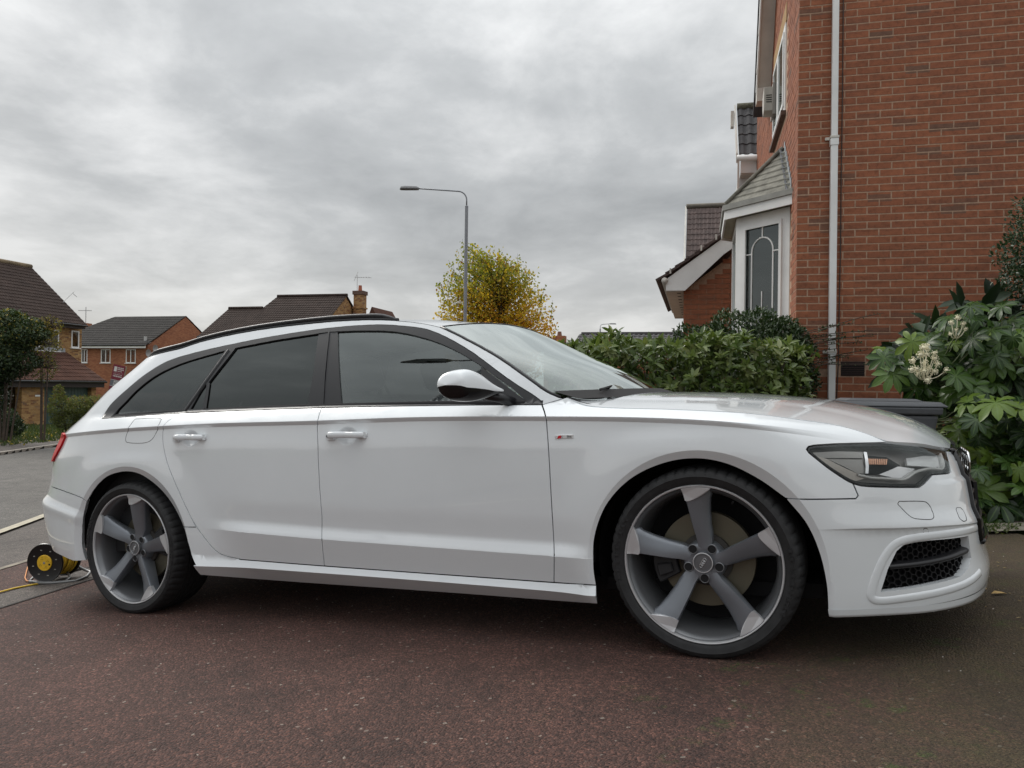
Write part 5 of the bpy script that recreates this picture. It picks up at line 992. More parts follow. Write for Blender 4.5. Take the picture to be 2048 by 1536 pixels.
def text_mesh(body, size, m, name='lettering', parent=None, M_=None, depth=.001, bold=0, align='CENTER', squeeze=1.0):
    cu = bpy.data.curves.new(name, 'FONT'); cu.body = body; cu.size = size; cu.extrude = depth; cu.align_x = align; cu.align_y = 'CENTER'; cu.offset = bold; cu.space_line = .9
    tmp = bpy.data.objects.new('tmp', cu); COL.objects.link(tmp); bpy.context.view_layer.update()
    me = bpy.data.meshes.new_from_object(tmp.evaluated_get(bpy.context.evaluated_depsgraph_get())); bpy.data.objects.remove(tmp)
    me.materials.clear(); me.materials.append(m)
    if squeeze != 1: 
        for v in me.vertices: v.co.x *= squeeze
    o = bpy.data.objects.new(name, me); link(o, parent)
    if M_ is not None: o.matrix_local = M_
    return o
M_badge = mat('badge_silver', (.80,.80,.80), .25, .4); M_badr = mat('badge_red', (.62,.01,.02), .3)
for side, fd_ in ((1, fender[0]), (-1, fender[1])):
    yb_ = float(w_side(np.array(-.489), np.array(.81), np.array(-.489)))
    y0, y1 = sorted((-side*(yb_-.002), -side*(yb_+.0035)))
    b = MB().box((-.527,y0,.803),(-.452,y1,.8175)).build('badge', M_badge, car, bevel=.001, seg=1)
    ya = -side*(yb_+.0042); yc = -side*(yb_+.001)
    q = [(-.519,.8045),(-.503,.8045),(-.495,.816),(-.511,.816)]
    MB().prism(q, lambda x,z: (x,ya,z), lambda x,z: (x,yc,z)).build('badge_stripe', M_badr, b)
    R_ = Matrix.Rotation(math.pi/2,4,'X') if side == 1 else Matrix.Rotation(math.pi,4,'Z') @ Matrix.Rotation(math.pi/2,4,'X')
    text_mesh('line', .0135, mat('badge_letter',(.06,.06,.065),.4), 'lettering', b, Matrix.Translation((-.468,ya,.8102)) @ R_, .0004)
    text_mesh('S', .0135, mat('badge_letter_s',(.55,.55,.56),.3,.7), 'lettering', b, Matrix.Translation((-.4985 if side==1 else -.4985,ya-.0004*side,.8102)) @ R_, .0004, bold=.0004)

# ---------------------------------------------------------------- ground
def P(px, py, Y):
    """point at depth Y seen under the given angle of view (survey helper)"""
    dx = (px-1024)/1538; dz = -(py-768)/1538
    x = dx-.013*dz*1.0; z = .013*dx+dz+.0039
    return (x*Y, Y, 1.0+z*Y)
K0 = np.array([-5.12,7.72]); KD = np.array([-.27,.963]); KN = np.array([.963,.27])
h_kerb = tab([-12,0,2,6,14,32,80,400],[.053,-.547,-.647,-.74,-.90,-1.18,-1.7,-4.0],.8)
def ground_z(x, y):
    vx = np.asarray(x,float)-K0[0]; vy = np.asarray(y,float)-K0[1]
    t = vx*KD[0]+vy*KD[1]; p = vx*KN[0]+vy*KN[1]
    return h_kerb(t) + .0646*np.clip(p,-.3,11)
def strip(name, pts_a, pts_b, m, lift=0., nx=10, ny=24):
    """ground sheet between two polylines (a -> b), following the terrain"""
    A = np.array(pts_a, float); B = np.array(pts_b, float); ta = np.linspace(0,len(A)-1,ny); tb = np.linspace(0,len(B)-1,ny)
    PA = np.stack([np.interp(ta,range(len(A)),A[:,i]) for i in (0,1)],1); PB = np.stack([np.interp(tb,range(len(B)),B[:,i]) for i in (0,1)],1)
    mb = MB(); q = np.linspace(0,1,nx)
    G = PA[:,None]*(1-q[None,:,None])+PB[:,None]*q[None,:,None]
    Z = ground_z(G[...,0],G[...,1])+lift; V = np.concatenate([G,Z[...,None]],-1).reshape(-1,3)
    F = [(i*nx+j,i*nx+j+1,(i+1)*nx+j+1,(i+1)*nx+j) for i in range(ny-1) for j in range(nx-1)]
    o = mb.add(V,F).build(name, m, smooth=True); tag(o, kind='structure'); return o
def kp(t, p): q = K0+KD*t+KN*p; return (q[0], q[1])
def kpP(t, p, lift=0): q = kp(t,p); return (q[0], q[1], float(ground_z(*q))+lift)
# aggregate surfaces
def aggregate(name, c_lo, c_hi, c_stone, scale=170, moss=False, rel=.9):
    m = mat(name, c_hi, .82); t = NT(m); v = t.coord('Object')
    vo = t.new('ShaderNodeTexVoronoi', Vector=v, Scale=scale); vo.feature = 'F1'
    vc = t.new('ShaderNodeTexVoronoi', Vector=v, Scale=scale*.8)
    n1 = t.noise(v, 1.1, 5, .6, .4); n2 = t.noise(v, 42, 6, .7)
    grain = t.math('MULTIPLY', vo.outputs['Distance'], 1.35)
    big = t.ramp(n1, [(.32, c_lo),(.68, c_hi)])
    n5 = t.noise(v, scale*1.1, 3, .8)
    spk = t.ramp(n5, [(.30,(.35,.35,.35)),(.52,(1,1,1)),(.72,(1.9,1.9,1.9))])
    cellv = t.N.new('ShaderNodeSeparateColor'); t.L.new(vo.outputs['Color'], cellv.inputs[0]); c = t.mix(.8, big, t.ramp(cellv.outputs[1], [(.0,(.30,.28,.27)),(.45,(.80,.80,.80)),(.8,(1.25,1.25,1.25)),(1,(2.3,2.2,2.1))]), 'MULTIPLY'); c = t.mix(.8, c, spk, 'MULTIPLY')
    sp = t.new('ShaderNodeSeparateColor'); t.L.new(vc.outputs['Color'], sp.inputs[0])
    c = t.mix(t.ramp(sp.outputs[0], [(.992,(0,0,0)),(.997,(.7,.7,.7))]), c, c_stone)
    dk = t.ramp(t.noise(v, 3.2, 6, .7, .6), [(.34,(.70,.70,.70)),(.5,(1,1,1)),(.66,(1.10,1.10,1.10))]); c = t.mix(1.0, c, dk, 'MULTIPLY')
    if moss:
        sep = t.N.new('ShaderNodeSeparateXYZ'); t.L.new(v, sep.inputs[0])
        right = t.math('MULTIPLY_ADD', sep.outputs[0], .62, -.24)
        near = t.math('MULTIPLY', sep.outputs[1], -.06)
        pn = t.noise(v, 1.7, 7, .68, .5)
        f = t.math('ADD', t.math('ADD', right, pn), near)
        f = t.ramp(f, [(.50,(0,0,0)),(.98,(1,1,1))])
        mossc = t.ramp(t.noise(v, 5.0, 6, .7), [(.35,(.050,.037,.019)),(.6,(.066,.053,.021)),(.75,(.055,.070,.016))])
        c = t.mix(t.math('MULTIPLY', f, .80), c, t.mix(1.0, mossc, spk, 'MULTIPLY'))
        gx = t.math('MULTIPLY', t.math('ADD', sep.outputs[0], .1, clamp=True), 1.0); c = t.mix(t.math('MULTIPLY', t.math('MINIMUM', gx, 1.0), t.ramp(t.noise(v, 6, 8, .8), [(.57,(0,0,0)),(.68,(.85,.85,.85))])), c, t.mix(1.0,(.055,.085,.015),spk,'MULTIPLY'))
    t.rgb(c); h = t.math('ADD', t.math('MULTIPLY', vo.outputs['Distance'], -1.0), t.math('MULTIPLY', n2, .8))
    t.bump(h, rel, .010); return m
M_drive = aggregate('red_tarmac', (.078,.037,.028), (.108,.051,.039), (.42,.36,.30), scale=135, moss=True, rel=1.0)
M_foot = aggregate('footway_tarmac', (.072,.060,.052), (.104,.087,.076), (.35,.32,.28), scale=150, rel=.5)
M_road = aggregate('road_tarmac', (.074,.068,.061), (.104,.097,.087), (.30,.28,.25), scale=120, rel=.4)
M_edge = noisy(mat('cream_kerb', (.42,.38,.29), .85), 14, .3, .4)
M_conc = noisy(mat('concrete', (.20,.18,.14), .9), 6, .35, .6, bscale=60)
M_soil = noisy(mat('soil', (.050,.040,.030), .95), 9, .4, .8, bscale=60, bdist=.02)
# base ground to the horizon
A_ = [(-320,-60),(-320,420)]; g_ = strip('ground', [(-320,-40),(-320,60),(-320,420)], [(320,-40),(320,60),(320,420)], M_soil, lift=-.45, nx=80, ny=80)
# driveway: from behind the camera to its edging by the footway
D_edge = [kp(-14,1.33),kp(-8,1.33),kp(-2.0,1.33),kp(1.2,1.45),kp(3.0,1.5)]
Q = [(-4.2,-4.5),(-3.35,1.2),(-2.99,3.2),(-2.84,4.2),(-2.70,4.95),(-2.5,6.0),(-2.2,7.6),(-2.0,9.0)]
strip('driveway', Q, [(8,-4.5),(8,1.2),(7,3.2),(3.02,4.45),(3.05,5.3),(3.05,6.4),(3.05,7.6),(3.05,9.0)], M_drive, nx=60, ny=60)
S_ = [(q[0]-.36+(.0 if i > 3 else .0), q[1]) for i, q in enumerate(Q)]
strip('edging_strip', S_, Q, M_foot, lift=.001, nx=5, ny=40)
mbg = MB()
for line, wd in ((Q,.012),(S_,.014)):
    pass
def groove(name, line, w, m, lift, kind='structure'):
    L2 = [(p[0]+w, p[1]) for p in line]; return strip(name, line, L2, m, lift=lift, nx=3, ny=50)
M_jnt = mat('joint_tar', (.012,.010,.010), .9)
groove('joint_groove', [(p[0]-.008,p[1]) for p in Q], .016, M_jnt, .005)
groove('joint_groove', [(p[0]-.008,p[1]) for p in S_], .018, M_jnt, .006)
L1 = [(-5.1,-4.5),(-4.35,1.5),(-4.0,3.6),(-3.70,5.5),(-3.69,5.9),(-3.60,7.6),(-3.4,10)]
strip('driveway', L1, S_, M_drive, lift=.0, nx=8, ny=40)
groove('edging_kerb', [(p[0]-.05,p[1]) for p in L1], .07, noisy(mat('worn_edging',(.22,.19,.15),.9),10,.4,.4), .005)
KL = [kp(t,0) for t in (-14,-8,-3,0,1.5,3,6,10,16,26,40)]
strip('footway', KL, [(p[0]-.05,p[1]) for p in L1], M_foot, nx=10, ny=60)
groove('kerb', [(p[0]-.10,p[1]) for p in KL], .13, M_edge, .022)
FK = [kp(-14,-7.5),kp(-3,-7.5),(-10.6,13.0),(-13.3,19.6),(-19,34),(-26,60)]
FK = [(-12.5,-6),(-11.9,4),(-11.8,11),(-12.9,18.7),(-13.5,22),(-14.8,30),(-20,60)]
strip('road', FK, [(p[0]-.10,p[1]) for p in KL], M_road, nx=30, ny=60)
strip('far_kerb', [(p[0]-.14,p[1]) for p in FK], FK, noisy(mat('kerb_stone',(.30,.27,.23),.9),6,.2,.3), lift=.07, nx=3, ny=50)
PV = [(p[0]-2.6-.14, p[1]) for p in FK]
mb = MB(); fk = np.array(FK); ft = np.linspace(0,len(FK)-1,50); fx_ = np.interp(ft,range(len(FK)),fk[:,0]); fy_ = np.interp(ft,range(len(FK)),fk[:,1]); fz_ = ground_z(fx_,fy_)
mb.add([(x,y,z+.0705) for x,y,z in zip(fx_,fy_,fz_)]+[(x,y,z-.05) for x,y,z in zip(fx_,fy_,fz_)], [(i,i+1,51+i-1+0,50+i) for i in range(49)])
tag(mb.build('kerb_face', noisy(mat('kerb_stone_face',(.26,.23,.20),.9),6,.2,.3)), kind='structure')
strip('far_pavement', PV, [(p[0]-.14,p[1]) for p in FK], M_foot, lift=.07, nx=8, ny=50)
M_grass = mat('grass_ground', (.055,.075,.022), .95); noisy(M_grass, 3, .45, .9, bscale=50, bdist=.03)
strip('grass_verge', [(-60,-6),(-60,60)], PV, M_grass, lift=.06, nx=30, ny=50)
# concrete strip by the house wall and planting bed
hp0 = [(3.02,4.45),(3.05,5.3),(3.05,6.4),(3.05,7.6)]
strip('path_edge', [(2.55,4.66),(2.9,4.60),(3.4,4.50),(5.2,4.15)], [(2.6,4.95),(2.95,4.88),(3.45,4.78),(5.2,4.5)], M_conc, lift=.02, nx=4, ny=12)
strip('planting_bed', [(2.6,4.95),(2.95,4.88),(3.45,4.78),(5.2,4.5)], [(2.6,7.95),(3.2,7.9),(4.2,7.6),(6,7.2)], M_soil, lift=.012, nx=8, ny=16)
# loose pale stones lying on the drive
mb = MB(); 
for i in range(260):
    x = rng.uniform(-2.2,2.9); y = rng.uniform(1.7,4.6) if i % 3 else rng.uniform(3.8,5.2)
    if x < 1.2 and rng.random() < .55: continue
    r = rng.uniform(.0010,.0032)*(1.3 if y > 3 else 1); z = float(ground_z(x,y)); a = rng.uniform(0,6.28)
    pts = [(x+r*1.5*math.cos(a+k*1.26)*rng.uniform(.7,1.2), y+r*math.sin(a+k*1.26)*rng.uniform(.7,1.2), z-.0005) for k in range(5)]
    mb.add(pts+[(x,y,z+r*.9)], [(k,(k+1)%5,5) for k in range(5)])
tag(mb.build('loose_stones', mat('pale_stone',(.45,.41,.36),.8)), 'small pale stones scattered on the red drive', 'gravel', kind='stuff')
# fallen leaves
M_leafd = mat('dead_leaf', (.36,.24,.09), .8)
for (x, y, s, r, lb) in ((-3.15,5.9,.07,.4,'dead cream leaf on the drive behind the cable reel'),(2.1,3.3,.035,1.0,'small dead leaf lying in front of the car bumper'),):
    z = float(ground_z(x,y)); o = MB().add([(x-s,y,z+.006),(x-s*.4,y+s*.35,z+.016),(x+s*.5,y+s*.3,z+.012),(x+s,y,z+.006),(x+s*.4,y-s*.3,z+.012),(x-s*.4,y-s*.3,z+.010)],[(0,1,2,3,4,5)]).build('fallen_leaf', M_leafd if x > 0 else mat('pale_leaf',(.6,.5,.38),.8))
    tag(o, lb, 'leaf')

# ---------------------------------------------------------------- brick house on the right
TH = math.radians(13.6)
HM = Matrix.Translation((2.93,7.96,0)) @ Matrix.Rotation(-TH,4,'Z')     # local x along the side wall, y away, z up
house = thing('brick_house', 'red brick house with white downpipe, bay window and ivy at its foot beside the drive', 'house')
house['label'] = 'large red brick house with white downpipe and bay window beside the car bonnet'
house.matrix_world = HM
def brick_mat(name, stops, M_=None, cell=(.225,.075), rough=.88, seed=0):
    m = mat(name, (.3,.1,.07), rough); t = NT(m)
    v = t.N.new('ShaderNodeNewGeometry').outputs['Position']
    mp = t.N.new('ShaderNodeMapping'); mp.vector_type = 'TEXTURE'; t.L.new(v, mp.inputs[0])
    mp.inputs['Location'].default_value = (2.93,7.96,0); mp.inputs['Rotation'].default_value = (0,0,-TH)
    sc = t.map(mp.outputs[0], (1/cell[0], 1/cell[0], 1/cell[1]), (seed,.5,.02))
    sep = t.N.new('ShaderNodeSeparateXYZ'); t.L.new(sc, sep.inputs[0])
    row = t.math('FLOOR', sep.outputs[2]); half = t.math('MULTIPLY', t.math('MODULO', t.math('ABSOLUTE', row), 2.0), .5)
    cx = t.math('FLOOR', t.math('ADD', t.math('ADD', sep.outputs[0], sep.outputs[1]), half))
    cb = t.N.new('ShaderNodeCombineXYZ'); t.L.new(cx, cb.inputs[0]); t.L.new(row, cb.inputs[1])
    wn = t.N.new('ShaderNodeTexWhiteNoise'); wn.noise_dimensions = '2D'; t.L.new(cb.outputs[0], wn.inputs[0])
    c = t.ramp(wn.outputs[0], stops, 'CONSTANT' if False else 'LINEAR')
    n = t.noise(v, 22, 7, .7, .4); c = t.mix(.9, c, t.ramp(n, [(.30,(.66,.62,.60)),(.5,(1,1,1)),(.74,(1.28,1.22,1.18))]), 'MULTIPLY')
    g = t.noise(v, 260, 3, .7); c = t.mix(.6, c, t.ramp(g, [(.3,(.72,.72,.72)),(.7,(1.2,1.2,1.2))]), 'MULTIPLY')
    big = t.noise(v, .9, 4, .6); c = t.mix(.7, c, t.ramp(big, [(.3,(.86,.84,.84)),(.7,(1.1,1.08,1.05))]), 'MULTIPLY')
    t.rgb(c); t.bump(t.math('ADD', n, t.math('MULTIPLY', g, .6)), .5, .004); return m
RED = [(.0,(.25,.092,.047)),(.35,(.285,.102,.051)),(.62,(.32,.116,.057)),(.86,(.27,.098,.051)),(.96,(.21,.090,.054)),(1.0,(.17,.092,.062))]
M_brick = brick_mat('red_brick', RED)
M_mortar = noisy(mat('mortar', (.40,.265,.185), .95), 30, .25, .4)
M_upvc = noisy(mat('white_upvc', (.80,.80,.79), .35), 2.5, .08)
M_upvc_d = noisy(mat('aged_white_paint', (.60,.57,.52), .5), 3, .14)
mw = MB(); mw.box((0.002,.0015,-.4),(5.5,.25,7.2)); mw.box((.004,.25,-.4),(.26,6.0,7.2)); mw.build('wall', M_mortar, house)
house_wall = [c for c in house.children if c.name == 'wall'][0]
# side wall bricks: one mesh each where they show largest, the rest joined
VENT = (.4408,.6647,1.158,1.299)
def brick_rows(u0, u1, z0, z1, phase=0):
    k0 = int(math.floor((z0-1.156)/.075)); k1 = int(math.ceil((z1-1.156)/.075))
    for k in range(k0, k1):
        zb = 1.156+.075*k; u = u0; first = True
        while u < u1:
            L_ = .1025 if (first and (k+phase) % 2) else .215; first = False
            yield k, u, min(u+L_, u1), zb
            u += L_+.010
full = {}
def brick_mesh(w, idx):
    key = (round(w,3), idx)
    if key in full: return full[key]
    r = np.random.default_rng(idx*7+int(w*1000)); j = lambda a: float(r.uniform(-a,a))
    x1, y0, h = w, -.0, .065; c = .0025
    mb = MB(); f = [(0+j(.001)+0,-.001+j(.0006),0+j(.001)),(x1+j(.001),-.001+j(.0006),0+j(.001)),(x1+j(.001),-.001+j(.0006),h+j(.001)),(0+j(.001),-.001+j(.0006),h+j(.001))]
    front = [(f[0][0]+c,f[0][1],f[0][2]+c),(f[1][0]-c,f[1][1],f[1][2]+c),(f[2][0]-c,f[2][1],f[2][2]-c),(f[3][0]+c,f[3][1],f[3][2]-c)]
    mid = [(p[0],.003,p[2]) for p in f]; back = [(p[0],.03,p[2]) for p in f]
    mb.add(front+mid+back, [(0,1,2,3)]+[(4+i,4+(i+1)%4,(i+1)%4,i) for i in range(4)]+[(8+i,8+(i+1)%4,4+(i+1)%4,4+i) for i in range(4)])
    me = bpy.data.meshes.new('brick'); me.from_pydata(mb.v,[],mb.f); me.materials.append(M_brick); me.update(); full[key] = me; return me
cand = []
for k, a, b, zb in brick_rows(0.002, 3.6, -.1, 6.6):
    if b-a < .03: continue
    if a < VENT[1]+.004 and b > VENT[0]-.004 and 1.15 < zb+.03 < 1.30: continue
    vis = (a < 2.2 and zb < 5.15 and zb > 1.02 and not (a > 1.15 and zb < 1.3+.45*(a-1.15)*1.2))
    cand.append((0 if vis else 1, -(a+.2), k, a, b, zb))
vis = [c for c in cand if c[0] == 0 and c[4]-c[3] > .2]; vis.sort(key=lambda c: -c[3]+abs(c[5]-2.2)*.35)
single = set((c[2], round(c[3],4)) for c in vis[:296])
jm = MB()
for c in cand:
    _, _, k, a, b, zb = c; w_ = b-a
    me = brick_mesh(w_, (k*7+int(a*10)*3) % 8)
    if (k, round(a,4)) in single:
        o = bpy.data.objects.new('brick', me); link(o, house_wall); o.location = (a, rng.uniform(-.0012,.0012), zb)
    else:
        dy = rng.uniform(-.0012,.0012); jm.add([(v.co.x+a, v.co.y+dy, v.co.z+zb) for v in me.vertices], [tuple(p.vertices) for p in me.polygons])
# facade bricks (seen at a grazing angle): face towards -x
for k, a, b, zb in brick_rows(.002, 6.0, .6, 6.9, phase=1):
    if a < 2.75 and b > 1.20 and 4.26 < zb+.03 < 5.46: continue
    if a < 2.62 and b > .62 and zb < 3.02: continue
    j = rng.uniform(-.0015,.0015); y0, y1 = a, b
    jm.add([(j,y0,zb),(j,y1,zb),(j,y1,zb+.065),(j,y0,zb+.065),(.02,y0,zb),(.02,y1,zb),(.02,y1,zb+.065),(.02,y0,zb+.065)], [(3,2,1,0),(0,1,5,4),(2,3,7,6),(1,2,6,5),(3,0,4,7)])
o = jm.build('brick_courses', M_brick, house_wall); o['kind'] = 'stuff'
# air brick
M_vent = mat('vent_plastic', (.045,.022,.018), .5)
vt = MB().box((VENT[0],-.002,VENT[2]),(VENT[1],.02,VENT[3])).build('air_vent', M_gap, house)
for i in range(7): MB().box((VENT[0]+.006,-.006,VENT[2]+.006+i*.0192),(VENT[1]-.006,.004,VENT[2]+.0125+i*.0192)).build('vent_slat', M_vent, vt)
MB().box((VENT[0]-.006,-.004,VENT[3]-.006),(VENT[1]+.006,.002,VENT[3]+.004)).build('vent_frame', M_vent, vt)
# downpipe with sockets and clips
dp = MB().box((.310,-.085,-.2),(.377,-.018,3.55)).build('downpipe', M_upvc, house, bevel=.006)
MB().box((.313,-.082,3.55),(.374,-.021,6.6)).build('upper_pipe', M_upvc, dp, bevel=.006)
MB().box((.304,-.091,3.50),(.383,-.014,3.57)).build('pipe_socket', M_upvc, dp, bevel=.004); MB().box((.305,-.090,1.375),(.382,-.014,1.43)).build('pipe_socket', M_upvc, dp, bevel=.004)
for z in (3.585,1.40):
    c = MB().box((.300,-.093,z-.012),(.387,-.012,z+.012)); c.box((.262,-.03,z-.016),(.312,-.006,z+.012)); c.build('pipe_clip', M_upvc_d, dp, bevel=.002)
cb_ = MB().tube([(.4225,-.010,6.6),(.4225,-.010,5.0),(.4245,-.010,4.0),(.4215,-.010,3.2),(.422,-.010,2.4),(.417,-.010,1.9),(.414,-.010,1.3),(.40,-.010,.9),(.395,-.010,.3)], .0055, 6).build('aerial_cable', mat('cable_brown',(.05,.035,.03),.6), house, smooth=True)
# upper facade window with brick head and tile sill
win = MB(); v0, v1, z0, z1 = 1.24, 2.70, 4.345, 5.40
win.box((-.012,v0,z0),(.05,v0+.07,z1)); win.box((-.012,v1-.07,z0),(.05,v1,z1)); win.box((-.012,v0+.07,z0),(.05,v1-.07,z0+.07)); win.box((-.012,v0+.07,z1-.07),(.05,v1-.07,z1))
wo = win.build('upper_window', M_upvc, house)
for a, b in ((v0+.08,(v0+v1)/2-.03),((v0+v1)/2+.03,v1-.08)):
    c = MB(); c.box((-.030,a,z0+.08),(-.013,a+.05,z1-.08)); c.box((-.030,b-.05,z0+.08),(-.013,b,z1-.08)); c.box((-.030,a+.05,z0+.08),(-.013,b-.05,z0+.13)); c.box((-.030,a+.05,z1-.13),(-.013,b-.05,z1-.08)); c.build('sash', M_upvc, wo)
    MB().box((-.02,a+.05,z0+.13),(-.016,b-.05,z1-.13)).build('pane', glass_mat('house_glass',(.12,.14,.14),1.2), wo)
MB().box((-.012,(v0+v1)/2-.028,z0+.07),(.05,(v0+v1)/2+.028,z1-.07)).build('mullion', M_upvc, wo)
M_til = noisy(mat('sill_tile', (.10,.06,.045), .7), 12, .3, .3)
MB().box((-.055,v0-.02,z0-.055),(.02,v1+.05,z0-.002)).build('tile_sill', M_til, house)
M_buff = noisy(mat('buff_brick_head', (.42,.27,.13), .9), 10, .2, .3)
hd = MB().box((-.003,v0-.06,z1+.002),(.01,v1+.06,z1+.225)).build('window_head', M_mortar, house)
nb = 21
for i in range(nb):
    a = v0-.06+(v1-v0+.12)*i/nb; MB().box((-.008,a+.004,z1+.006),(.004,a+(v1-v0+.12)/nb-.004,z1+.219)).build('brick', M_buff, hd)
# verge of the front gable with soffit boards, and main roof behind it
M_rooft = noisy(mat('dark_roof_tile', (.055,.052,.055), .75), 5, .35, .5, bscale=50)
M_brownt = noisy(mat('brown_roof_tile', (.085,.058,.052), .8), 4, .35, .5, bscale=50)
sl = [(1.0,9.0),(3.10,5.42),(3.42,4.97)]
def slab(name, a, b, u0, u1, th, m, parent, off=0.):
    """sloping board in the facade plane from (v,z)=a to b"""
    d = Vector((b[0]-a[0], b[1]-a[1])).normalized(); n = Vector((-d.y, d.x)); n = n if n.y > 0 else -n
    q = [(a[0]+n.x*off, a[1]+n.y*off),(b[0]+n.x*off, b[1]+n.y*off),(b[0]+n.x*(off+th), b[1]+n.y*(off+th)),(a[0]+n.x*(off+th), a[1]+n.y*(off+th))]
    return MB().prism(q, lambda v,z: (u0,v,z), lambda v,z: (u1,v,z)).build(name, m, parent)
a_, b_ = (1.35,8.35), (3.28,5.32)
sf = slab('soffit_board', a_, b_, -.185, -.001, .02, M_upvc_d, house)
slab('barge_board', a_, b_, -.205, -.187, .16, M_upvc, house, off=-.03)
slab('verge_tiles', a_, (b_[0]+.20,b_[1]-.31), -.222, .3, .05, M_rooft, house, off=.135)
for i in range(7):
    t = (i+.5)/7; v = a_[0]+(b_[0]-a_[0])*t; z = a_[1]+(b_[1]-a_[1])*t
    MB().box((-.213,v-.01,z+.02),(-.2055,v+.03,z+.10)).build('verge_clip', M_upvc_d, house)
MB().box((-.20,3.16,5.17),(-.001,3.40,5.36)).build('eaves_box', M_upvc_d, house)
# alarm box
al = MB().prism([(2.40,4.76),(2.56,4.72),(2.66,4.86),(2.66,5.02),(2.40,5.08)], lambda v,z: (-.002,v,z), lambda v,z: (-.16,v,z)).build('alarm_box', noisy(mat('alarm_plastic',(.48,.45,.40),.5),4,.1), house, bevel=.006)
al2 = MB().prism([(2.36,4.70),(2.70,4.70),(2.70,5.12),(2.36,5.12)], lambda v,z: (-.001,v,z), lambda v,z: (-.05,v,z)).build('alarm_backplate', mat('alarm_grey',(.33,.30,.27),.5), al)
for i in range(4): MB().box((-.13,2.396,4.87+.03*i),(-.06,2.399,4.881+.03*i)).build('alarm_slot', M_gap, al)
# --- bay window
bay = bpy.data.objects.new('bay_window', None); link(bay, house)
pA, pB = Vector((0,.65,0)), Vector((-.55,1.20,0)); dAB = (pB-pA).normalized(); nAB = Vector((-dAB.y, dAB.x, 0)); nAB = nAB if nAB.y < 0 else -nAB
LB = (pB-pA).length
BM = Matrix((( dAB.x, nAB.x, 0, pA.x),(dAB.y, nAB.y, 0, pA.y),(0,0,1,0),(0,0,0,1)))   # panel frame: x along, y outwards, z up
def pbox(mb, a, b, mi=0): return mb.box(a, b, mi, M=BM)
bz0, bz1 = 1.20, 3.06
mb = MB(); pbox(mb, (.0,-.09,.2),(LB,.0,bz0-.001)); mb.box((-.55,1.2,.2),(-.46,2.4,bz0-.001)); mb.build('bay_base', M_brick, bay)
mb = MB()
pbox(mb,(0,-.07,bz0),(.10,.0,bz1)); pbox(mb,(LB-.10,-.07,bz0),(LB,.0,bz1)); pbox(mb,(.10,-.07,bz1-.12),(LB-.10,.0,bz1)); pbox(mb,(.10,-.07,bz0),(LB-.10,.0,bz0+.10))
mb.build('bay_frame', M_upvc, bay)
mb = MB(); g0, g1 = .135, LB-.155
for (a,b) in (((.10,.001,bz0+.10),(g0,.022,bz1-.12)),((g1,.001,bz0+.10),(LB-.10,.022,bz1-.12)),((g0,.001,bz1-.165),(g1,.022,bz1-.12)),((g0,.001,bz0+.10),(g1,.022,bz0+.15))): pbox(mb,a,b)
sash = mb.build('sash', M_upvc, bay)
mb = MB(); pbox(mb,(g0-.005,-.02,bz0+.12),(g1+.005,-.015,bz1-.15)); mb.build('pane', glass_mat('bay_glass',(.70,.76,.76),2.6,1.55), bay)
mb = MB(); pbox(mb,(.02,-.16,bz0),(LB-.02,-.13,bz1)); mb.build('room_curtain', noisy(mat('net_curtain',(.62,.66,.67),.9),6,.3), bay)
# leaded arch pattern on the pane
mb = MB(); Bv = lambda x, z: BM @ Vector((x,-.008,z))
xc_ = (g0+g1)/2+.01; hw = .155; zt_ = 2.62
xl, xr_ = xc_-hw, xc_+hw
arch_ = [(xl,bz0+.15),(xl,zt_)] + [(xc_-hw*math.cos(a), zt_+hw*math.sin(a)) for a in np.linspace(0,math.pi,13)] + [(xr_,bz0+.15)]
mb.tube([Bv(*p) for p in arch_], .009, 5, cap=False); mb.tube([Bv(xc_,zt_+hw),Bv(xc_,bz1-.16)], .009, 5); mb.tube([Bv(g0,zt_-.02),Bv(xl,zt_-.02)], .009, 5); mb.tube([Bv(xr_,zt_-.02),Bv(g1,zt_-.02)], .009, 5)
mb.tube([Bv(xc_+.0,bz0+.15),Bv(xc_+.0,2.15)], .006, 5)  # thin middle bar stands in for a reflection in the glass
mb.build('glazing_and_reflection', M_upvc, bay)
# bay front (faces the street) simple frame
mb = MB(); mb.box((-.55,1.22,bz0),(-.50,2.38,bz0+.1)); mb.box((-.55,1.22,bz1-.1),(-.50,2.38,bz1)); mb.box((-.55,1.22,bz0+.1),(-.50,1.32,bz1-.1)); mb.box((-.55,2.28,bz0+.1),(-.50,2.38,bz1-.1)); mb.build('bay_frame', M_upvc, bay)
mb = MB(); mb.box((-.53,1.32,bz0+.1),(-.525,2.28,bz1-.1)); mb.build('pane', glass_mat('bay_glass_b',(.2,.22,.22),1.3), bay)
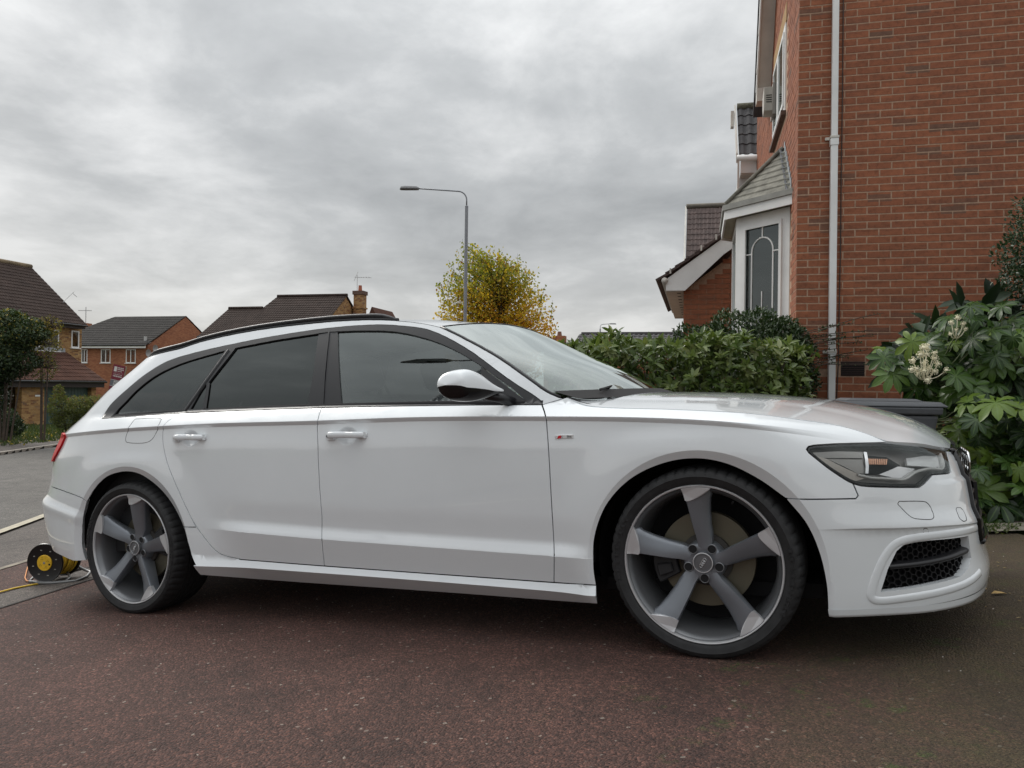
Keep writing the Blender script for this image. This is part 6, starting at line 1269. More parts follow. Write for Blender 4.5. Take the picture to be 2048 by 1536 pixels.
# eaves: fascia, soffit, roof courses
oh = .13; A2 = Vector((0,.48,0)); B2 = Vector((-.68,1.16,0)); B3 = Vector((-.68,2.46,0)); A3 = Vector((0,3.1,0))
mb = MB(); mb.add([(p.x,p.y,3.075) for p in (A2,B2,B3,A3)]+[(p.x,p.y,3.09) for p in (A2,B2,B3,A3)], [(3,2,1,0),(4,5,6,7),(0,1,5,4),(1,2,6,5),(2,3,7,6)]); mb.build('bay_soffit', noisy(mat('soffit_beige',(.46,.42,.32),.7),3,.12), bay)
def ring(mb, z0, z1, o0, o1):
    out = [];
    for o_ in (o0, o1):
        d = Vector((-.7071,-.7071,0)); a = Vector((0,.48-o_*1.414,0)); b = Vector((-.68-o_,1.16-o_*.414,0)); c = Vector((-.68-o_,2.46+o_*.414,0)); e = Vector((0,3.1+o_*1.414,0)); out.append((a,b,c,e))
    V = [(p.x,p.y,z) for z in (z0,z1) for p in out[0]] + [(p.x,p.y,z) for z in (z0,z1) for p in out[1]]
    F = []
    for i in range(3): F += [(8+i,8+i+1,12+i+1,12+i),(i+1,i,4+i,4+i+1),(i,i+1,8+i+1,8+i),(4+i+1,4+i,12+i,12+i+1)]
    F += [(0,4,12,8),(3,11,15,7)]
    mb.add(V,F)
mb = MB(); ring(mb, 3.045, 3.150, -.012, .012); mb.build('bay_fascia', M_upvc, bay)
mb = MB(); ring(mb, 3.152, 3.215, -.03, .035); mb.build('bay_gutter', noisy(mat('grey_gutter',(.24,.24,.22),.6),6,.2), bay)
M_bayt = noisy(mat('mossy_bay_tile', (.20,.195,.165), .85), 9, .4, .5, bscale=60)
nC = 8; apz = 3.90; e0 = 3.20
for i in range(nC):
    t0, t1 = i/nC, (i+1)/nC+.02
    def at_(t, z_add=0):
        k = 1-t; return [(0,.50+(1.30-.50)*t,0),(-.68*k,1.16+(1.34-1.16)*t,0),(-.68*k,2.46+(2.3-2.46)*t,0),(0,3.05-(3.05-2.3)*t,0)]
    lo = at_(t0); hi = at_(min(t1,1)); zl, zh = e0+(apz-e0)*t0, e0+(apz-e0)*min(t1,1)
    V = [(x-.0,y,zl+.028) for x,y,_ in lo]+[(x,y,zh+.006) for x,y,_ in hi]+[(x,y,zl) for x,y,_ in lo]
    MB().add(V, [(j,j+1,4+j+1,4+j) for j in range(3)]+[(8+j,8+j+1,j+1,j) for j in range(3)]).build('tile_course', M_bayt, bay)
M_lead = noisy(mat('lead_flashing', (.34,.36,.38), .5, .3), 8, .2, .3)
mb = MB()
mb.tube([(-.68,1.16,3.235),(-.02,1.325,3.92)], .028, 6)
mb.build('hip_ridge', M_bayt, bay, smooth=True)
for i in range(8):
    t = i/8; y = .50+.80*t; z = e0+.70*t; MB().add([(-.006,y-.01,z-.0),(-.006,y+.11,z+.05),(-.006,y+.115,z+.16),(-.006,y+.01,z+.16),(-.07,y+.0,z+.02),(-.06,y+.10,z+.10)],[(0,1,2,3),(4,5,1,0)]).build('lead_flashing', M_lead, bay)
# --- garage wing with its own gable towards the drive
gw = house
def WP(px, py, v):     # wing survey helper: view angle -> local (u, z) on the plane y = v
    d = Vector(P(px,py,1.0)); d.z -= 1.0; o = Vector((0,0,1.0)); Mi = HM.inverted(); o2 = Mi @ o; d2 = (Mi.to_3x3() @ d); k = (v-o2.y)/d2.y; q = o2+d2*k; return (q.x, q.z)
VG = 3.42
wall_pts = [WP(1366,700,VG), WP(1366,581,VG), WP(1478,500,VG), WP(1478,700,VG)]
uL = wall_pts[0][0]; gz = lambda u: wall_pts[1][1]+(u-uL)*(wall_pts[2][1]-wall_pts[1][1])/(wall_pts[2][0]-uL)
mb = MB().prism([(uL,-.2),(.02,-.2),(.02,gz(.02)),(uL,gz(uL))], lambda u,z: (u,VG+.012,z), lambda u,z: (u,VG+4.5,z)); gwl = mb.build('garage_wall', M_mortar, gw)
mb = MB(); cnt = 0
for k, a, b, zb in brick_rows(0, 1.5, .9, 3.6):
    a2, b2 = uL+a, uL+b
    if zb+.065 > gz(a2)+.05 or a2 > -.3: continue
    if cnt < 290 and zb > 1.7: MB().box((a2,VG,zb),(b2,VG+.03,zb+.065)).build('brick', M_brick, gwl); cnt += 1
    else: mb.box((a2,VG,zb),(b2,VG+.03,zb+.065))
o = mb.build('brick_courses', M_brick, gwl); o['kind'] = 'stuff'
# barge board, verge tiles, soffit with vents, gutter
q = [WP(*p, VG-.16) for p in ((1449,474),(1340,553),(1331,560),(1332,581),(1370,581),(1448,508))]
q += []; q = [WP(1500,440,VG-.16)]+q+[WP(1500,472,VG-.16)]
MB().prism(q, lambda u,z: (u,VG-.16,z), lambda u,z: (u,VG-.135,z)).build('barge_board', M_upvc, gw)
t1 = WP(1500,436,VG-.17); t2 = WP(1322,560,VG-.17)
dv = Vector((t2[0]-t1[0], t2[1]-t1[1])); dl_ = dv.length; dv.normalize(); nv_ = Vector((dv.y,-dv.x)); nv_ = nv_ if nv_.y > 0 else -nv_
nt_ = 9
for i in range(nt_):
    a = Vector(t1)+dv*dl_*i/nt_; b = Vector(t1)+dv*dl_*((i+1)/nt_+.04)
    qq = [a+nv_*.0, b+nv_*.02, b+nv_*.055, a+nv_*.03]
    MB().prism([tuple(p) for p in qq], lambda u,z: (u,VG-.20,z), lambda u,z: (u,VG+4.5,z)).build('verge_tile', M_brownt, gw)
for p in ((1344,543),(1406,497),(1436,475)):
    a = WP(p[0],p[1]-4,VG-.21); MB().box((a[0]-.035,VG-.215,a[1]-.06),(a[0]-.01,VG-.205,a[1]+.02)).build('tile_clip', M_upvc_d, gw)
e = WP(1316,560,VG-.2); s0 = WP(1332,581,VG-.16)
MB().box((s0[0],VG-.13,s0[1]-.012),(uL-.002,VG+4.4,s0[1])).build('eaves_soffit', M_upvc_d, gw)
for i in range(9): MB().box((uL-.10,VG+.05+i*.42,s0[1]-.015),(uL-.045,VG+.13+i*.42,s0[1]-.0125)).build('soffit_vent', M_gap, gw)
MB().tube([(s0[0]-.02,VG-.2,e[1]-.01),(s0[0]-.02,VG+4.4,e[1]-.01)], .05, 8).build('gutter', M_upvc_d, gw, smooth=True)
# --- rear wing with dark pantiles seen over the bay
def pantile_roof(prefix, parent, Mx, W_, H_, pitch, cw, gauge, m, tiles=True, limit=300, xoff=0.):
    """pantiled slope: local x along the eaves, y up the slope"""
    nx = max(int(W_/cw),1); ny = max(int(H_/gauge),1); made = 0; joined = MB(); k = 6
    prof = [(0,0),(.12,.25),(.3,.9),(.45,1.0),(.6,.7),(.75,.15),(1,0)]
    for j in range(ny):
        for i in range(nx):
            V = []
            for t in (0,1):
                for (a, h) in prof: V.append((i*cw+a*cw*1.0, j*gauge+t*gauge*1.06, h*cw*.16+(.018 if t == 0 else .0)+.002*((i*7+j*3)%3)))
            n = len(prof)
            V += [(v[0],v[1],v[2]-.022) for v in V[:n]]
            F = [(q_,q_+1,n+q_+1,n+q_) for q_ in range(n-1)]+[(2*n+q_,2*n+q_+1,q_+1,q_) for q_ in range(n-1)]
            if tiles and made < limit: 
                o = MB().add([tuple(Mx @ Vector(v)) for v in V], F).build('roof_tile', m, parent, smooth=False); made += 1
            else: joined.add([tuple(Mx @ Vector(v)) for v in V], F)
    if joined.v: o = joined.build('roof_tiles', m, parent); o['kind'] = 'stuff'
rw = bpy.data.objects.new('rear_wing', None); link(rw, house)
VR = 6.0; c0 = WP(1476,310,VR); c1 = WP(1560,310,VR); top = WP(1476,215,VR+1.0)
sl_ = math.atan2(top[1]-c0[1], 1.0); Hs = math.hypot(top[1]-c0[1], 1.0)
Mx = Matrix.Translation((c0[0]+.02,VR,c0[1])) @ Matrix.Rotation(sl_,4,'X')
pantile_roof('t', rw, Mx, c1[0]-c0[0], Hs, 0, .148, Hs/5.02, M_rooft, limit=60)
MB().tube([tuple(Mx @ Vector((0,Hs,.02))), tuple(Mx @ Vector((c1[0]-c0[0],Hs,.02)))], .07, 8).build('ridge_tile', noisy(mat('mossy_ridge',(.12,.115,.085),.9),14,.5,.4), rw, smooth=True)
MB().tube([(c0[0]-.02,VR-.05,c0[1]-.06),(c1[0],VR-.05,c1[1]-.06)], .055, 8).build('gutter', M_upvc, rw, smooth=True)
MB().box((c0[0]+.05,VR+.02,c0[1]-.32),(c1[0],VR+.05,c0[1]-.08)).build('fascia', M_upvc, rw)
MB().box((c0[0]+.05,VR+.05,c0[1]-.34),(c1[0],VR+.32,c0[1]-.32)).build('soffit', M_upvc_d, rw)
MB().box((c0[0]+.02,VR+.30,2.0),(c1[0],VR+2.2,c0[1]-.34)).build('rendered_wall', noisy(mat('white_render',(.55,.56,.56),.8),3,.12), rw)
MB().box((c0[0]+.27,VR+.285,c0[1]-.75),(c0[0]+.34,VR+.298,c0[1]-.36)).build('window_edge', M_upvc, rw)
vb = [(VR-.04,c0[1]-1.05),(VR-.04,c0[1]-.05)]
MB().prism([(VR-.06,c0[1]-.16),(VR+1.0,top[1]-.16),(VR+1.0,top[1]+.06),(VR-.06,c0[1]+.02)], lambda v,z: (c0[0]-.03,v,z), lambda v,z: (c0[0]+.0,v,z)).build('barge_board', M_upvc_d, rw)
MB().box((c0[0]-.005,VR-.06,c0[1]-1.15),(c0[0]+.03,VR-.02,c0[1]-.02)).build('corner_board', M_upvc_d, rw)
MB().box((c0[0]-.10,VR+.8,top[1]-.42),(c0[0]-.04,VR+.95,top[1]-.12)).build('verge_cap', M_upvc_d, rw)
# main roof, out of view above: keeps the house whole
MB().prism([(.06,7.2),(2.9,9.6),(5.8,7.2)], lambda u,z: (u,-.25,z), lambda u,z: (u,6.3,z)).build('main_roof', M_brownt, house)

# ---------------------------------------------------------------- houses across the street
Uv = np.array([math.cos(TH), -math.sin(TH)]); Vv2 = np.array([math.sin(TH), math.cos(TH)])
def frame_at(px, D, zg=0.):
    """local frame on the street grid: x = Uv, y = Vv2, origin at the seen point, ground height zg"""
    p = P(px, 768, D); return Matrix.Translation((p[0], p[1], zg)) @ Matrix.Rotation(-TH, 4, 'Z')
def on(Mf, px, py, axis, val):
    """where the view angle (px,py) meets the local plane axis = val"""
    d = Vector(P(px,py,1.0)) - Vector((0,0,1)); Mi = Mf.inverted(); o2 = Mi @ Vector((0,0,1)); d2 = Mi.to_3x3() @ d
    k = (val-o2[axis])/d2[axis]; return o2+d2*k
def course_roof(parent, m, a, b, c, d, n, th=.03, name='tile_course', lift=.012):
    """roof slope eaves a-b to ridge d-c, in n overlapping courses"""
    a, b, c, d = map(Vector, (a,b,c,d)); nn = (b-a).cross(d-a).normalized()
    if nn.z < 0: nn = -nn
    for i in range(n):
        t0, t1 = i/n, min((i+1)/n+.012, 1); p0 = a+(d-a)*t0; p1 = b+(c-b)*t0; p2 = b+(c-b)*t1; p3 = a+(d-a)*t1
        V = [p0+nn*th, p1+nn*th, p2+nn*lift*.4, p3+nn*lift*.4, p0-nn*.01, p1-nn*.01, p2-nn*.01, p3-nn*.01]
        MB().add(V, [(0,1,2,3),(4,5,1,0),(5,6,2,1),(7,4,0,3),(6,7,3,2),(7,6,5,4)]).build(name, m, parent)
def pan_mat(name, col, cw=.3, rough=.8, patch=None):
    """concrete tiles: rolls across and colour mottling (too far off to tell single tiles apart)"""
    m = mat(name, tuple(x*.8 for x in col), .9, Specular_IOR_Level=.2); col = tuple(x*.8 for x in col); t = NT(m); v = t.coord('Object')
    w = t.new('ShaderNodeTexWave', Vector=v, Scale=1/cw/1.0*.5, Distortion=0.); w.bands_direction = patch or 'X'
    n = t.noise(v, 1.6, 6, .7); c = tuple(col)
    base = t.ramp(n, [(.3, tuple(x*.68 for x in c)),(.55, c),(.75, tuple(min(x*1.35,1) for x in c))])
    l = t.noise(v, 7, 7, .8); base = t.mix(t.ramp(l,[(.66,(0,0,0)),(.74,(.6,.6,.6))]), base, (.20,.18,.12))
    t.rgb(base); t.bump(w.outputs[1] if len(w.outputs) > 1 else w.outputs[0], .8, .03); return m
def window(parent, Mw, w, h, frame=M_upvc, sub=2, sill=True, glass=None, name='window'):
    """window in the local x-z plane, outside towards -y; Mw places it"""
    mb = MB(); f = .07
    for a,b in (((0,-.03,0),(f,.06,h)),((w-f,-.03,0),(w,.06,h)),((f,-.03,0),(w-f,.06,f)),((f,-.03,h-f),(w-f,.06,h))): mb.box(a,b,M=Mw)
    for k in range(1,sub): mb.box((w*k/sub-.035,-.035,f),(w*k/sub+.035,.05,h-f),M=Mw)
    o = mb.build(name, frame, parent)
    MB().box((f,.0,f),(w-f,.012,h-f),M=Mw).build('pane', glass or M_farglass, o)
    MB().box((f,.12,f),(w*.45,.14,h-f),M=Mw).build('curtain', M_curt, o); 
    if sill: MB().box((-.08,-.10,-.05),(w+.08,.02,-.003),M=Mw).build('sill', frame, o)
    return o
M_farglass = glass_mat('far_glass', (.35,.38,.37), 1.6, 1.5)
M_curt = mat('curtain', (.35,.37,.35), .9)
M_tile_a = pan_mat('brown_tiles', (.066,.045,.038), .3, patch='Y'); M_tile_a2 = pan_mat('red_brown_tiles', (.125,.062,.045), .3, patch='Y')
M_tile_b = pan_mat('grey_tiles', (.048,.044,.041), .3); M_tile_c = pan_mat('brown_tiles_b', (.060,.042,.036), .3)
YEL = [(.0,(.22,.10,.05)),(.3,(.33,.19,.08)),(.6,(.40,.24,.10)),(.85,(.44,.28,.13)),(1.0,(.17,.10,.07))]
M_brick_y = brick_mat('multi_buff_brick', YEL, seed=3.3); M_brick_r = brick_mat('orange_brick', [(0,(.26,.10,.055)),(.5,(.34,.14,.07)),(1,(.38,.17,.09))], seed=5)
# lines of mortar for far walls come from fine relief only
# --- house A: brown roof, lean-to garage with green door
MA = frame_at(85, 38, -1.22)
hA = thing('brick_house', 'brown tiled house with green garage door at the left edge beyond the road', 'house'); hA.matrix_world = MA
cor = on(MA, 163, 700, 0, -2.2); yc = cor.y      # far corner of the front wall
eL = on(MA, 172, 648, 0, -1.8); rdg = on(MA, 72, 536, 0, -5.6)
ze = eL.z; zr_ = rdg.z; y_far = eL.y
MB().box((-9.0, yc-11, -.3),(-2.2, yc, ze+.05)).build('wall', M_brick_y, hA)
MB().prism([(-9.0,ze),(-2.2,ze),(-5.6,zr_-.15)], lambda u,z: (u,yc-11,z), lambda u,z: (u,yc,z)).build('gable', M_brick_y, hA)
rf = bpy.data.objects.new('roof', None); link(rf, hA)
course_roof(rf, M_tile_a, (-1.75,yc-11.3,ze-.05),(-1.75,y_far,ze-.05),(-5.6,y_far,zr_),(-5.6,yc-11.3,zr_), 17)
course_roof(rf, M_tile_a, (-9.45,y_far,ze-.05),(-9.45,yc-11.3,ze-.05),(-5.6,yc-11.3,zr_),(-5.6,y_far,zr_), 6)
MB().tube([(-5.6,yc-11.3,zr_+.02),(-5.6,y_far,zr_+.02)], .14, 8).build('ridge_tile', noisy(mat('lichen_ridge',(.20,.15,.09),.9),3,.5), rf, smooth=True)
MB().tube([(-1.72,yc-11.3,ze-.12),(-1.72,y_far,ze-.12)], .06, 6).build('gutter', M_trim, hA, smooth=True)
MB().box((-2.1,yc-11.3,ze-.30),(-1.80,y_far-.05,ze-.10)).build('fascia', mat('brown_fascia',(.04,.028,.025),.6), hA)
window(hA, Matrix.Translation((-2.2,yc-.75,ze-1.35)) @ Matrix.Rotation(math.pi/2,4,'Z') @ Matrix.Scale(1,4), .55, .95, sub=1)
window(hA, Matrix.Translation((-2.2,yc-2.9,ze-1.6)) @ Matrix.Rotation(math.pi/2,4,'Z'), 1.3, 1.15, sub=2)
# lean-to and garage
gE = on(MA, 212, 762, 0, .35); gT = on(MA, 160, 706, 0, -2.15); gzE = gE.z; gzT = gT.z
rl = bpy.data.objects.new('garage_roof', None); link(rl, hA)
course_roof(rl, M_tile_a2, (.35,gE.y-9.8,gzE),(.35,gE.y,gzE),(-2.15,gE.y-.1,gzT),(-2.15,gE.y-9.8,gzT), 8)
MB().box((-2.2,yc-9,gzT-.02),(-2.12,gE.y-.2,gzT+.2)).build('lead_flashing', M_lead, hA)
MB().tube([(.40,gE.y-9.8,gzE-.06),(.40,gE.y,gzE-.06)], .06, 6).build('gutter', M_trim, hA, smooth=True)
MB().box((-.05,gE.y-9.8,gzE-.35),(.30,gE.y-.05,gzE-.08)).build('fascia', mat('dark_fascia',(.03,.022,.02),.6), hA)
yd0 = on(MA, 88, 800, 0, 0).y; yd1 = on(MA, 183, 800, 0, 0).y; yp = on(MA, 43, 800, 0, 0).y
MB().box((-.35,yd1,-.3),(.0,gE.y-.3,gzE-.3)).build('garage_pier', M_brick_y, hA)
MB().box((-.35,yp,-.3),(.02,yd0,gzE-.3)).build('garage_pier', M_brick_y, hA)
MB().box((-2.2,gE.y-.6,-.3),(-.35,gE.y-.3,gzE+.2)).build('side_wall', M_brick_y, hA)
M_green = noisy(mat('green_door', (.045,.085,.075), .45), 2, .15)
gd = MB().box((-.30,yd0,-.05),(-.24,yd1,2.05)).build('garage_door', M_green, hA)
for i in range(14): MB().box((-.239,yd0+.04+i*(yd1-yd0-.08)/14,.05),(-.228,yd0+.04+(i+.8)*(yd1-yd0-.08)/14,1.98)).build('door_panel', M_green, gd)
MB().box((-.36,yd0,2.052),(-.04,yd1,gzE-.34)).build('door_lintel', mat('dark_lintel',(.02,.018,.018),.7), hA)
MB().box((-1.9,yp-4.5,-.3),(-1.8,yp-.02,gzE-.3)).build('porch_wall', mat('porch_dark',(.035,.03,.028),.8), hA)
fd2 = MB().box((-1.79,yp-1.6,-.1),(-1.74,yp-.6,1.95)).build('front_door', mat('dark_front_door',(.028,.02,.018),.4), hA)
MB().box((-1.735,yp-1.2,.3),(-1.73,yp-1.05,1.7)).build('door_glass', M_farglass, fd2)
MB().box((.02,yd0-.55,1.45),(.035,yd0-.25,1.53)).build('house_number_plate', M_upvc, hA)
ae = MB().tube([(-3.2,y_far-.2,ze+1.2),(-3.1,y_far+.5,ze+1.9)], .015, 5); ae.tube([(-3.12,y_far+.4,ze+1.8),(-3.0,y_far+.6,ze+1.6)], .015, 5)
ae.build('aerial', mat('aerial_metal',(.4,.4,.4),.5,.6), hA)
# --- house B: grey roof, orange gable
MBf = frame_at(287, 64, -1.5)
hB = thing('brick_house', 'orange brick house with grey tiled roof behind the for sale board', 'house'); hB.matrix_world = MBf
eB0 = on(MBf,163,694,1,-.3); eB1 = on(MBf,291,691,1,-.3); zeB = eB1.z; uL_ = eB0.x-4.5; uR_ = eB1.x
apx = on(MBf,372,632,0,uR_); dpt = apx.y; zrB = apx.z; rl_ = on(MBf,230,640,1,dpt)
MB().box((uL_,.0,-.3),(uR_-.02,2*dpt,zeB)).build('wall', M_brick_r, hB)
MB().prism([(0,zeB),(2*dpt,zeB),(dpt,zrB-.08)], lambda v,z: (uR_-.3,v,z), lambda v,z: (uR_-.018,v,z)).build('gable', M_brick_r, hB)
rB = bpy.data.objects.new('roof', None); link(rB, hB)
course_roof(rB, M_tile_b, (uL_,-.35,zeB),(uR_+.02,-.35,zeB),(uR_+.02,dpt,zrB),(rl_.x,dpt,zrB), 16)
course_roof(rB, M_tile_b, (uR_+.02,2*dpt+.35,zeB),(uL_,2*dpt+.35,zeB),(rl_.x,dpt,zrB),(uR_+.02,dpt,zrB), 5)
course_roof(rB, M_tile_b, (uL_,2*dpt+.35,zeB),(uL_,-.35,zeB),(rl_.x,dpt,zrB),(rl_.x-.01,dpt,zrB), 5)
MB().box((uL_,-.42,zeB-.22),(uR_+.05,-.36,zeB-.02)).build('fascia', M_upvc, hB); MB().tube([(uL_,-.47,zeB+.02),(uR_+.05,-.47,zeB+.02)], .07, 6).build('gutter', M_trim, hB)
for px0, w_ in ((163,.62),(202,.95),(252,.95)):
    p = on(MBf, px0, 725, 1, 0); window(hB, Matrix.Translation((p.x,-.0,zeB-1.45)), w_ if px0 > 170 else .6, 1.15, sub=2)
    if px0 == 252: pass
pv = on(MBf, 290, 681, 1, .4); MB().tube([(pv.x-.0,.45,pv.z-.4),(pv.x,.45,pv.z+.35)], .12, 8).build('flue', mat('flue_grey',(.45,.45,.45),.5), hB); MB().box((pv.x-.6,.2,pv.z-.25),(pv.x+.5,.8,pv.z-.10)).build('flue_flashing', mat('flashing_pale',(.4,.4,.4),.6), hB)
for (px_, py_) in ((308,697),(294,706)):
    p = on(MBf, px_, py_, 0, uR_+.25); MB().lathe([(0,0),(.2,.05),(.32,.14)], 16, 'x', (p.x,p.y,p.z)).build('satellite_dish', mat('dish_grey',(.35,.35,.35),.5), hB, smooth=True)
mb = MB().prism([(0,0),(3.4,0),(1.7,1.2)], lambda v,z: (uR_+.05,v-.5+1.0,z+on(MBf,330,735,0,uR_).z), lambda v,z: (uR_+5,v-.5+1.0,z+on(MBf,330,735,0,uR_).z)); mb.build('porch_roof', M_tile_a, hB)
# chimney of the house behind
pc = P(171,664,80); cch = thing('chimney', 'small red brick chimney rising just left of the grey roof', 'chimney', (pc[0],pc[1],-2))
MB().box((-.45,-.4,0),(.45,.4,pc[2]+2+.9)).build('stack', M_brick_r, cch); MB().tube([(0,0,pc[2]+2.9),(0,0,pc[2]+4.6)], .04, 5).build('aerial_mast', mat('mast',(.5,.5,.5),.5,.5), cch); MB().box((-.8,-.04,pc[2]+4.2),(.6,.04,pc[2]+4.26)).build('aerial_boom', mat('mast2',(.5,.5,.5),.5,.5), cch)
# --- house C: wide brown roof with chimney and buff gable
MC = frame_at(640, 52, -1.4)
hC = thing('brick_house', 'wide brown roofed house with buff gable and chimney seen above the estate car', 'house'); hC.matrix_world = MC
e0 = on(MC,395,673,1,0); zeC = e0.z; apC = on(MC,692,591,0,on(MC,640,640,1,0).x); uRC = on(MC,630,650,1,0).x; apC = on(MC,692,591,0,uRC); dC = apC.y; zC = apC.z
r0 = on(MC,555,597,1,dC); k0 = on(MC,527,617,1,dC*.72); k1 = on(MC,460,620,1,dC*.72)
MB().box((e0.x+.3,.3,-.3),(uRC-.02,2*dC,zeC)).build('wall', M_brick_y, hC)
MB().prism([(.3,zeC),(2*dC,zeC),(dC,zC-.08)], lambda v,z: (uRC-.3,v,z), lambda v,z: (uRC-.01,v,z)).build('gable', M_brick_y, hC)
rC = bpy.data.objects.new('roof', None); link(rC, hC)
tk = (k0.z-zeC)/(zC-zeC)
course_roof(rC, M_tile_c, (e0.x,0,zeC),(uRC+.1,0,zeC),(uRC+.1,dC*tk,k0.z),(k1.x,dC*tk,k0.z), 14)
s5 = k0.x
course_roof(rC, M_tile_c, (s5,dC*tk,k0.z),(uRC+.1,dC*tk,k0.z),(uRC+.1,dC,zC),(r0.x,dC,zC), 5)
course_roof(rC, M_tile_c, (uRC+.1,2*dC+.3,zeC),(e0.x,2*dC+.3,zeC),(r0.x,dC,zC),(uRC+.1,dC,zC), 5)
MB().tube([(r0.x,dC,zC+.03),(uRC+.1,dC,zC+.03)], .13, 6).build('ridge_tile', M_tile_c, rC); MB().tube([(k1.x,dC*tk,k0.z+.03),(s5,dC*tk,k0.z+.03)], .13, 6).build('ridge_tile', M_tile_c, rC)
MB().tube([(e0.x,-.05,zeC-.05),(uRC,-.05,zeC-.05)], .08, 6).build('gutter', M_trim, hC)
cc = on(MC, 720, 600, 0, uRC+.55)
ch = MB(); hw_ = .36
ch.box((cc.x-hw_,cc.y-hw_,-.3),(cc.x+hw_,cc.y+hw_,on(MC,720,590,0,uRC+.55).z)); cho = ch.build('chimney', M_brick_y, hC)
zt1 = on(MC,720,590,0,uRC+.55).z; MB().box((cc.x-hw_-.07,cc.y-hw_-.07,zt1+.002),(cc.x+hw_+.07,cc.y+hw_+.07,zt1+.28)).build('chimney_cap', noisy(mat('chimney_cap',(.13,.08,.06),.9),6,.3), cho)
MB().box((cc.x-hw_-.07,cc.y-hw_-.07,on(MC,720,618,0,uRC+.55).z),(cc.x+hw_+.07,cc.y+hw_+.07,on(MC,720,615,0,uRC+.55).z)).build('chimney_band', M_brick_y, cho)
MB().lathe([(.15,zt1+.28),(.12,zt1+.72),(.0,zt1+.72)], 12, 'z', (cc.x,cc.y,0)).build('chimney_pot', mat('terracotta_pot',(.38,.12,.07),.8), cho, smooth=True, angle=40)
aa = MB().tube([(cc.x-.25,cc.y,zt1+.2),(cc.x-.25,cc.y,zt1+1.5)], .02, 5); aa.tube([(cc.x-.5,cc.y,zt1+1.35),(cc.x+.9,cc.y,zt1+1.28)], .018, 5)
for i in range(5): aa.tube([(cc.x-.1+i*.2,cc.y-.15,zt1+1.33),(cc.x-.1+i*.2,cc.y+.15,zt1+1.33)], .012, 4)
aa.tube([(cc.x-.5,cc.y,zt1+1.1),(cc.x-.2,cc.y,zt1+1.75)], .018, 4); aa.build('aerial', mat('aerial_m',(.45,.45,.45),.5,.5), cho)
pj = on(MC,752,630,1,dC*1.2); MB().prism([(cc.x+.2,zeC),(pj.x+1.3,zeC),(pj.x-.25,on(MC,738,614,1,dC*1.2).z)], lambda u,z: (u,dC*1.15,z), lambda u,z: (u,dC*2,z)).build('rear_roof', M_tile_a2, hC)
# --- small distant house, low roof behind the hedge, roof beside the garage gable
MD = frame_at(1115, 60, -1.5); hD = thing('brick_house', 'tiny brown gable with a chimney between the birch and the hedge', 'house'); hD.matrix_world = MD
g1 = on(MD,1135,694,1,0); g0 = on(MD,1088,694,1,0); ga = on(MD,1122,678,1,0)
MB().prism([(g0.x,0),(g1.x,0),(g1.x,g1.z),(ga.x+.3,ga.z),(ga.x-.6,ga.z),(g0.x,g1.z)], lambda u,z: (u,0,z-.3), lambda u,z: (u,8,z-.3)).build('gable_wall', M_brick_y, hD)
course_roof(hD, M_tile_a, (g0.x-.3,-.2,g1.z-.3),(g0.x-.3,8,g1.z-.3),(ga.x-.6,8,ga.z-.2),(ga.x-.6,-.2,ga.z-.2), 5); course_roof(hD, M_tile_a, (g1.x+.2,8,g1.z-.4),(g1.x+.2,-.2,g1.z-.4),(ga.x+.3,-.2,ga.z-.2),(ga.x+.3,8,ga.z-.2), 5)
cq = on(MD,1119,672,1,1); MB().box((cq.x-.5,.6,ga.z-.8),(cq.x+.5,1.4,cq.z)).build('chimney', M_brick_r, hD); MB().lathe([(.2,cq.z),(.15,cq.z+.35)], 10, 'z', (cq.x,1,0)).build('chimney_pot', mat('pot2',(.2,.1,.07),.8), hD)
ME = frame_at(1150, 30, -1.0); hE = thing('tiled_outbuilding', 'low dark tiled roof showing just above the hedge', 'building'); hE.matrix_world = ME
a0 = on(ME,1141,697,1,0); b0 = on(ME,1156,669,1,2.2); zt2 = b0.z; uE1 = a0.x+7.0
MB().box((a0.x+.3,.2,-.5),(uE1,4.2,a0.z)).build('wall', M_brick_r, hE)
pr_ = math.hypot(2.2, zt2-a0.z); Mx = Matrix.Translation((a0.x,0,a0.z)) @ Matrix.Rotation(math.atan2(zt2-a0.z,2.2),4,'X')
pantile_roof('e', hE, Mx, uE1-a0.x, pr_, 0, .2, pr_/5.0, M_rooft, limit=180)
course_roof(hE, M_rooft, (uE1,4.4,a0.z),(a0.x,4.4,a0.z),(a0.x+.2,2.2,zt2),(uE1,2.2,zt2), 4)
MB().tube([(a0.x+.1,2.2,zt2+.02),(uE1,2.2,zt2+.02)], .09, 6).build('ridge_tile', M_rooft, hE)
MF = frame_at(1374, 24, -.8); hF = thing('brick_house', 'brown pantiled roof of the next house rising behind the garage gable', 'house'); hF.matrix_world = MF
f0_ = on(MF,1369,560,1,0); f1_ = on(MF,1376,414,1,2.6); 
pr2 = math.hypot(2.6, f1_.z-f0_.z); Mx = Matrix.Translation((f0_.x+.02,0,f0_.z)) @ Matrix.Rotation(math.atan2(f1_.z-f0_.z,2.6),4,'X')
pantile_roof('f', hF, Mx, 3.4, pr2, 0, .128, pr2/13.5, M_brownt, limit=290)
MB().box((f0_.x+.1,.2,-.5),(f0_.x+6,5.2,f0_.z)).build('wall', M_brick_r, hF)
MB().prism([(.2,f0_.z),(5.2,f0_.z),(2.6,f1_.z-.1)], lambda v,z: (f0_.x+.08,v,z), lambda v,z: (f0_.x+6,v,z)).build('gable', M_brick_r, hF)
MB().tube([(f1_.x-.05,2.6,f1_.z+.02),(f1_.x+3.6,2.6,f1_.z+.02)], .09, 8).build('ridge_tile', noisy(mat('ridge_grey',(.13,.115,.095),.9),4,.4), hF, smooth=True)
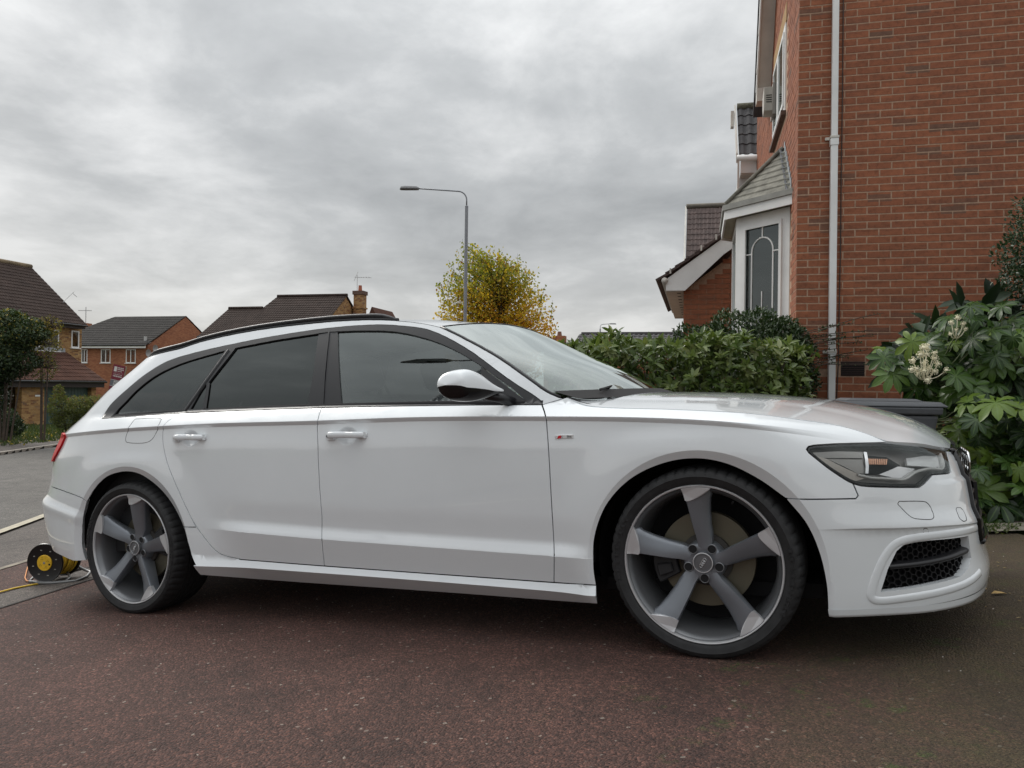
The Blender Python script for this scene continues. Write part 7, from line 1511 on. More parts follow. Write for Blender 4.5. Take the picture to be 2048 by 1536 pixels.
MB().prism([(-.08,f0_.z-.12),(2.6,f1_.z-.12),(2.6,f1_.z+.05),(-.08,f0_.z+.05)], lambda v,z: (f0_.x-.05,v,z), lambda v,z: (f0_.x+.0,v,z)).build('barge_board', M_upvc_d, hF)
# --- street lamps
M_galv = noisy(mat('galvanised_steel', (.25,.26,.28), .5, .4), 3, .1)
def lamp_post(px, D, base, h, arm, dirx, diry, label, rs=.055, head=.62):
    p = P(px, 768, D); t = thing('street_lamp', label, 'street lamp', (p[0],p[1],base), group='street lamps')
    lean = .0; zt_ = h-.5
    MB().lathe([(rs*1.5,0),(rs*1.5,1.3),(rs*1.05,1.32),(rs*.98,zt_),(rs*.55,zt_+.02)], 14, 'z').build('column', M_galv, t, smooth=True, angle=40)
    d = Vector((dirx,diry,0)).normalized(); pts = [(0,0,zt_)] + [tuple(d*.28*(1-math.cos(a))+Vector((0,0,zt_+.20+.28*math.sin(a)))) for a in np.linspace(0,math.pi/2,7)]
    pts.append(tuple(d*arm+Vector((0,0,zt_+.50+.04*arm)))); MB().tube(pts, rs*.42, 8).build('arm', M_galv, t, smooth=True)
    c = d*arm+Vector((0,0,zt_+.50+.04*arm)); s = d.cross(Vector((0,0,1)))
    V = []; prof = [(0,.05,.03),(.12,.09,.06),(.7,.11,.07),(.95,.09,.05),(1.0,.03,.01)]
    for a, w_, hh in prof:
        q = c+d*(a*head-.05)
        V += [q+s*w_*.8+Vector((0,0,-.045)), q-s*w_*.8+Vector((0,0,-.045)), q-s*w_+Vector((0,0,.0)), q-s*w_*.5+Vector((0,0,hh)), q+s*w_*.5+Vector((0,0,hh)), q+s*w_+Vector((0,0,0))]
    F = [(i*6+j,i*6+(j+1)%6,(i+1)*6+(j+1)%6,(i+1)*6+j) for i in range(4) for j in range(6)]+[tuple(range(5,-1,-1)),tuple(range(24,30))]
    ln = MB().add(V,F).build('lantern', mat('lantern_grey',(.16,.16,.165),.5), t, smooth=True, angle=40)
    return t
zA = P(930,381,25)[2]; lamp_post(928.5, 25, -1.25, zA+1.25, 1.62, -1, .03, 'tall grey street lamp in front of the autumn birch, arm pointing left')
zB2 = P(1199,648,78)[2]; lamp_post(1199, 78, -2.0, zB2+2.0, 1.0, 1, .1, 'tiny distant street lamp above the dark roof beyond the hedge', rs=.07, head=.7)
# --- for sale board
M_mar = mat('maroon_board', (.17,.012,.030), .55); M_gry = mat('grey_board', (.13,.14,.16), .55); M_wh = mat('white_print', (.62,.60,.58), .6)
sx = P(219,770,33); sg = thing('for_sale_board', 'leaning maroon and grey FOR SALE board in front of the orange brick house', 'sign')
SM = Matrix.Translation((sx[0],sx[1],sx[2])) @ Matrix.Rotation(math.radians(11),4,'Y') @ Matrix.Rotation(math.radians(-8),4,'Z')
sg.matrix_world = SM; kx = 33/1538
Wd = 26*kx; H1 = 31*kx; H2 = 12*kx
MB().box((0,0,H2+.01),(Wd,.012,H2+H1)).build('board', M_mar, sg); MB().box((0,-.001,.0),(Wd,.012,H2)).build('grey_panel', M_gry, sg); MB().box((0,0,-.22),(Wd,.012,-.01)).build('board', M_mar, sg)
MB().box((.0,-.004,H2),(Wd,.010,H2+.012)).build('strip', M_wh, sg); MB().box((.0,-.004,-.012),(Wd,.010,-.001)).build('strip', M_wh, sg)
R90 = Matrix.Rotation(math.pi/2,4,'X')
text_mesh('FOR', .125, M_wh, 'lettering', sg, Matrix.Translation((Wd/2,-.003,H2*.70)) @ R90, .001, bold=.004)
text_mesh('SALE', .125, M_wh, 'lettering', sg, Matrix.Translation((Wd/2,-.003,H2*.28)) @ R90, .001, bold=.004)
MB().box((.06,-.003,H2+.37),(.19,.0,H2+.58)).build('logo_panel', M_wh, sg)
mb = MB()
for zz, a, b, hh in ((.545,.21,.50,.045),(.475,.21,.52,.045),(.405,.21,.46,.03),(.335,.06,.52,.008),(.26,.08,.50,.022),(.165,.07,.50,.055)): 
    n = int((b-a)/.032)
    for i in range(n): mb.box((a+i*(b-a)/n,-.003,H2+zz-.02),(a+(i+.62+.2*((i*7)%3-1))*(b-a)/n,.0,H2+zz-.02+hh))
o = mb.build('small_print', M_wh, sg); o['kind'] = 'stuff'
MB().box((Wd-.03,.014,-1.9),(Wd+.03,.07,H1+H2)).build('post', mat('timber_post',(.30,.24,.17),.8), sg)
# --- house and garden behind the viewer (they show as reflections in the paint and glass)
hG = thing('brick_house', 'brown brick house opposite, seen only as a reflection in the car windows', 'house', (-14,-30,-1.2))
MB().box((-7,-6,-.5),(7,0,5.1)).build('wall', M_brick_r, hG)
course_roof(hG, M_tile_a, (7.4,.45,4.95),(-7.4,.45,4.95),(-7.4,-3,7.4),(7.4,-3,7.4), 10); course_roof(hG, M_tile_a, (-7.4,-6.45,4.95),(7.4,-6.45,4.95),(7.4,-3,7.4),(-7.4,-3,7.4), 5)
MB().prism([(-6,5.1),(0,5.1),(-3,7.3)], lambda v,z: (-7,v,z), lambda v,z: (7,v,z)).build('gable', M_brick_r, hG)
for x, z in ((-5.5,3.1),(-1.5,3.1),(3.0,3.1),(-5.5,.7),(2.6,.7)):
    window(hG, Matrix.Translation((x+1.8,0,z)) @ Matrix.Rotation(math.pi,4,'Z'), 1.8, 1.2, sub=3)
gz_ = float(ground_z(-3.75,1.75)); t = thing('street_lamp', 'street lamp on the near footway, seen only mirrored in the front door window', 'street lamp', (-3.75,1.75,gz_), group='street lamps')
hl_ = 5.45-gz_; MB().lathe([(.07,0),(.07,1.2),(.05,1.22),(.045,hl_-.3),(.03,hl_-.28)], 12, 'z').build('column', M_galv, t, smooth=True, angle=40); MB().tube([(0,0,hl_-.3),(0,0,hl_-.1),(-.06,.03,hl_),(-.3,.16,hl_+.02),(-.85,.46,hl_+.02)], .024, 8).build('arm', M_galv, t, smooth=True)
MB().tube([(-.62,.33,hl_+.02),(-.72,.385,hl_+.03),(-1.05,.56,hl_+.03),(-1.28,.68,hl_+.0)], [.04,.10,.11,.03], 10, ry=.045).build('lantern', mat('lantern_b',(.05,.05,.05),.5), t, smooth=True)

# ---------------------------------------------------------------- plants
def leaf_mat(name, stops, rough=.42, trans=.25, bump=.0):
    m = bpy.data.materials.new(name); m.use_nodes = True; t = NT(m); t.set(t.b, 'Roughness', rough)
    at = t.N.new('ShaderNodeAttribute'); at.attribute_name = 'tone'
    oi = t.N.new('ShaderNodeObjectInfo'); s = t.math('FRACT', t.math('ADD', at.outputs['Fac'], t.math('MULTIPLY', oi.outputs['Random'], .999)))
    c = t.ramp(at.outputs['Fac'], stops)
    n = t.noise(t.coord('Object'), 30, 3, .6); c = t.mix(.6, c, t.ramp(n, [(.3,(.75,.75,.75)),(.7,(1.2,1.2,1.2))]), 'MULTIPLY'); t.rgb(c)
    tr = t.N.new('ShaderNodeBsdfTranslucent'); t.L.new(t.mix(1., c, (1.25,1.35,.6), 'MULTIPLY'), tr.inputs[0]); mx = t.N.new('ShaderNodeMixShader'); mx.inputs[0].default_value = trans
    out = [n_ for n_ in t.N if n_.type == 'OUTPUT_MATERIAL'][0]; t.L.new(t.b.outputs[0], mx.inputs[1]); t.L.new(tr.outputs[0], mx.inputs[2]); t.L.new(mx.outputs[0], out.inputs[0]); return m
def unit(a): return a/(np.linalg.norm(a,axis=-1,keepdims=True)+1e-9)
def leaves_mesh(name, pos, dirs, nrm, Ls, Ws, tone, m, parent, curl=.12, kind='stuff', fold=.25):
    """many small folded leaves joined in one mesh"""
    n = len(pos); d = unit(dirs); nn = unit(nrm-d*(nrm*d).sum(1,keepdims=True)); s = np.cross(d,nn); L = Ls[:,None]; Wd_ = Ws[:,None]
    pts = [pos, pos+d*L*.35+s*Wd_*.5+nn*Wd_*fold, pos+d*L*.72+s*Wd_*.38+nn*(Wd_*fold*.8-L*curl*.4), pos+d*L-nn*L*curl, pos+d*L*.72-s*Wd_*.38+nn*(Wd_*fold*.8-L*curl*.4), pos+d*L*.35-s*Wd_*.5+nn*Wd_*fold, pos+d*L*.5-nn*L*curl*.2]
    V = np.stack(pts,1).reshape(-1,3); F = np.array([(0,1,6),(1,2,6),(2,3,6),(3,4,6),(4,5,6),(5,0,6)]); F = (np.arange(n)[:,None,None]*7+F[None]).reshape(-1,3)
    me = bpy.data.meshes.new(name); me.vertices.add(len(V)); me.vertices.foreach_set('co', V.ravel()); me.loops.add(F.size); me.loops.foreach_set('vertex_index', F.ravel().astype(np.int32))
    me.polygons.add(len(F)); me.polygons.foreach_set('loop_start', np.arange(0,F.size,3,dtype=np.int32)); me.polygons.foreach_set('loop_total', np.full(len(F),3,dtype=np.int32)); me.update()
    a = me.attributes.new('tone','FLOAT','POINT'); a.data.foreach_set('value', np.repeat(tone,7).astype(np.float32)); me.materials.append(m)
    o = bpy.data.objects.new(name, me); link(o, parent)
    if kind: o['kind'] = kind
    return o
M_bark = noisy(mat('bark', (.07,.052,.04), .9), 12, .3, .5)
def rdir(n, up=0.): v = rng.normal(size=(n,3)); v[:,2] += up; return unit(v)
# --- photinia hedge
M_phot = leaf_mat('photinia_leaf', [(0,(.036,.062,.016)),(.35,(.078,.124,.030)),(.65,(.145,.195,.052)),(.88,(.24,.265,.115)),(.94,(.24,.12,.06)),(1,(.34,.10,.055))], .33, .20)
hz_o = P(1380,780,6.8)
hedge = thing('photinia_hedge', 'broad glossy green photinia hedge behind the car bonnet with a few reddish shoot tips', 'hedge', (1.55,6.8,.05))
def hedge_pts(n):
    x = rng.uniform(-1.25,1.03,n); f = rng.random(n) < .62
    ztop = 1.325+.05*np.sin(x*7)+.03*np.sin(x*17+1)+.02*x - .10*np.clip(-x-.9,0,1)
    y = np.where(f, -.42+.08*rng.normal(size=n), rng.uniform(-.45,.5,n)); z = np.where(f, rng.uniform(.55,1.34,n), ztop+rng.normal(size=n)*.04)
    z = np.minimum(z, ztop+.06); r = np.clip((x-.72)/.31,0,1); y = y+r*.35; z = z-r*r*.06
    out = np.stack([x*.15+np.where(x>.85,.7,0), np.where(f,-1.0,-.25), np.where(f,.55,1.2)],1); return np.stack([x,y,z],1), unit(out+rng.normal(size=(n,3))*.35)
P0_, D0_ = hedge_pts(620)
pos=[]; dr_=[]; nr=[]; Ls=[]; Ws=[]; tn=[]
for p, d in zip(P0_, D0_):
    k = rng.integers(6,10); tip = rng.random(); base_t = np.clip(rng.normal(.55,.17),0,.84)
    if tip > .975 and p[2] > 1.2: base_t = .97
    a = np.cross(d,[0,0,1.]); a /= np.linalg.norm(a)+1e-9; b = np.cross(d,a)
    for i in range(k):
        th = i*2.4+rng.uniform(-.3,.3); sp = rng.uniform(.55,1.15); q = p-d*rng.uniform(0,.09)
        dd = d*math.cos(sp)+(a*math.cos(th)+b*math.sin(th))*math.sin(sp); pos.append(q); dr_.append(dd); nr.append(d+np.array([0,-.2,.5])); Ls.append(rng.uniform(.068,.108)); Ws.append(rng.uniform(.030,.043)); tn.append(np.clip(base_t+rng.normal()*.07,0,  .86 if base_t < .9 else 1))
pos=np.array(pos); dr_=np.array(dr_); nr=np.array(nr); Ls=np.array(Ls); Ws=np.array(Ws); tn=np.array(tn)
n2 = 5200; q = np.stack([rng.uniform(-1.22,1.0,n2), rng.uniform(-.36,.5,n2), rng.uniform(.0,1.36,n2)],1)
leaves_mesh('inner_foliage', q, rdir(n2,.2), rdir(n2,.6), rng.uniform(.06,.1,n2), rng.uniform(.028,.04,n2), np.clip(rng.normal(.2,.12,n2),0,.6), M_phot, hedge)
front = np.argsort(pos[:,1]-.25*pos[:,2])[:1400]; pick = rng.choice(front, 260, replace=False); rest = np.setdiff1d(np.arange(len(pos)), pick)
leaves_mesh('foliage', pos[rest], dr_[rest], nr[rest], Ls[rest], Ws[rest], tn[rest], M_phot, hedge)
for i in pick: leaves_mesh('leaf', pos[i:i+1], dr_[i:i+1], nr[i:i+1], Ls[i:i+1]*1.1, Ws[i:i+1]*1.1, tn[i:i+1], M_phot, hedge, kind=None)
mb = MB()
for i in range(90):
    x = rng.uniform(-1.2,1); y = rng.uniform(-.3,.4); mb.tube([(x,y,0),(x+rng.uniform(-.1,.1),y+rng.uniform(-.1,.1),.7),(x+rng.uniform(-.2,.2),y+rng.uniform(-.2,.1),1.36)], [.010,.007,.003], 5)
mb.build('stems', M_bark, hedge)['kind'] = 'stuff'
sh = MB()
for p in ((-.62,-.2,1.50),(-.52,-.1,1.53),(-.42,-.3,1.50),(-.15,-.1,1.52)): pass
# --- dark small-leaved shrub under the bay window
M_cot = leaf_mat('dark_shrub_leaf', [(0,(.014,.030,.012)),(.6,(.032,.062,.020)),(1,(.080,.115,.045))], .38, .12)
shrub = thing('dark_shrub', 'dark small-leaved evergreen shrub under the bay window with long twigs reaching the downpipe', 'shrub', (2.45,8.0,.0))
def blob(n, blobs):
    out = []; w = np.array([b[3]*b[4]*b[5] for b in blobs])**.7; w /= w.sum()
    for b, k in zip(blobs, rng.multinomial(n,w)):
        v = rdir(k); r = rng.uniform(.55,1,k)**.5; out.append(np.array(b[:3])+v*r[:,None]*np.array(b[3:6])*(1+.10*np.sin(v[:,:1]*9)+.1*np.sin(v[:,2:]*7+2)))
    return np.vstack(out)
bl = [(-.45,0,1.40,.42,.35,.26),(.0,-.05,1.48,.5,.4,.33),(.28,-.1,1.42,.30,.4,.30),(-.72,0,1.22,.25,.3,.25),(.36,-.1,1.1,.26,.4,.45),(-.1,0,.9,.6,.45,.5),(.05,-.1,.5,.5,.4,.5)]
q = blob(26000, bl); c_ = np.array([0,0,1.1]); n_o = unit(q-c_)
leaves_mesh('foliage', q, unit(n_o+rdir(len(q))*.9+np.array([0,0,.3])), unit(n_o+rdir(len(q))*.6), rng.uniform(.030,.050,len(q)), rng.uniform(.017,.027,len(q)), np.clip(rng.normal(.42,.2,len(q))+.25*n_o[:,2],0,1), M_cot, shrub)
mb = MB(); tp=[]; td=[]
for i in range(16):
    a = Vector((.35+rng.uniform(0,.25),-.25+rng.uniform(-.1,.1),1.15+rng.uniform(0,.45))); L_ = rng.uniform(.3,.68); ang = rng.uniform(.0,.5); pts = []
    for k in range(7):
        t = k/6; pts.append(a+Vector((L_*t*math.cos(ang), -.1*t, L_*t*math.sin(ang)*(1-.35*t))))
    mb.tube(pts, [.004]*6+[.002], 4)
    for k in range(26):
        t = rng.random(); j = min(int(t*6),5); pp = pts[j]+(pts[j+1]-pts[j])*(t*6-j); tp.append(tuple(pp)); td.append((rng.uniform(-.3,1),rng.normal(),rng.normal()))
mb.build('twigs', M_bark, shrub)['kind'] = 'stuff'
tp = np.array(tp); leaves_mesh('twig_leaves', tp, unit(np.array(td)), rdir(len(tp),.5), rng.uniform(.018,.032,len(tp)), rng.uniform(.010,.016,len(tp)), np.clip(rng.normal(.7,.2,len(tp)),0,1), M_cot, shrub)
mb = MB()
for i in range(12): mb.tube([(rng.uniform(-.2,.3),rng.uniform(-.1,.1),-.1),(rng.uniform(-.4,.5),0,.7),(rng.uniform(-.7,.6),rng.uniform(-.2,.2),1.3)], [.02,.012,.005], 5)
mb.build('stems', M_bark, shrub)['kind'] = 'stuff'
# --- fatsia: large palmate leaves, each a part
M_fat = bpy.data.materials.new('fatsia_leaf'); M_fat.use_nodes = True; t = NT(M_fat); t.set(t.b,'Roughness',.36); t.set(t.b,'Specular IOR Level',.35)
oi = t.N.new('ShaderNodeObjectInfo'); at = t.N.new('ShaderNodeAttribute'); at.attribute_name = 'vein'
c1 = t.ramp(oi.outputs['Random'], [(0,(.012,.032,.008)),(.45,(.024,.058,.010)),(.75,(.052,.105,.014)),(1,(.13,.19,.022))])
nz = t.noise(t.coord('Object'), 18, 5, .6); c1 = t.mix(.6, c1, t.ramp(nz,[(.3,(.75,.75,.75)),(.7,(1.2,1.2,1.15))]),'MULTIPLY')
c1 = t.mix(t.ramp(at.outputs['Fac'],[(.80,(0,0,0)),(.97,(.55,.55,.55))]), c1, (.11,.18,.05)); t.rgb(c1)
tr = t.N.new('ShaderNodeBsdfTranslucent'); t.L.new(t.mix(1., c1, (1.4,1.6,.5),'MULTIPLY'), tr.inputs[0]); mx = t.N.new('ShaderNodeMixShader'); mx.inputs[0].default_value = .12
o_ = [n_ for n_ in t.N if n_.type == 'OUTPUT_MATERIAL'][0]; t.L.new(t.b.outputs[0], mx.inputs[1]); t.L.new(tr.outputs[0], mx.inputs[2]); t.L.new(mx.outputs[0], o_.inputs[0])
def fatsia_mesh(seed):
    r = np.random.default_rng(seed); nl = int(r.integers(7,10)); V = [(0,0,0)]; F = []; vein = [1.]; span = math.radians(305)
    angs = np.linspace(-span/2, span/2, nl)
    for k, a in enumerate(angs):
        L_ = (1-.38*abs(a/(span/2))**1.6)*r.uniform(.92,1.06); hw_ = .185*L_; ca, sa = math.cos(a), math.sin(a); ss_ = math.pi*span/360
        droop = r.uniform(.10,.32); b = len(V)
        gap = span/(nl-1)/2
        rows = [(.34,math.sin(gap)*.34*.98,.0),(.55,hw_*.92,1),(.74,hw_*1.0,1),(.90,hw_*.55,1),(1.0,0,1)]
        for (rr, w_, _) in rows:
            z = -droop*rr*rr*1.3+.07*rr+.02*math.sin(a*3+seed)
            for s_ in (-1,0,1):
                x = rr*L_ if rr > .34 else rr; y = s_*w_*(1+r.uniform(-.1,.1)*(rr > .4)); zz = z+(.0 if s_ == 0 else .045*(w_/.15))
                V.append((x*ca-y*sa, x*sa+y*ca, zz)); vein.append(1. if s_ == 0 else 0.)
        F += [(0,b,b+1),(0,b+1,b+2)]
        for i in range(4):
            for s_ in (0,1): F.append((b+3*i+s_, b+3*(i+1)+s_, b+3*(i+1)+s_+1, b+3*i+s_+1))
    me = bpy.data.meshes.new('leaf'); S = .5; me.from_pydata([(x*S,y*S,z*S) for x,y,z in V],[],F); me.materials.append(M_fat)
    me.polygons.foreach_set('use_smooth',[True]*len(F)); a_ = me.attributes.new('vein','FLOAT','POINT'); a_.data.foreach_set('value', np.array(vein,dtype=np.float32)); me.update(); return me
fm = [fatsia_mesh(i) for i in range(7)]
fat = thing('fatsia', 'large glossy bush with hand-shaped leaves and cream flower heads behind the front bumper', 'shrub', (3.45,5.7,.1))
poly = np.array([(1765,705),(1800,682),(1845,655),(1890,632),(1940,600),(1985,590),(2060,630),(2140,630),(2160,1045),(1975,1045),(1930,1020),(1925,930),(1915,850),(1830,775),(1775,765)],float)
FO = Vector((3.45,5.7,.1)); stems = MB(); cnt = 0; placed = []
trunks = [Vector((x,y,.15)) for x,y in ((-.35,-.25),(-.1,.1),(.2,-.3),(.5,.1),(.85,-.2),(.0,.4))]
while cnt < 295:
    px = rng.uniform(1740,2150); py = rng.uniform(540,1070)
    if not inside(np.array([[px,py]]), [tuple(p) for p in poly])[0]: continue
    lay = rng.random(); Y = 4.95+.9*lay**1.2+(.35 if py < 800 else 0)
    if py > 880: Y = 4.85+.7*lay
    if px < 1910 and Y < 5.45: Y = 5.45+.3*rng.random()
    p = Vector(P(px,py,Y)); 
    if any((p-q_).length < .056 for q_ in placed): continue
    placed.append(p); S = rng.uniform(.20,.35)*(1 if px > 1850 else .95)
    nrm_ = Vector((-.3+rng.normal()*.5, -.7+rng.normal()*.35, .75+rng.normal()*.4)).normalized()
    drp = Vector((rng.normal()*.6-.2, -.35, -.75+rng.normal()*.35)); drp = (drp-nrm_*drp.dot(nrm_)).normalized(); sd = nrm_.cross(drp)
    R_ = Matrix(((drp.x,sd.x,nrm_.x),(drp.y,sd.y,nrm_.y),(drp.z,sd.z,nrm_.z))).to_4x4()
    o = bpy.data.objects.new('leaf', fm[cnt%7]); link(o, fat); o.matrix_local = Matrix.Translation(p-FO) @ R_ @ Matrix.Scale(S,4); cnt += 1
    tb = min(trunks, key=lambda t_: (t_.xy-(p-FO).xy).length); h_ = tb.copy(); h_.z = max(min((p-FO).z-.15,.95),.1); h_ += (Vector((0,.25,0)))
    q0 = p-FO; stems.tube([q0+nrm_*-.002, q0*.55+h_*.45+Vector((0,.05,-.05)), h_], [.0035,.0045,.006], 5)
for t_ in trunks: stems.tube([t_, t_+Vector((.05,.2,.5)), t_+Vector((.0,.3,.95 if t_.x < .3 else 1.3))], [.02,.016,.008], 6)
stems.build('stems', noisy(mat('green_stem',(.10,.13,.05),.6),8,.3), fat, smooth=True)['kind'] = 'stuff'
# inner foliage, its shade painted in as a darker leaf colour
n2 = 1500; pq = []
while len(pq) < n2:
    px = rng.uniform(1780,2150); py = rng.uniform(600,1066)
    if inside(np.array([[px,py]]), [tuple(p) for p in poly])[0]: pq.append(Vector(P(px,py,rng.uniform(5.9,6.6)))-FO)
pq = np.array([tuple(p) for p in pq]); M_in = leaf_mat('fatsia_inner_shade', [(0,(.010,.022,.010)),(1,(.026,.052,.018))], .5, .1)
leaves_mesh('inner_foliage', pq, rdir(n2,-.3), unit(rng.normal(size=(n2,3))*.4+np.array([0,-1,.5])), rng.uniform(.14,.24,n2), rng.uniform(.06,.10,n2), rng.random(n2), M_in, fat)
# flower heads
M_flow = mat('cream_flower', (.78,.73,.54), .8)
def flower(center, spec, label):
    mbs = MB(); base = Vector(center); balls = []
    for (dx, dz, r) in spec:
        c = base+Vector((dx, rng.uniform(-.03,.03), dz)); root = base+Vector((dx*.2,.03,-.11)); mid = (c+root)/2+Vector((0,0,-.012)); mbs.tube([root,mid,c], [.0032,.0028,.0022], 5); balls.append((c,r))
    grp = mbs.build('flower_stalks', M_flow, fat, smooth=True)
    for c, r in balls:
        mb = MB(); mb.tube([c-Vector((0,0,r*.5)), c, c+Vector((0,0,r*.5))], [r*.3,r*.62,r*.3], 8)
        for i in range(34):
            v = Vector(rdir(1)[0]); mb.tube([c+v*r*.1, c+v*r*.85], .0009, 3, cap=False); 
            e = c+v*r; s_ = r*.16; mb.add([e+Vector(w)*s_ for w in ((1,0,0),(-1,0,0),(0,1,0),(0,-1,0),(0,0,1),(0,0,-1))], [(0,2,4),(2,1,4),(1,3,4),(3,0,4),(2,0,5),(1,2,5),(3,1,5),(0,3,5)])
        mb.build('flower_ball', M_flow, grp)
kf = 5.35/1538
def fs(px,py): p = Vector(P(px,py,5.35))-FO; return p
c0_ = fs(1853,728); flower(tuple(c0_), [((x-1853)*kf*1.12, -(y-728)*kf*1.12, r*kf*.82) for x,y,r in ((1844,699,9),(1855,698,9),(1864,708,7),(1839,712,9),(1850,711,8),(1831,722,9),(1866,718,9),(1852,726,9),(1873,728,8),(1826,738,8),(1836,737,8),(1848,741,9),(1869,741,9),(1892,739,8),(1852,757,9),(1840,745,7),(1860,735,8))], '')
c0_ = fs(1918,645); flower(tuple(c0_), [((x-1918)*kf, -(y-645)*kf, r*kf) for x,y,r in ((1912,636,6),(1904,645,5),(1924,648,5),(1914,660,4),(1929,658,4),(1898,668,4))], '')
# --- shrub overhead at the right edge
M_ivy = leaf_mat('evergreen_leaf', [(0,(.018,.040,.020)),(.6,(.040,.072,.034)),(1,(.090,.125,.065))], .4, .15)
ev = thing('evergreen_tree', 'dense small-leaved evergreen branch hanging in at the right edge of the brick wall', 'tree', (4.55,6.3,.1))
q = blob(13000, [(-.15,-.2,2.05,.55,.4,.42),(.25,-.1,2.3,.5,.4,.45),(-.42,-.3,1.80,.30,.3,.26),(-.1,-.2,1.65,.35,.3,.2),(.5,0,1.9,.5,.4,.5)]); n_o = unit(q-np.array([.2,.1,1.9]))
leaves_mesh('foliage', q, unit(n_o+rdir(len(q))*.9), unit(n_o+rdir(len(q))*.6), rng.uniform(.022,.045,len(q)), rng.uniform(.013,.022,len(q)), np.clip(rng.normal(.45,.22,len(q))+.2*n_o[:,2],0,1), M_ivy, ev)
mb = MB().tube([(0,0,-.2),(.05,0,1.0),(.1,-.05,1.8),(.2,0,2.5)], [.06,.05,.035,.01], 8)
tp = []
for i in range(14):
    a = Vector((-.45+rng.uniform(-.1,.2),-.3,1.75+rng.uniform(0,.55))); e = a+Vector((-rng.uniform(.1,.32),-.05,rng.uniform(-.05,.12))); mb.tube([(.1,0,1.7),tuple(a),tuple(e)], [.012,.004,.002], 4)
    for k in range(14): tp.append(tuple(a+(e-a)*rng.random()+Vector(rdir(1)[0])*.015))
mb.build('trunk', M_bark, ev, smooth=True)
tp = np.array(tp); leaves_mesh('twig_leaves', tp, rdir(len(tp)), rdir(len(tp),.5), rng.uniform(.02,.034,len(tp)), rng.uniform(.011,.017,len(tp)), rng.uniform(.5,1,len(tp)), M_ivy, ev)
# --- autumn birch
M_birch = leaf_mat('birch_leaf', [(0,(.13,.17,.035)),(.25,(.27,.27,.04)),(.45,(.55,.40,.04)),(.7,(.66,.35,.03)),(.88,(.60,.24,.03)),(1,(.26,.11,.03))], .6, .5)
bp = P(1000,768,31); bz = -1.3
bt = thing('birch_tree', 'autumn birch with golden and green leaves behind the tall street lamp', 'tree', (bp[0],bp[1],bz))
kx = 31/1538
def B3(px,py): p = P(px,py,31); return np.array([p[0]-bp[0], 0, p[2]-bz])
tk_ = MB(); tk_.tube([(0,0,0),(.05,0,1.5),(.0,.05,3.0),(.1,0,4.2),(.05,0,5.6)], [.11,.10,.08,.05,.02], 8)
twp=[]; twd=[]; tone=[]
crown = np.array([(868,592),(880,560),(905,540),(925,490),(950,488),(975,520),(1000,512),(1030,525),(1060,540),(1085,575),(1100,615),(1112,655),(1118,680),(1080,705),(1000,715),(900,710),(868,680),(872,640)],float)
nb_ = 0
while nb_ < 700:
    px = rng.uniform(862,1122); py = rng.uniform(480,745)
    if not inside(np.array([[px,min(py,700)]]), [tuple(p) for p in crown])[0]: continue
    e = B3(px,py); y = rng.normal()*1.05*math.sqrt(max(.1,1-((px-990)/135)**2)); e[1] = y
    if rng.random() < .25: e[2] += .15
    base = np.array([rng.normal()*.12, rng.normal()*.12, max(1.6, e[2]-rng.uniform(.6,1.6))]); mid = base*.45+e*.55+np.array([0,0,.12])
    if nb_ % 2 == 0: tk_.tube([tuple(base),tuple(mid),tuple(e)], [.022,.010,.003], 4, cap=False)
    k = rng.integers(24,38); 
    for i in range(k):
        t_ = rng.uniform(.35,1.03); pnt = (base*(1-t_)**2+mid*2*t_*(1-t_)+e*t_*t_)+rng.normal(size=3)*.085; twp.append(pnt)
        h = (pnt[2]-3.0)/3.2; g = .60+.04*(pnt[0]-.2)/1.6-.24*np.clip(h,0,1.1)**3.0+rng.normal()*.13
        if rng.random() < .06: g = 1.0
        tone.append(np.clip(g,0,1))
    nb_ += 1
# upright leading shoots
for px,py in ((925,478),(948,482),(952,500),(905,520),(896,518),(912,508),(1035,512),(1010,520),(1048,524),(1092,568),(880,565),(1105,600),(1116,640),(968,508),(985,515),(1000,510),(1022,520),(1060,535)):
    e = B3(px,py); e[1] = rng.normal()*.4; b_ = e+np.array([rng.uniform(-.2,.2)+(.25 if px < 930 else -.1),0,-.9]); tk_.tube([tuple(b_),tuple((b_+e)/2),tuple(e)], [.008,.006,.003], 4)
    for i in range(15): t_ = rng.random(); twp.append(b_+(e-b_)*t_+rng.normal(size=3)*.05); tone.append(np.clip(rng.normal(.24,.1),0,.5))
tk_.build('trunk', M_bark, bt)
twp = np.array(twp); n = len(twp); leaves_mesh('foliage', twp, unit(rdir(n)*.7+np.array([0,0,-.7])), rdir(n), rng.uniform(.085,.125,n), rng.uniform(.06,.09,n), np.array(tone), M_birch, bt)
# --- bushes and trees on the far left
def bush(name, label, cat_, origin, blobs, n, m, ls, ws, trunk=True, shift=.45, bare=0):
    t_ = thing(name, label, cat_, origin); q = blob(n, blobs); c = np.mean([b[:3] for b in blobs],axis=0); n_o = unit(q-c)
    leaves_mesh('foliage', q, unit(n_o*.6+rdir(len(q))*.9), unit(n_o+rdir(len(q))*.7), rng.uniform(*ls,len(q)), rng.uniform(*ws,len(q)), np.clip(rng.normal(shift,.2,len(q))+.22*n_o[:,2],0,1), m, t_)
    mb = MB()
    for b in blobs: mb.tube([(b[0]*.3,0,-.1),(b[0]*.7,b[1]*.5,b[2]*.55),(b[0],b[1],b[2])], [.035,.022,.010], 5)
    for i in range(bare):
        b = blobs[i%len(blobs)]; v = rdir(1)[0]; v[2] = abs(v[2]); e = np.array(b[:3])+v*np.array(b[3:6])*1.25; mb.tube([b[:3], tuple((np.array(b[:3])+e)/2+rdir(1)[0]*.1), tuple(e)], [.014,.009,.004], 4)
    mb.build('trunk', M_bark, t_); return t_
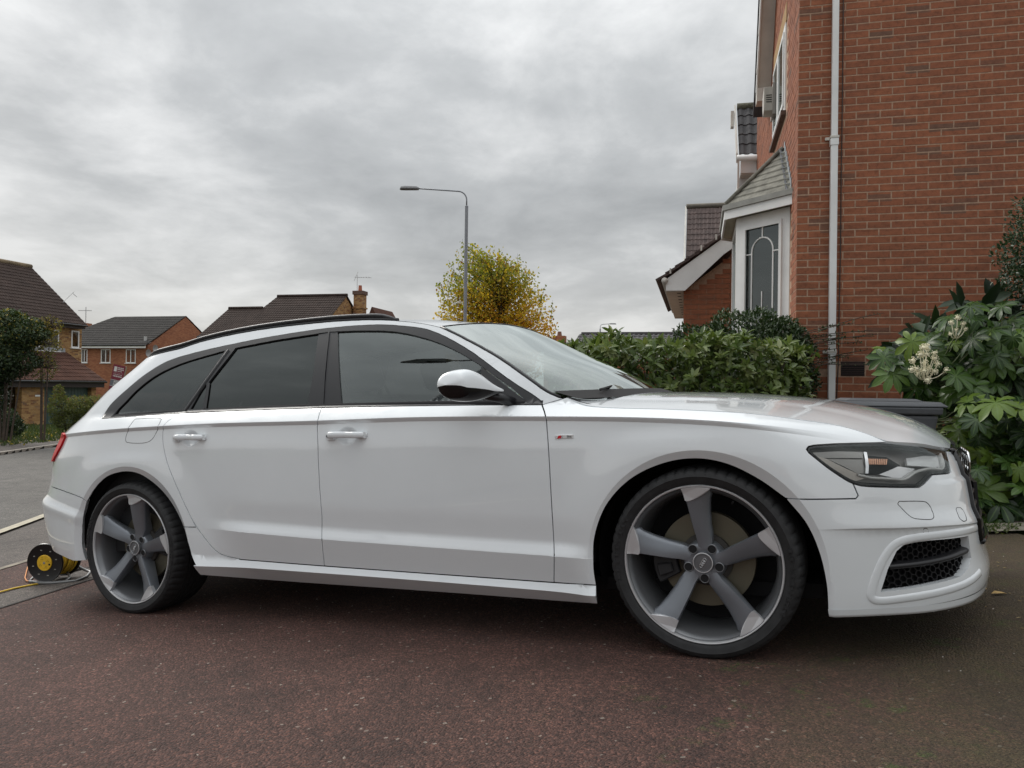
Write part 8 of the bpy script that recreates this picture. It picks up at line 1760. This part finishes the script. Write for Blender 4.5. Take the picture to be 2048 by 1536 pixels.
M_bigb = leaf_mat('holly_leaf', [(0,(.016,.030,.014)),(.55,(.036,.066,.022)),(.88,(.09,.12,.035)),(1,(.42,.32,.05))], .5, .15)
def LB(px,py,D,o): p = P(px,py,D); return (p[0]-o[0], p[1]-o[1], p[2]-o[2])
o1 = (P(5,768,24)[0],24,-1.1); r1 = 24/1538
bush('holly_tree', 'dark bushy tree with sparse yellow leaves overhanging the brown house at far left', 'tree', o1, [(*LB(20,670,24,o1),.75,.8,.7),(*LB(-20,720,24,o1),.8,.8,.9),(*LB(55,665,24,o1),.55,.6,.42),(*LB(15,640,24,o1),.45,.5,.30),(*LB(30,720,24,o1),.65,.6,.5),(*LB(-18,790,24,o1),.42,.6,.8),(*LB(0,745,24,o1),.45,.6,.4)], 17000, M_bigb, (.06,.11), (.04,.06), bare=30)
o2 = (P(85,768,24.5)[0],24.5,-1.1)
bush('bare_hawthorn', 'half-bare twiggy bush with a few yellow leaves in front of the garage roof', 'tree', o2, [(*LB(82,690,24.5,o2),.5,.6,.55),(*LB(100,655,24.5,o2),.35,.4,.35),(*LB(85,735,24.5,o2),.4,.5,.4)], 1500, leaf_mat('yellowing_leaf',[(0,(.05,.06,.02)),(.5,(.14,.13,.03)),(1,(.42,.30,.06))],.6,.3), (.05,.09), (.03,.05), shift=.45, bare=150)
o3 = (P(12,860,26)[0],26,-1.15)
bush('low_evergreen', 'low dark evergreen shrub at the far left edge of the verge', 'shrub', o3, [(*LB(5,842,26,o3),.55,.5,.42),(*LB(25,855,26,o3),.35,.4,.28),(*LB(-15,830,26,o3),.5,.5,.6)], 5000, M_bigb, (.05,.09), (.03,.05), shift=.35)
M_yel = leaf_mat('yellow_green_leaf', [(0,(.045,.050,.018)),(.4,(.10,.12,.03)),(.8,(.20,.21,.05)),(1,(.24,.11,.06))], .55, .3)
o4 = (P(145,855,30)[0],30,-1.2)
bush('garden_bush', 'loose yellow-green bush growing in front of the green garage door', 'shrub', o4, [(*LB(120,815,30,o4),.42,.5,.5),(*LB(160,815,30,o4),.5,.5,.42),(*LB(190,812,30,o4),.42,.5,.38),(*LB(145,840,30,o4),.8,.6,.35),(*LB(118,785,30,o4),.2,.2,.28),(*LB(175,850,30,o4),.6,.5,.25)], 9000, M_yel, (.05,.09), (.025,.04), shift=.45, bare=60)
# grass tufts on the verge, fallen leaves
M_gr = leaf_mat('grass_blade', [(0,(.035,.055,.015)),(.7,(.075,.105,.028)),(1,(.25,.20,.06))], .6, .3)
n = 16000; x = rng.uniform(-24,-14.6,n); y = rng.uniform(19,37,n); z = ground_z(x,y)+.06
leaves_mesh('grass', np.stack([x,y,z],1), unit(rng.normal(size=(n,3))*.35+np.array([0,0,1.])), rdir(n), rng.uniform(.06,.16,n), rng.uniform(.02,.04,n), np.clip(rng.normal(.4,.25,n),0,1), M_gr, None); tag(bpy.data.objects['grass'], 'rough grass on the verge below the garden bushes', 'grass')
n = 260; x = rng.uniform(-19,-14.2,n); y = rng.uniform(19,34,n); z = ground_z(x,y)+.12
leaves_mesh('fallen_leaves', np.stack([x,y,z],1), unit(rng.normal(size=(n,3))*np.array([1,1,.2])), unit(np.array([0,0,1.])+rng.normal(size=(n,3))*.3), rng.uniform(.07,.12,n), rng.uniform(.05,.08,n), np.full(n,.98), leaf_mat('fallen_leaf',[(0,(.3,.22,.05)),(1,(.42,.30,.06))],.7,.2), None); tag(bpy.data.objects['fallen_leaves'], 'scattered yellow leaves along the grass edge', 'leaves')
# weeds by the path edge
n = 700; x = rng.normal(size=n)*.16+2.75; y = rng.normal(size=n)*.07+4.72; z = ground_z(x,y)+.02
leaves_mesh('weeds', np.stack([x,y,z],1), unit(rng.normal(size=(n,3))+np.array([0,0,1.])), rdir(n,1), rng.uniform(.015,.035,n), rng.uniform(.008,.015,n), rng.uniform(.2,.8,n), M_gr, None); tag(bpy.data.objects['weeds'], 'small weeds growing on the concrete path edge by the bumper', 'weeds')

n = 140; x = rng.uniform(1.6,3.1,n); y = rng.uniform(2.4,4.5,n); x = np.maximum(x, 1.6); z = ground_z(x,y)+.003
leaves_mesh('leaf_litter', np.stack([x,y,z],1), unit(rng.normal(size=(n,3))*np.array([1,1,.12])), unit(np.array([0,0,1.])+rng.normal(size=(n,3))*.25), rng.uniform(.006,.022,n), rng.uniform(.004,.010,n), rng.uniform(.3,1,n), leaf_mat('litter',[(0,(.05,.04,.02)),(.6,(.16,.11,.05)),(1,(.34,.27,.14))],.8,.1), None); tag(bpy.data.objects['leaf_litter'], 'bits of leaf and grit on the mossy drive in front of the bumper', 'litter')

# ---------------------------------------------------------------- wheelie bin
M_bin = noisy(mat('bin_grey', (.075,.080,.088), .50), 5, .15); M_bind = mat('bin_dark', (.02,.021,.024), .55)
bz_ = float(ground_z(2.55,5.15)); bin_ = thing('wheelie_bin', 'dark grey wheelie bin with closed lid standing behind the car bonnet', 'bin', (2.47,5.25,bz_), (0,0,math.radians(-12)))
Hb = .79
def taper(mb, x0,x1,y0,y1,z0, X0,X1,Y0,Y1,z1):
    mb.add([(x0,y0,z0),(x1,y0,z0),(x1,y1,z0),(x0,y1,z0),(X0,Y0,z1),(X1,Y0,z1),(X1,Y1,z1),(X0,Y1,z1)], [(3,2,1,0),(4,5,6,7),(0,1,5,4),(1,2,6,5),(2,3,7,6),(3,0,4,7)])
mb = MB(); taper(mb,-.22,.22,-.2,.2,.06,-.32,.33,-.27,.27,Hb-.05); mb.build('body', M_bin, bin_, bevel=.02)
mb = MB(); taper(mb,-.335,.345,-.285,.285,Hb-.048,-.34,.35,-.29,.29,Hb-.0); mb.build('rim', M_bin, bin_, bevel=.01)
mb = MB(); taper(mb,-.35,.385,-.295,.295,Hb+.002,-.34,.34,-.27,.27,Hb+.035); lid = mb.build('lid', M_bin, bin_, bevel=.012)
mb = MB(); taper(mb,-.22,.26,-.20,.20,Hb+.036,-.18,.22,-.17,.17,Hb+.052); mb.build('lid_panel', M_bin, lid, bevel=.008)
mb = MB().tube([(-.385,-.26,Hb+.012),(-.385,.26,Hb+.012)], .017, 8); mb.box((-.385,-.22,Hb-.0),(-.33,-.17,Hb+.028)); mb.box((-.385,.17,Hb),(-.33,.22,Hb+.028)); mb.build('handle', M_bind, bin_, smooth=True, angle=40)
for s_ in (-1,1): MB().lathe([(0,-.02),(.09,-.02),(.1,-.01),(.1,.01),(.09,.02),(0,.02)], 24, 'y', (-.27,s_*.25,.10)).build('wheel', M_bind, bin_, smooth=True, angle=40)
# ---------------------------------------------------------------- cable reel
c = Vector(P(91.5,1128,4.93)); gzr = float(ground_z(c.x,c.y)); 
reel = thing('cable_reel', 'black cable reel with yellow flex and yellow centre behind the rear bumper', 'cable reel', (c.x,c.y,gzr), (0,0,math.radians(-7)))
hc = c.z-gzr; hc = max(hc,.135); Rf = .121
M_rblk = mat('reel_black', (.010,.010,.011), .28); M_ryel = noisy(mat('reel_yellow', (.75,.45,.02), .45), 60, .18)
M_cab = mat('yellow_flex', (.72,.47,.04), .45); M_org = mat('orange_flex', (.62,.22,.04), .5)
def flange(y, nm):
    o = MB().lathe([(.0,-.004),(.052,-.004),(.06,-.006),(.112,-.004),(Rf,-.008),(Rf+.003,.0),(Rf,.008),(.0,.006)], 64, 'y', (0,y,hc)).build(nm, M_rblk, reel, smooth=True, angle=40); return o
f1 = flange(0,'front_flange'); f2 = flange(.17,'rear_flange')
MB().lathe([(.0,-.0115),(.048,-.0115),(.051,-.009),(.051,-.004)], 40, 'y', (0,0,hc)).build('socket_plate', M_ryel, f1, smooth=True, angle=35)
for k in range(8):
    a = k*math.pi/4+.3; MB().box((.083*math.cos(a)-.0065,-.0075,hc+.083*math.sin(a)-.0028),(.083*math.cos(a)+.0065,-.0062,hc+.083*math.sin(a)+.0028)).build('flange_slot', mat('slot_light',(.28,.27,.24),.7) if k == 0 else bpy.data.materials['slot_light'], f1)
mb = MB()
for k in range(4):
    for (dx,dz) in ((0,.006),(-.006,-.004),(.006,-.004)):
        a = k*math.pi/2+.5; mb.box((.03*math.cos(a)+dx-.0016,-.0122,hc+.03*math.sin(a)+dz-.0022),(.03*math.cos(a)+dx+.0016,-.0116,hc+.03*math.sin(a)+dz+.0022))
mb.build('socket_holes', M_gap, f1)['kind'] = 'stuff'
MB().lathe([(0,-.0135),(.006,-.013),(.008,-.0116)], 16, 'y', (0,0,hc)).build('spindle_cap', mat('spindle',(.25,.24,.22),.5), f1); MB().lathe([(0,-.0135),(.006,-.013),(.0065,-.0116)], 12, 'y', (.037,0,hc-.008)).build('reset_button', M_gap, f1)
MB().lathe([(.06,.008),(.06,.165)], 40, 'y', (0,0,hc)).build('drum', M_rblk, reel, smooth=True)
pts = []; turns = 15
for i in range(turns*26):
    a = 2*math.pi*i/26; r = .078+.014*math.sin(i*.013)+.004*math.sin(i*.11)+(.006 if (i//100)%2 else 0); y = .018+.134*(.5-.5*math.cos(i*math.pi/(26*5.0)))+.006*math.sin(i*.4); pts.append((r*math.cos(a), y, hc+r*math.sin(a)))
MB().tube(pts, .0075, 6).build('wound_flex', M_cab, reel, smooth=True)
M_stl = mat('frame_steel', (.20,.20,.20), .45, .6)
MB().tube([(-.10,-.012,.012),(.02,-.014,.012),(.12,.03,.013),(.13,.06,.03),(.0,.19,.05)], .008, 8).build('frame_tube', M_stl, reel, smooth=True)
MB().tube([(-.04,-.03,.010),(.06,-.02,.012),(.19,.03,.018),(.215,.10,.03),(.20,.16,.045),(.10,.20,.06),(0,.195,hc)], .0095, 8).build('frame_tube', M_stl, reel, smooth=True)
MB().tube([(-.10,-.012,.012),(-.16,.10,.012),(-.10,.2,.012),(.10,.20,.05)], .008, 8).build('frame_tube', M_stl, reel, smooth=True)
MB().tube([(.05,.19,hc+.02),(.055,.20,hc+.12),(.02,.20,hc+.17)], .008, 8).build('handle_bracket', M_stl, reel, smooth=True); MB().tube([(-.03,.17,hc+.168),(.05,.22,hc+.172)], .013, 10).build('handle', M_rblk, reel, smooth=True)
# flex lying on the drive
def gp(px,py,l=.008):
    d = Vector(P(px,py,1.0))-Vector((0,0,1)); y = 5.0
    for _ in range(30):
        q = Vector((0,0,1))+d*y; g_ = float(ground_z(q.x,q.y))+l; y += ((g_-1)/d.z-y)
    return Vector((0,0,1))+d*y
pl = [gp(x,y) for x,y in ((-60,1198),(0,1184),(30,1176),(60,1170),(78,1167))]
o = MB().tube(pl, .006, 6).build('trailing_flex', M_cab, None, smooth=True); tag(o, 'yellow flex running left along the ground from the cable reel', 'cable')
pl = [gp(x,y,.012) for x,y in ((58,1128),(54,1142),(51,1155),(54,1161),(64,1163),(74,1162))]
o = MB().tube(pl, .004, 6).build('orange_flex_loop', M_org, None, smooth=True); tag(o, 'thin orange flex loop lying left of the cable reel', 'cable')
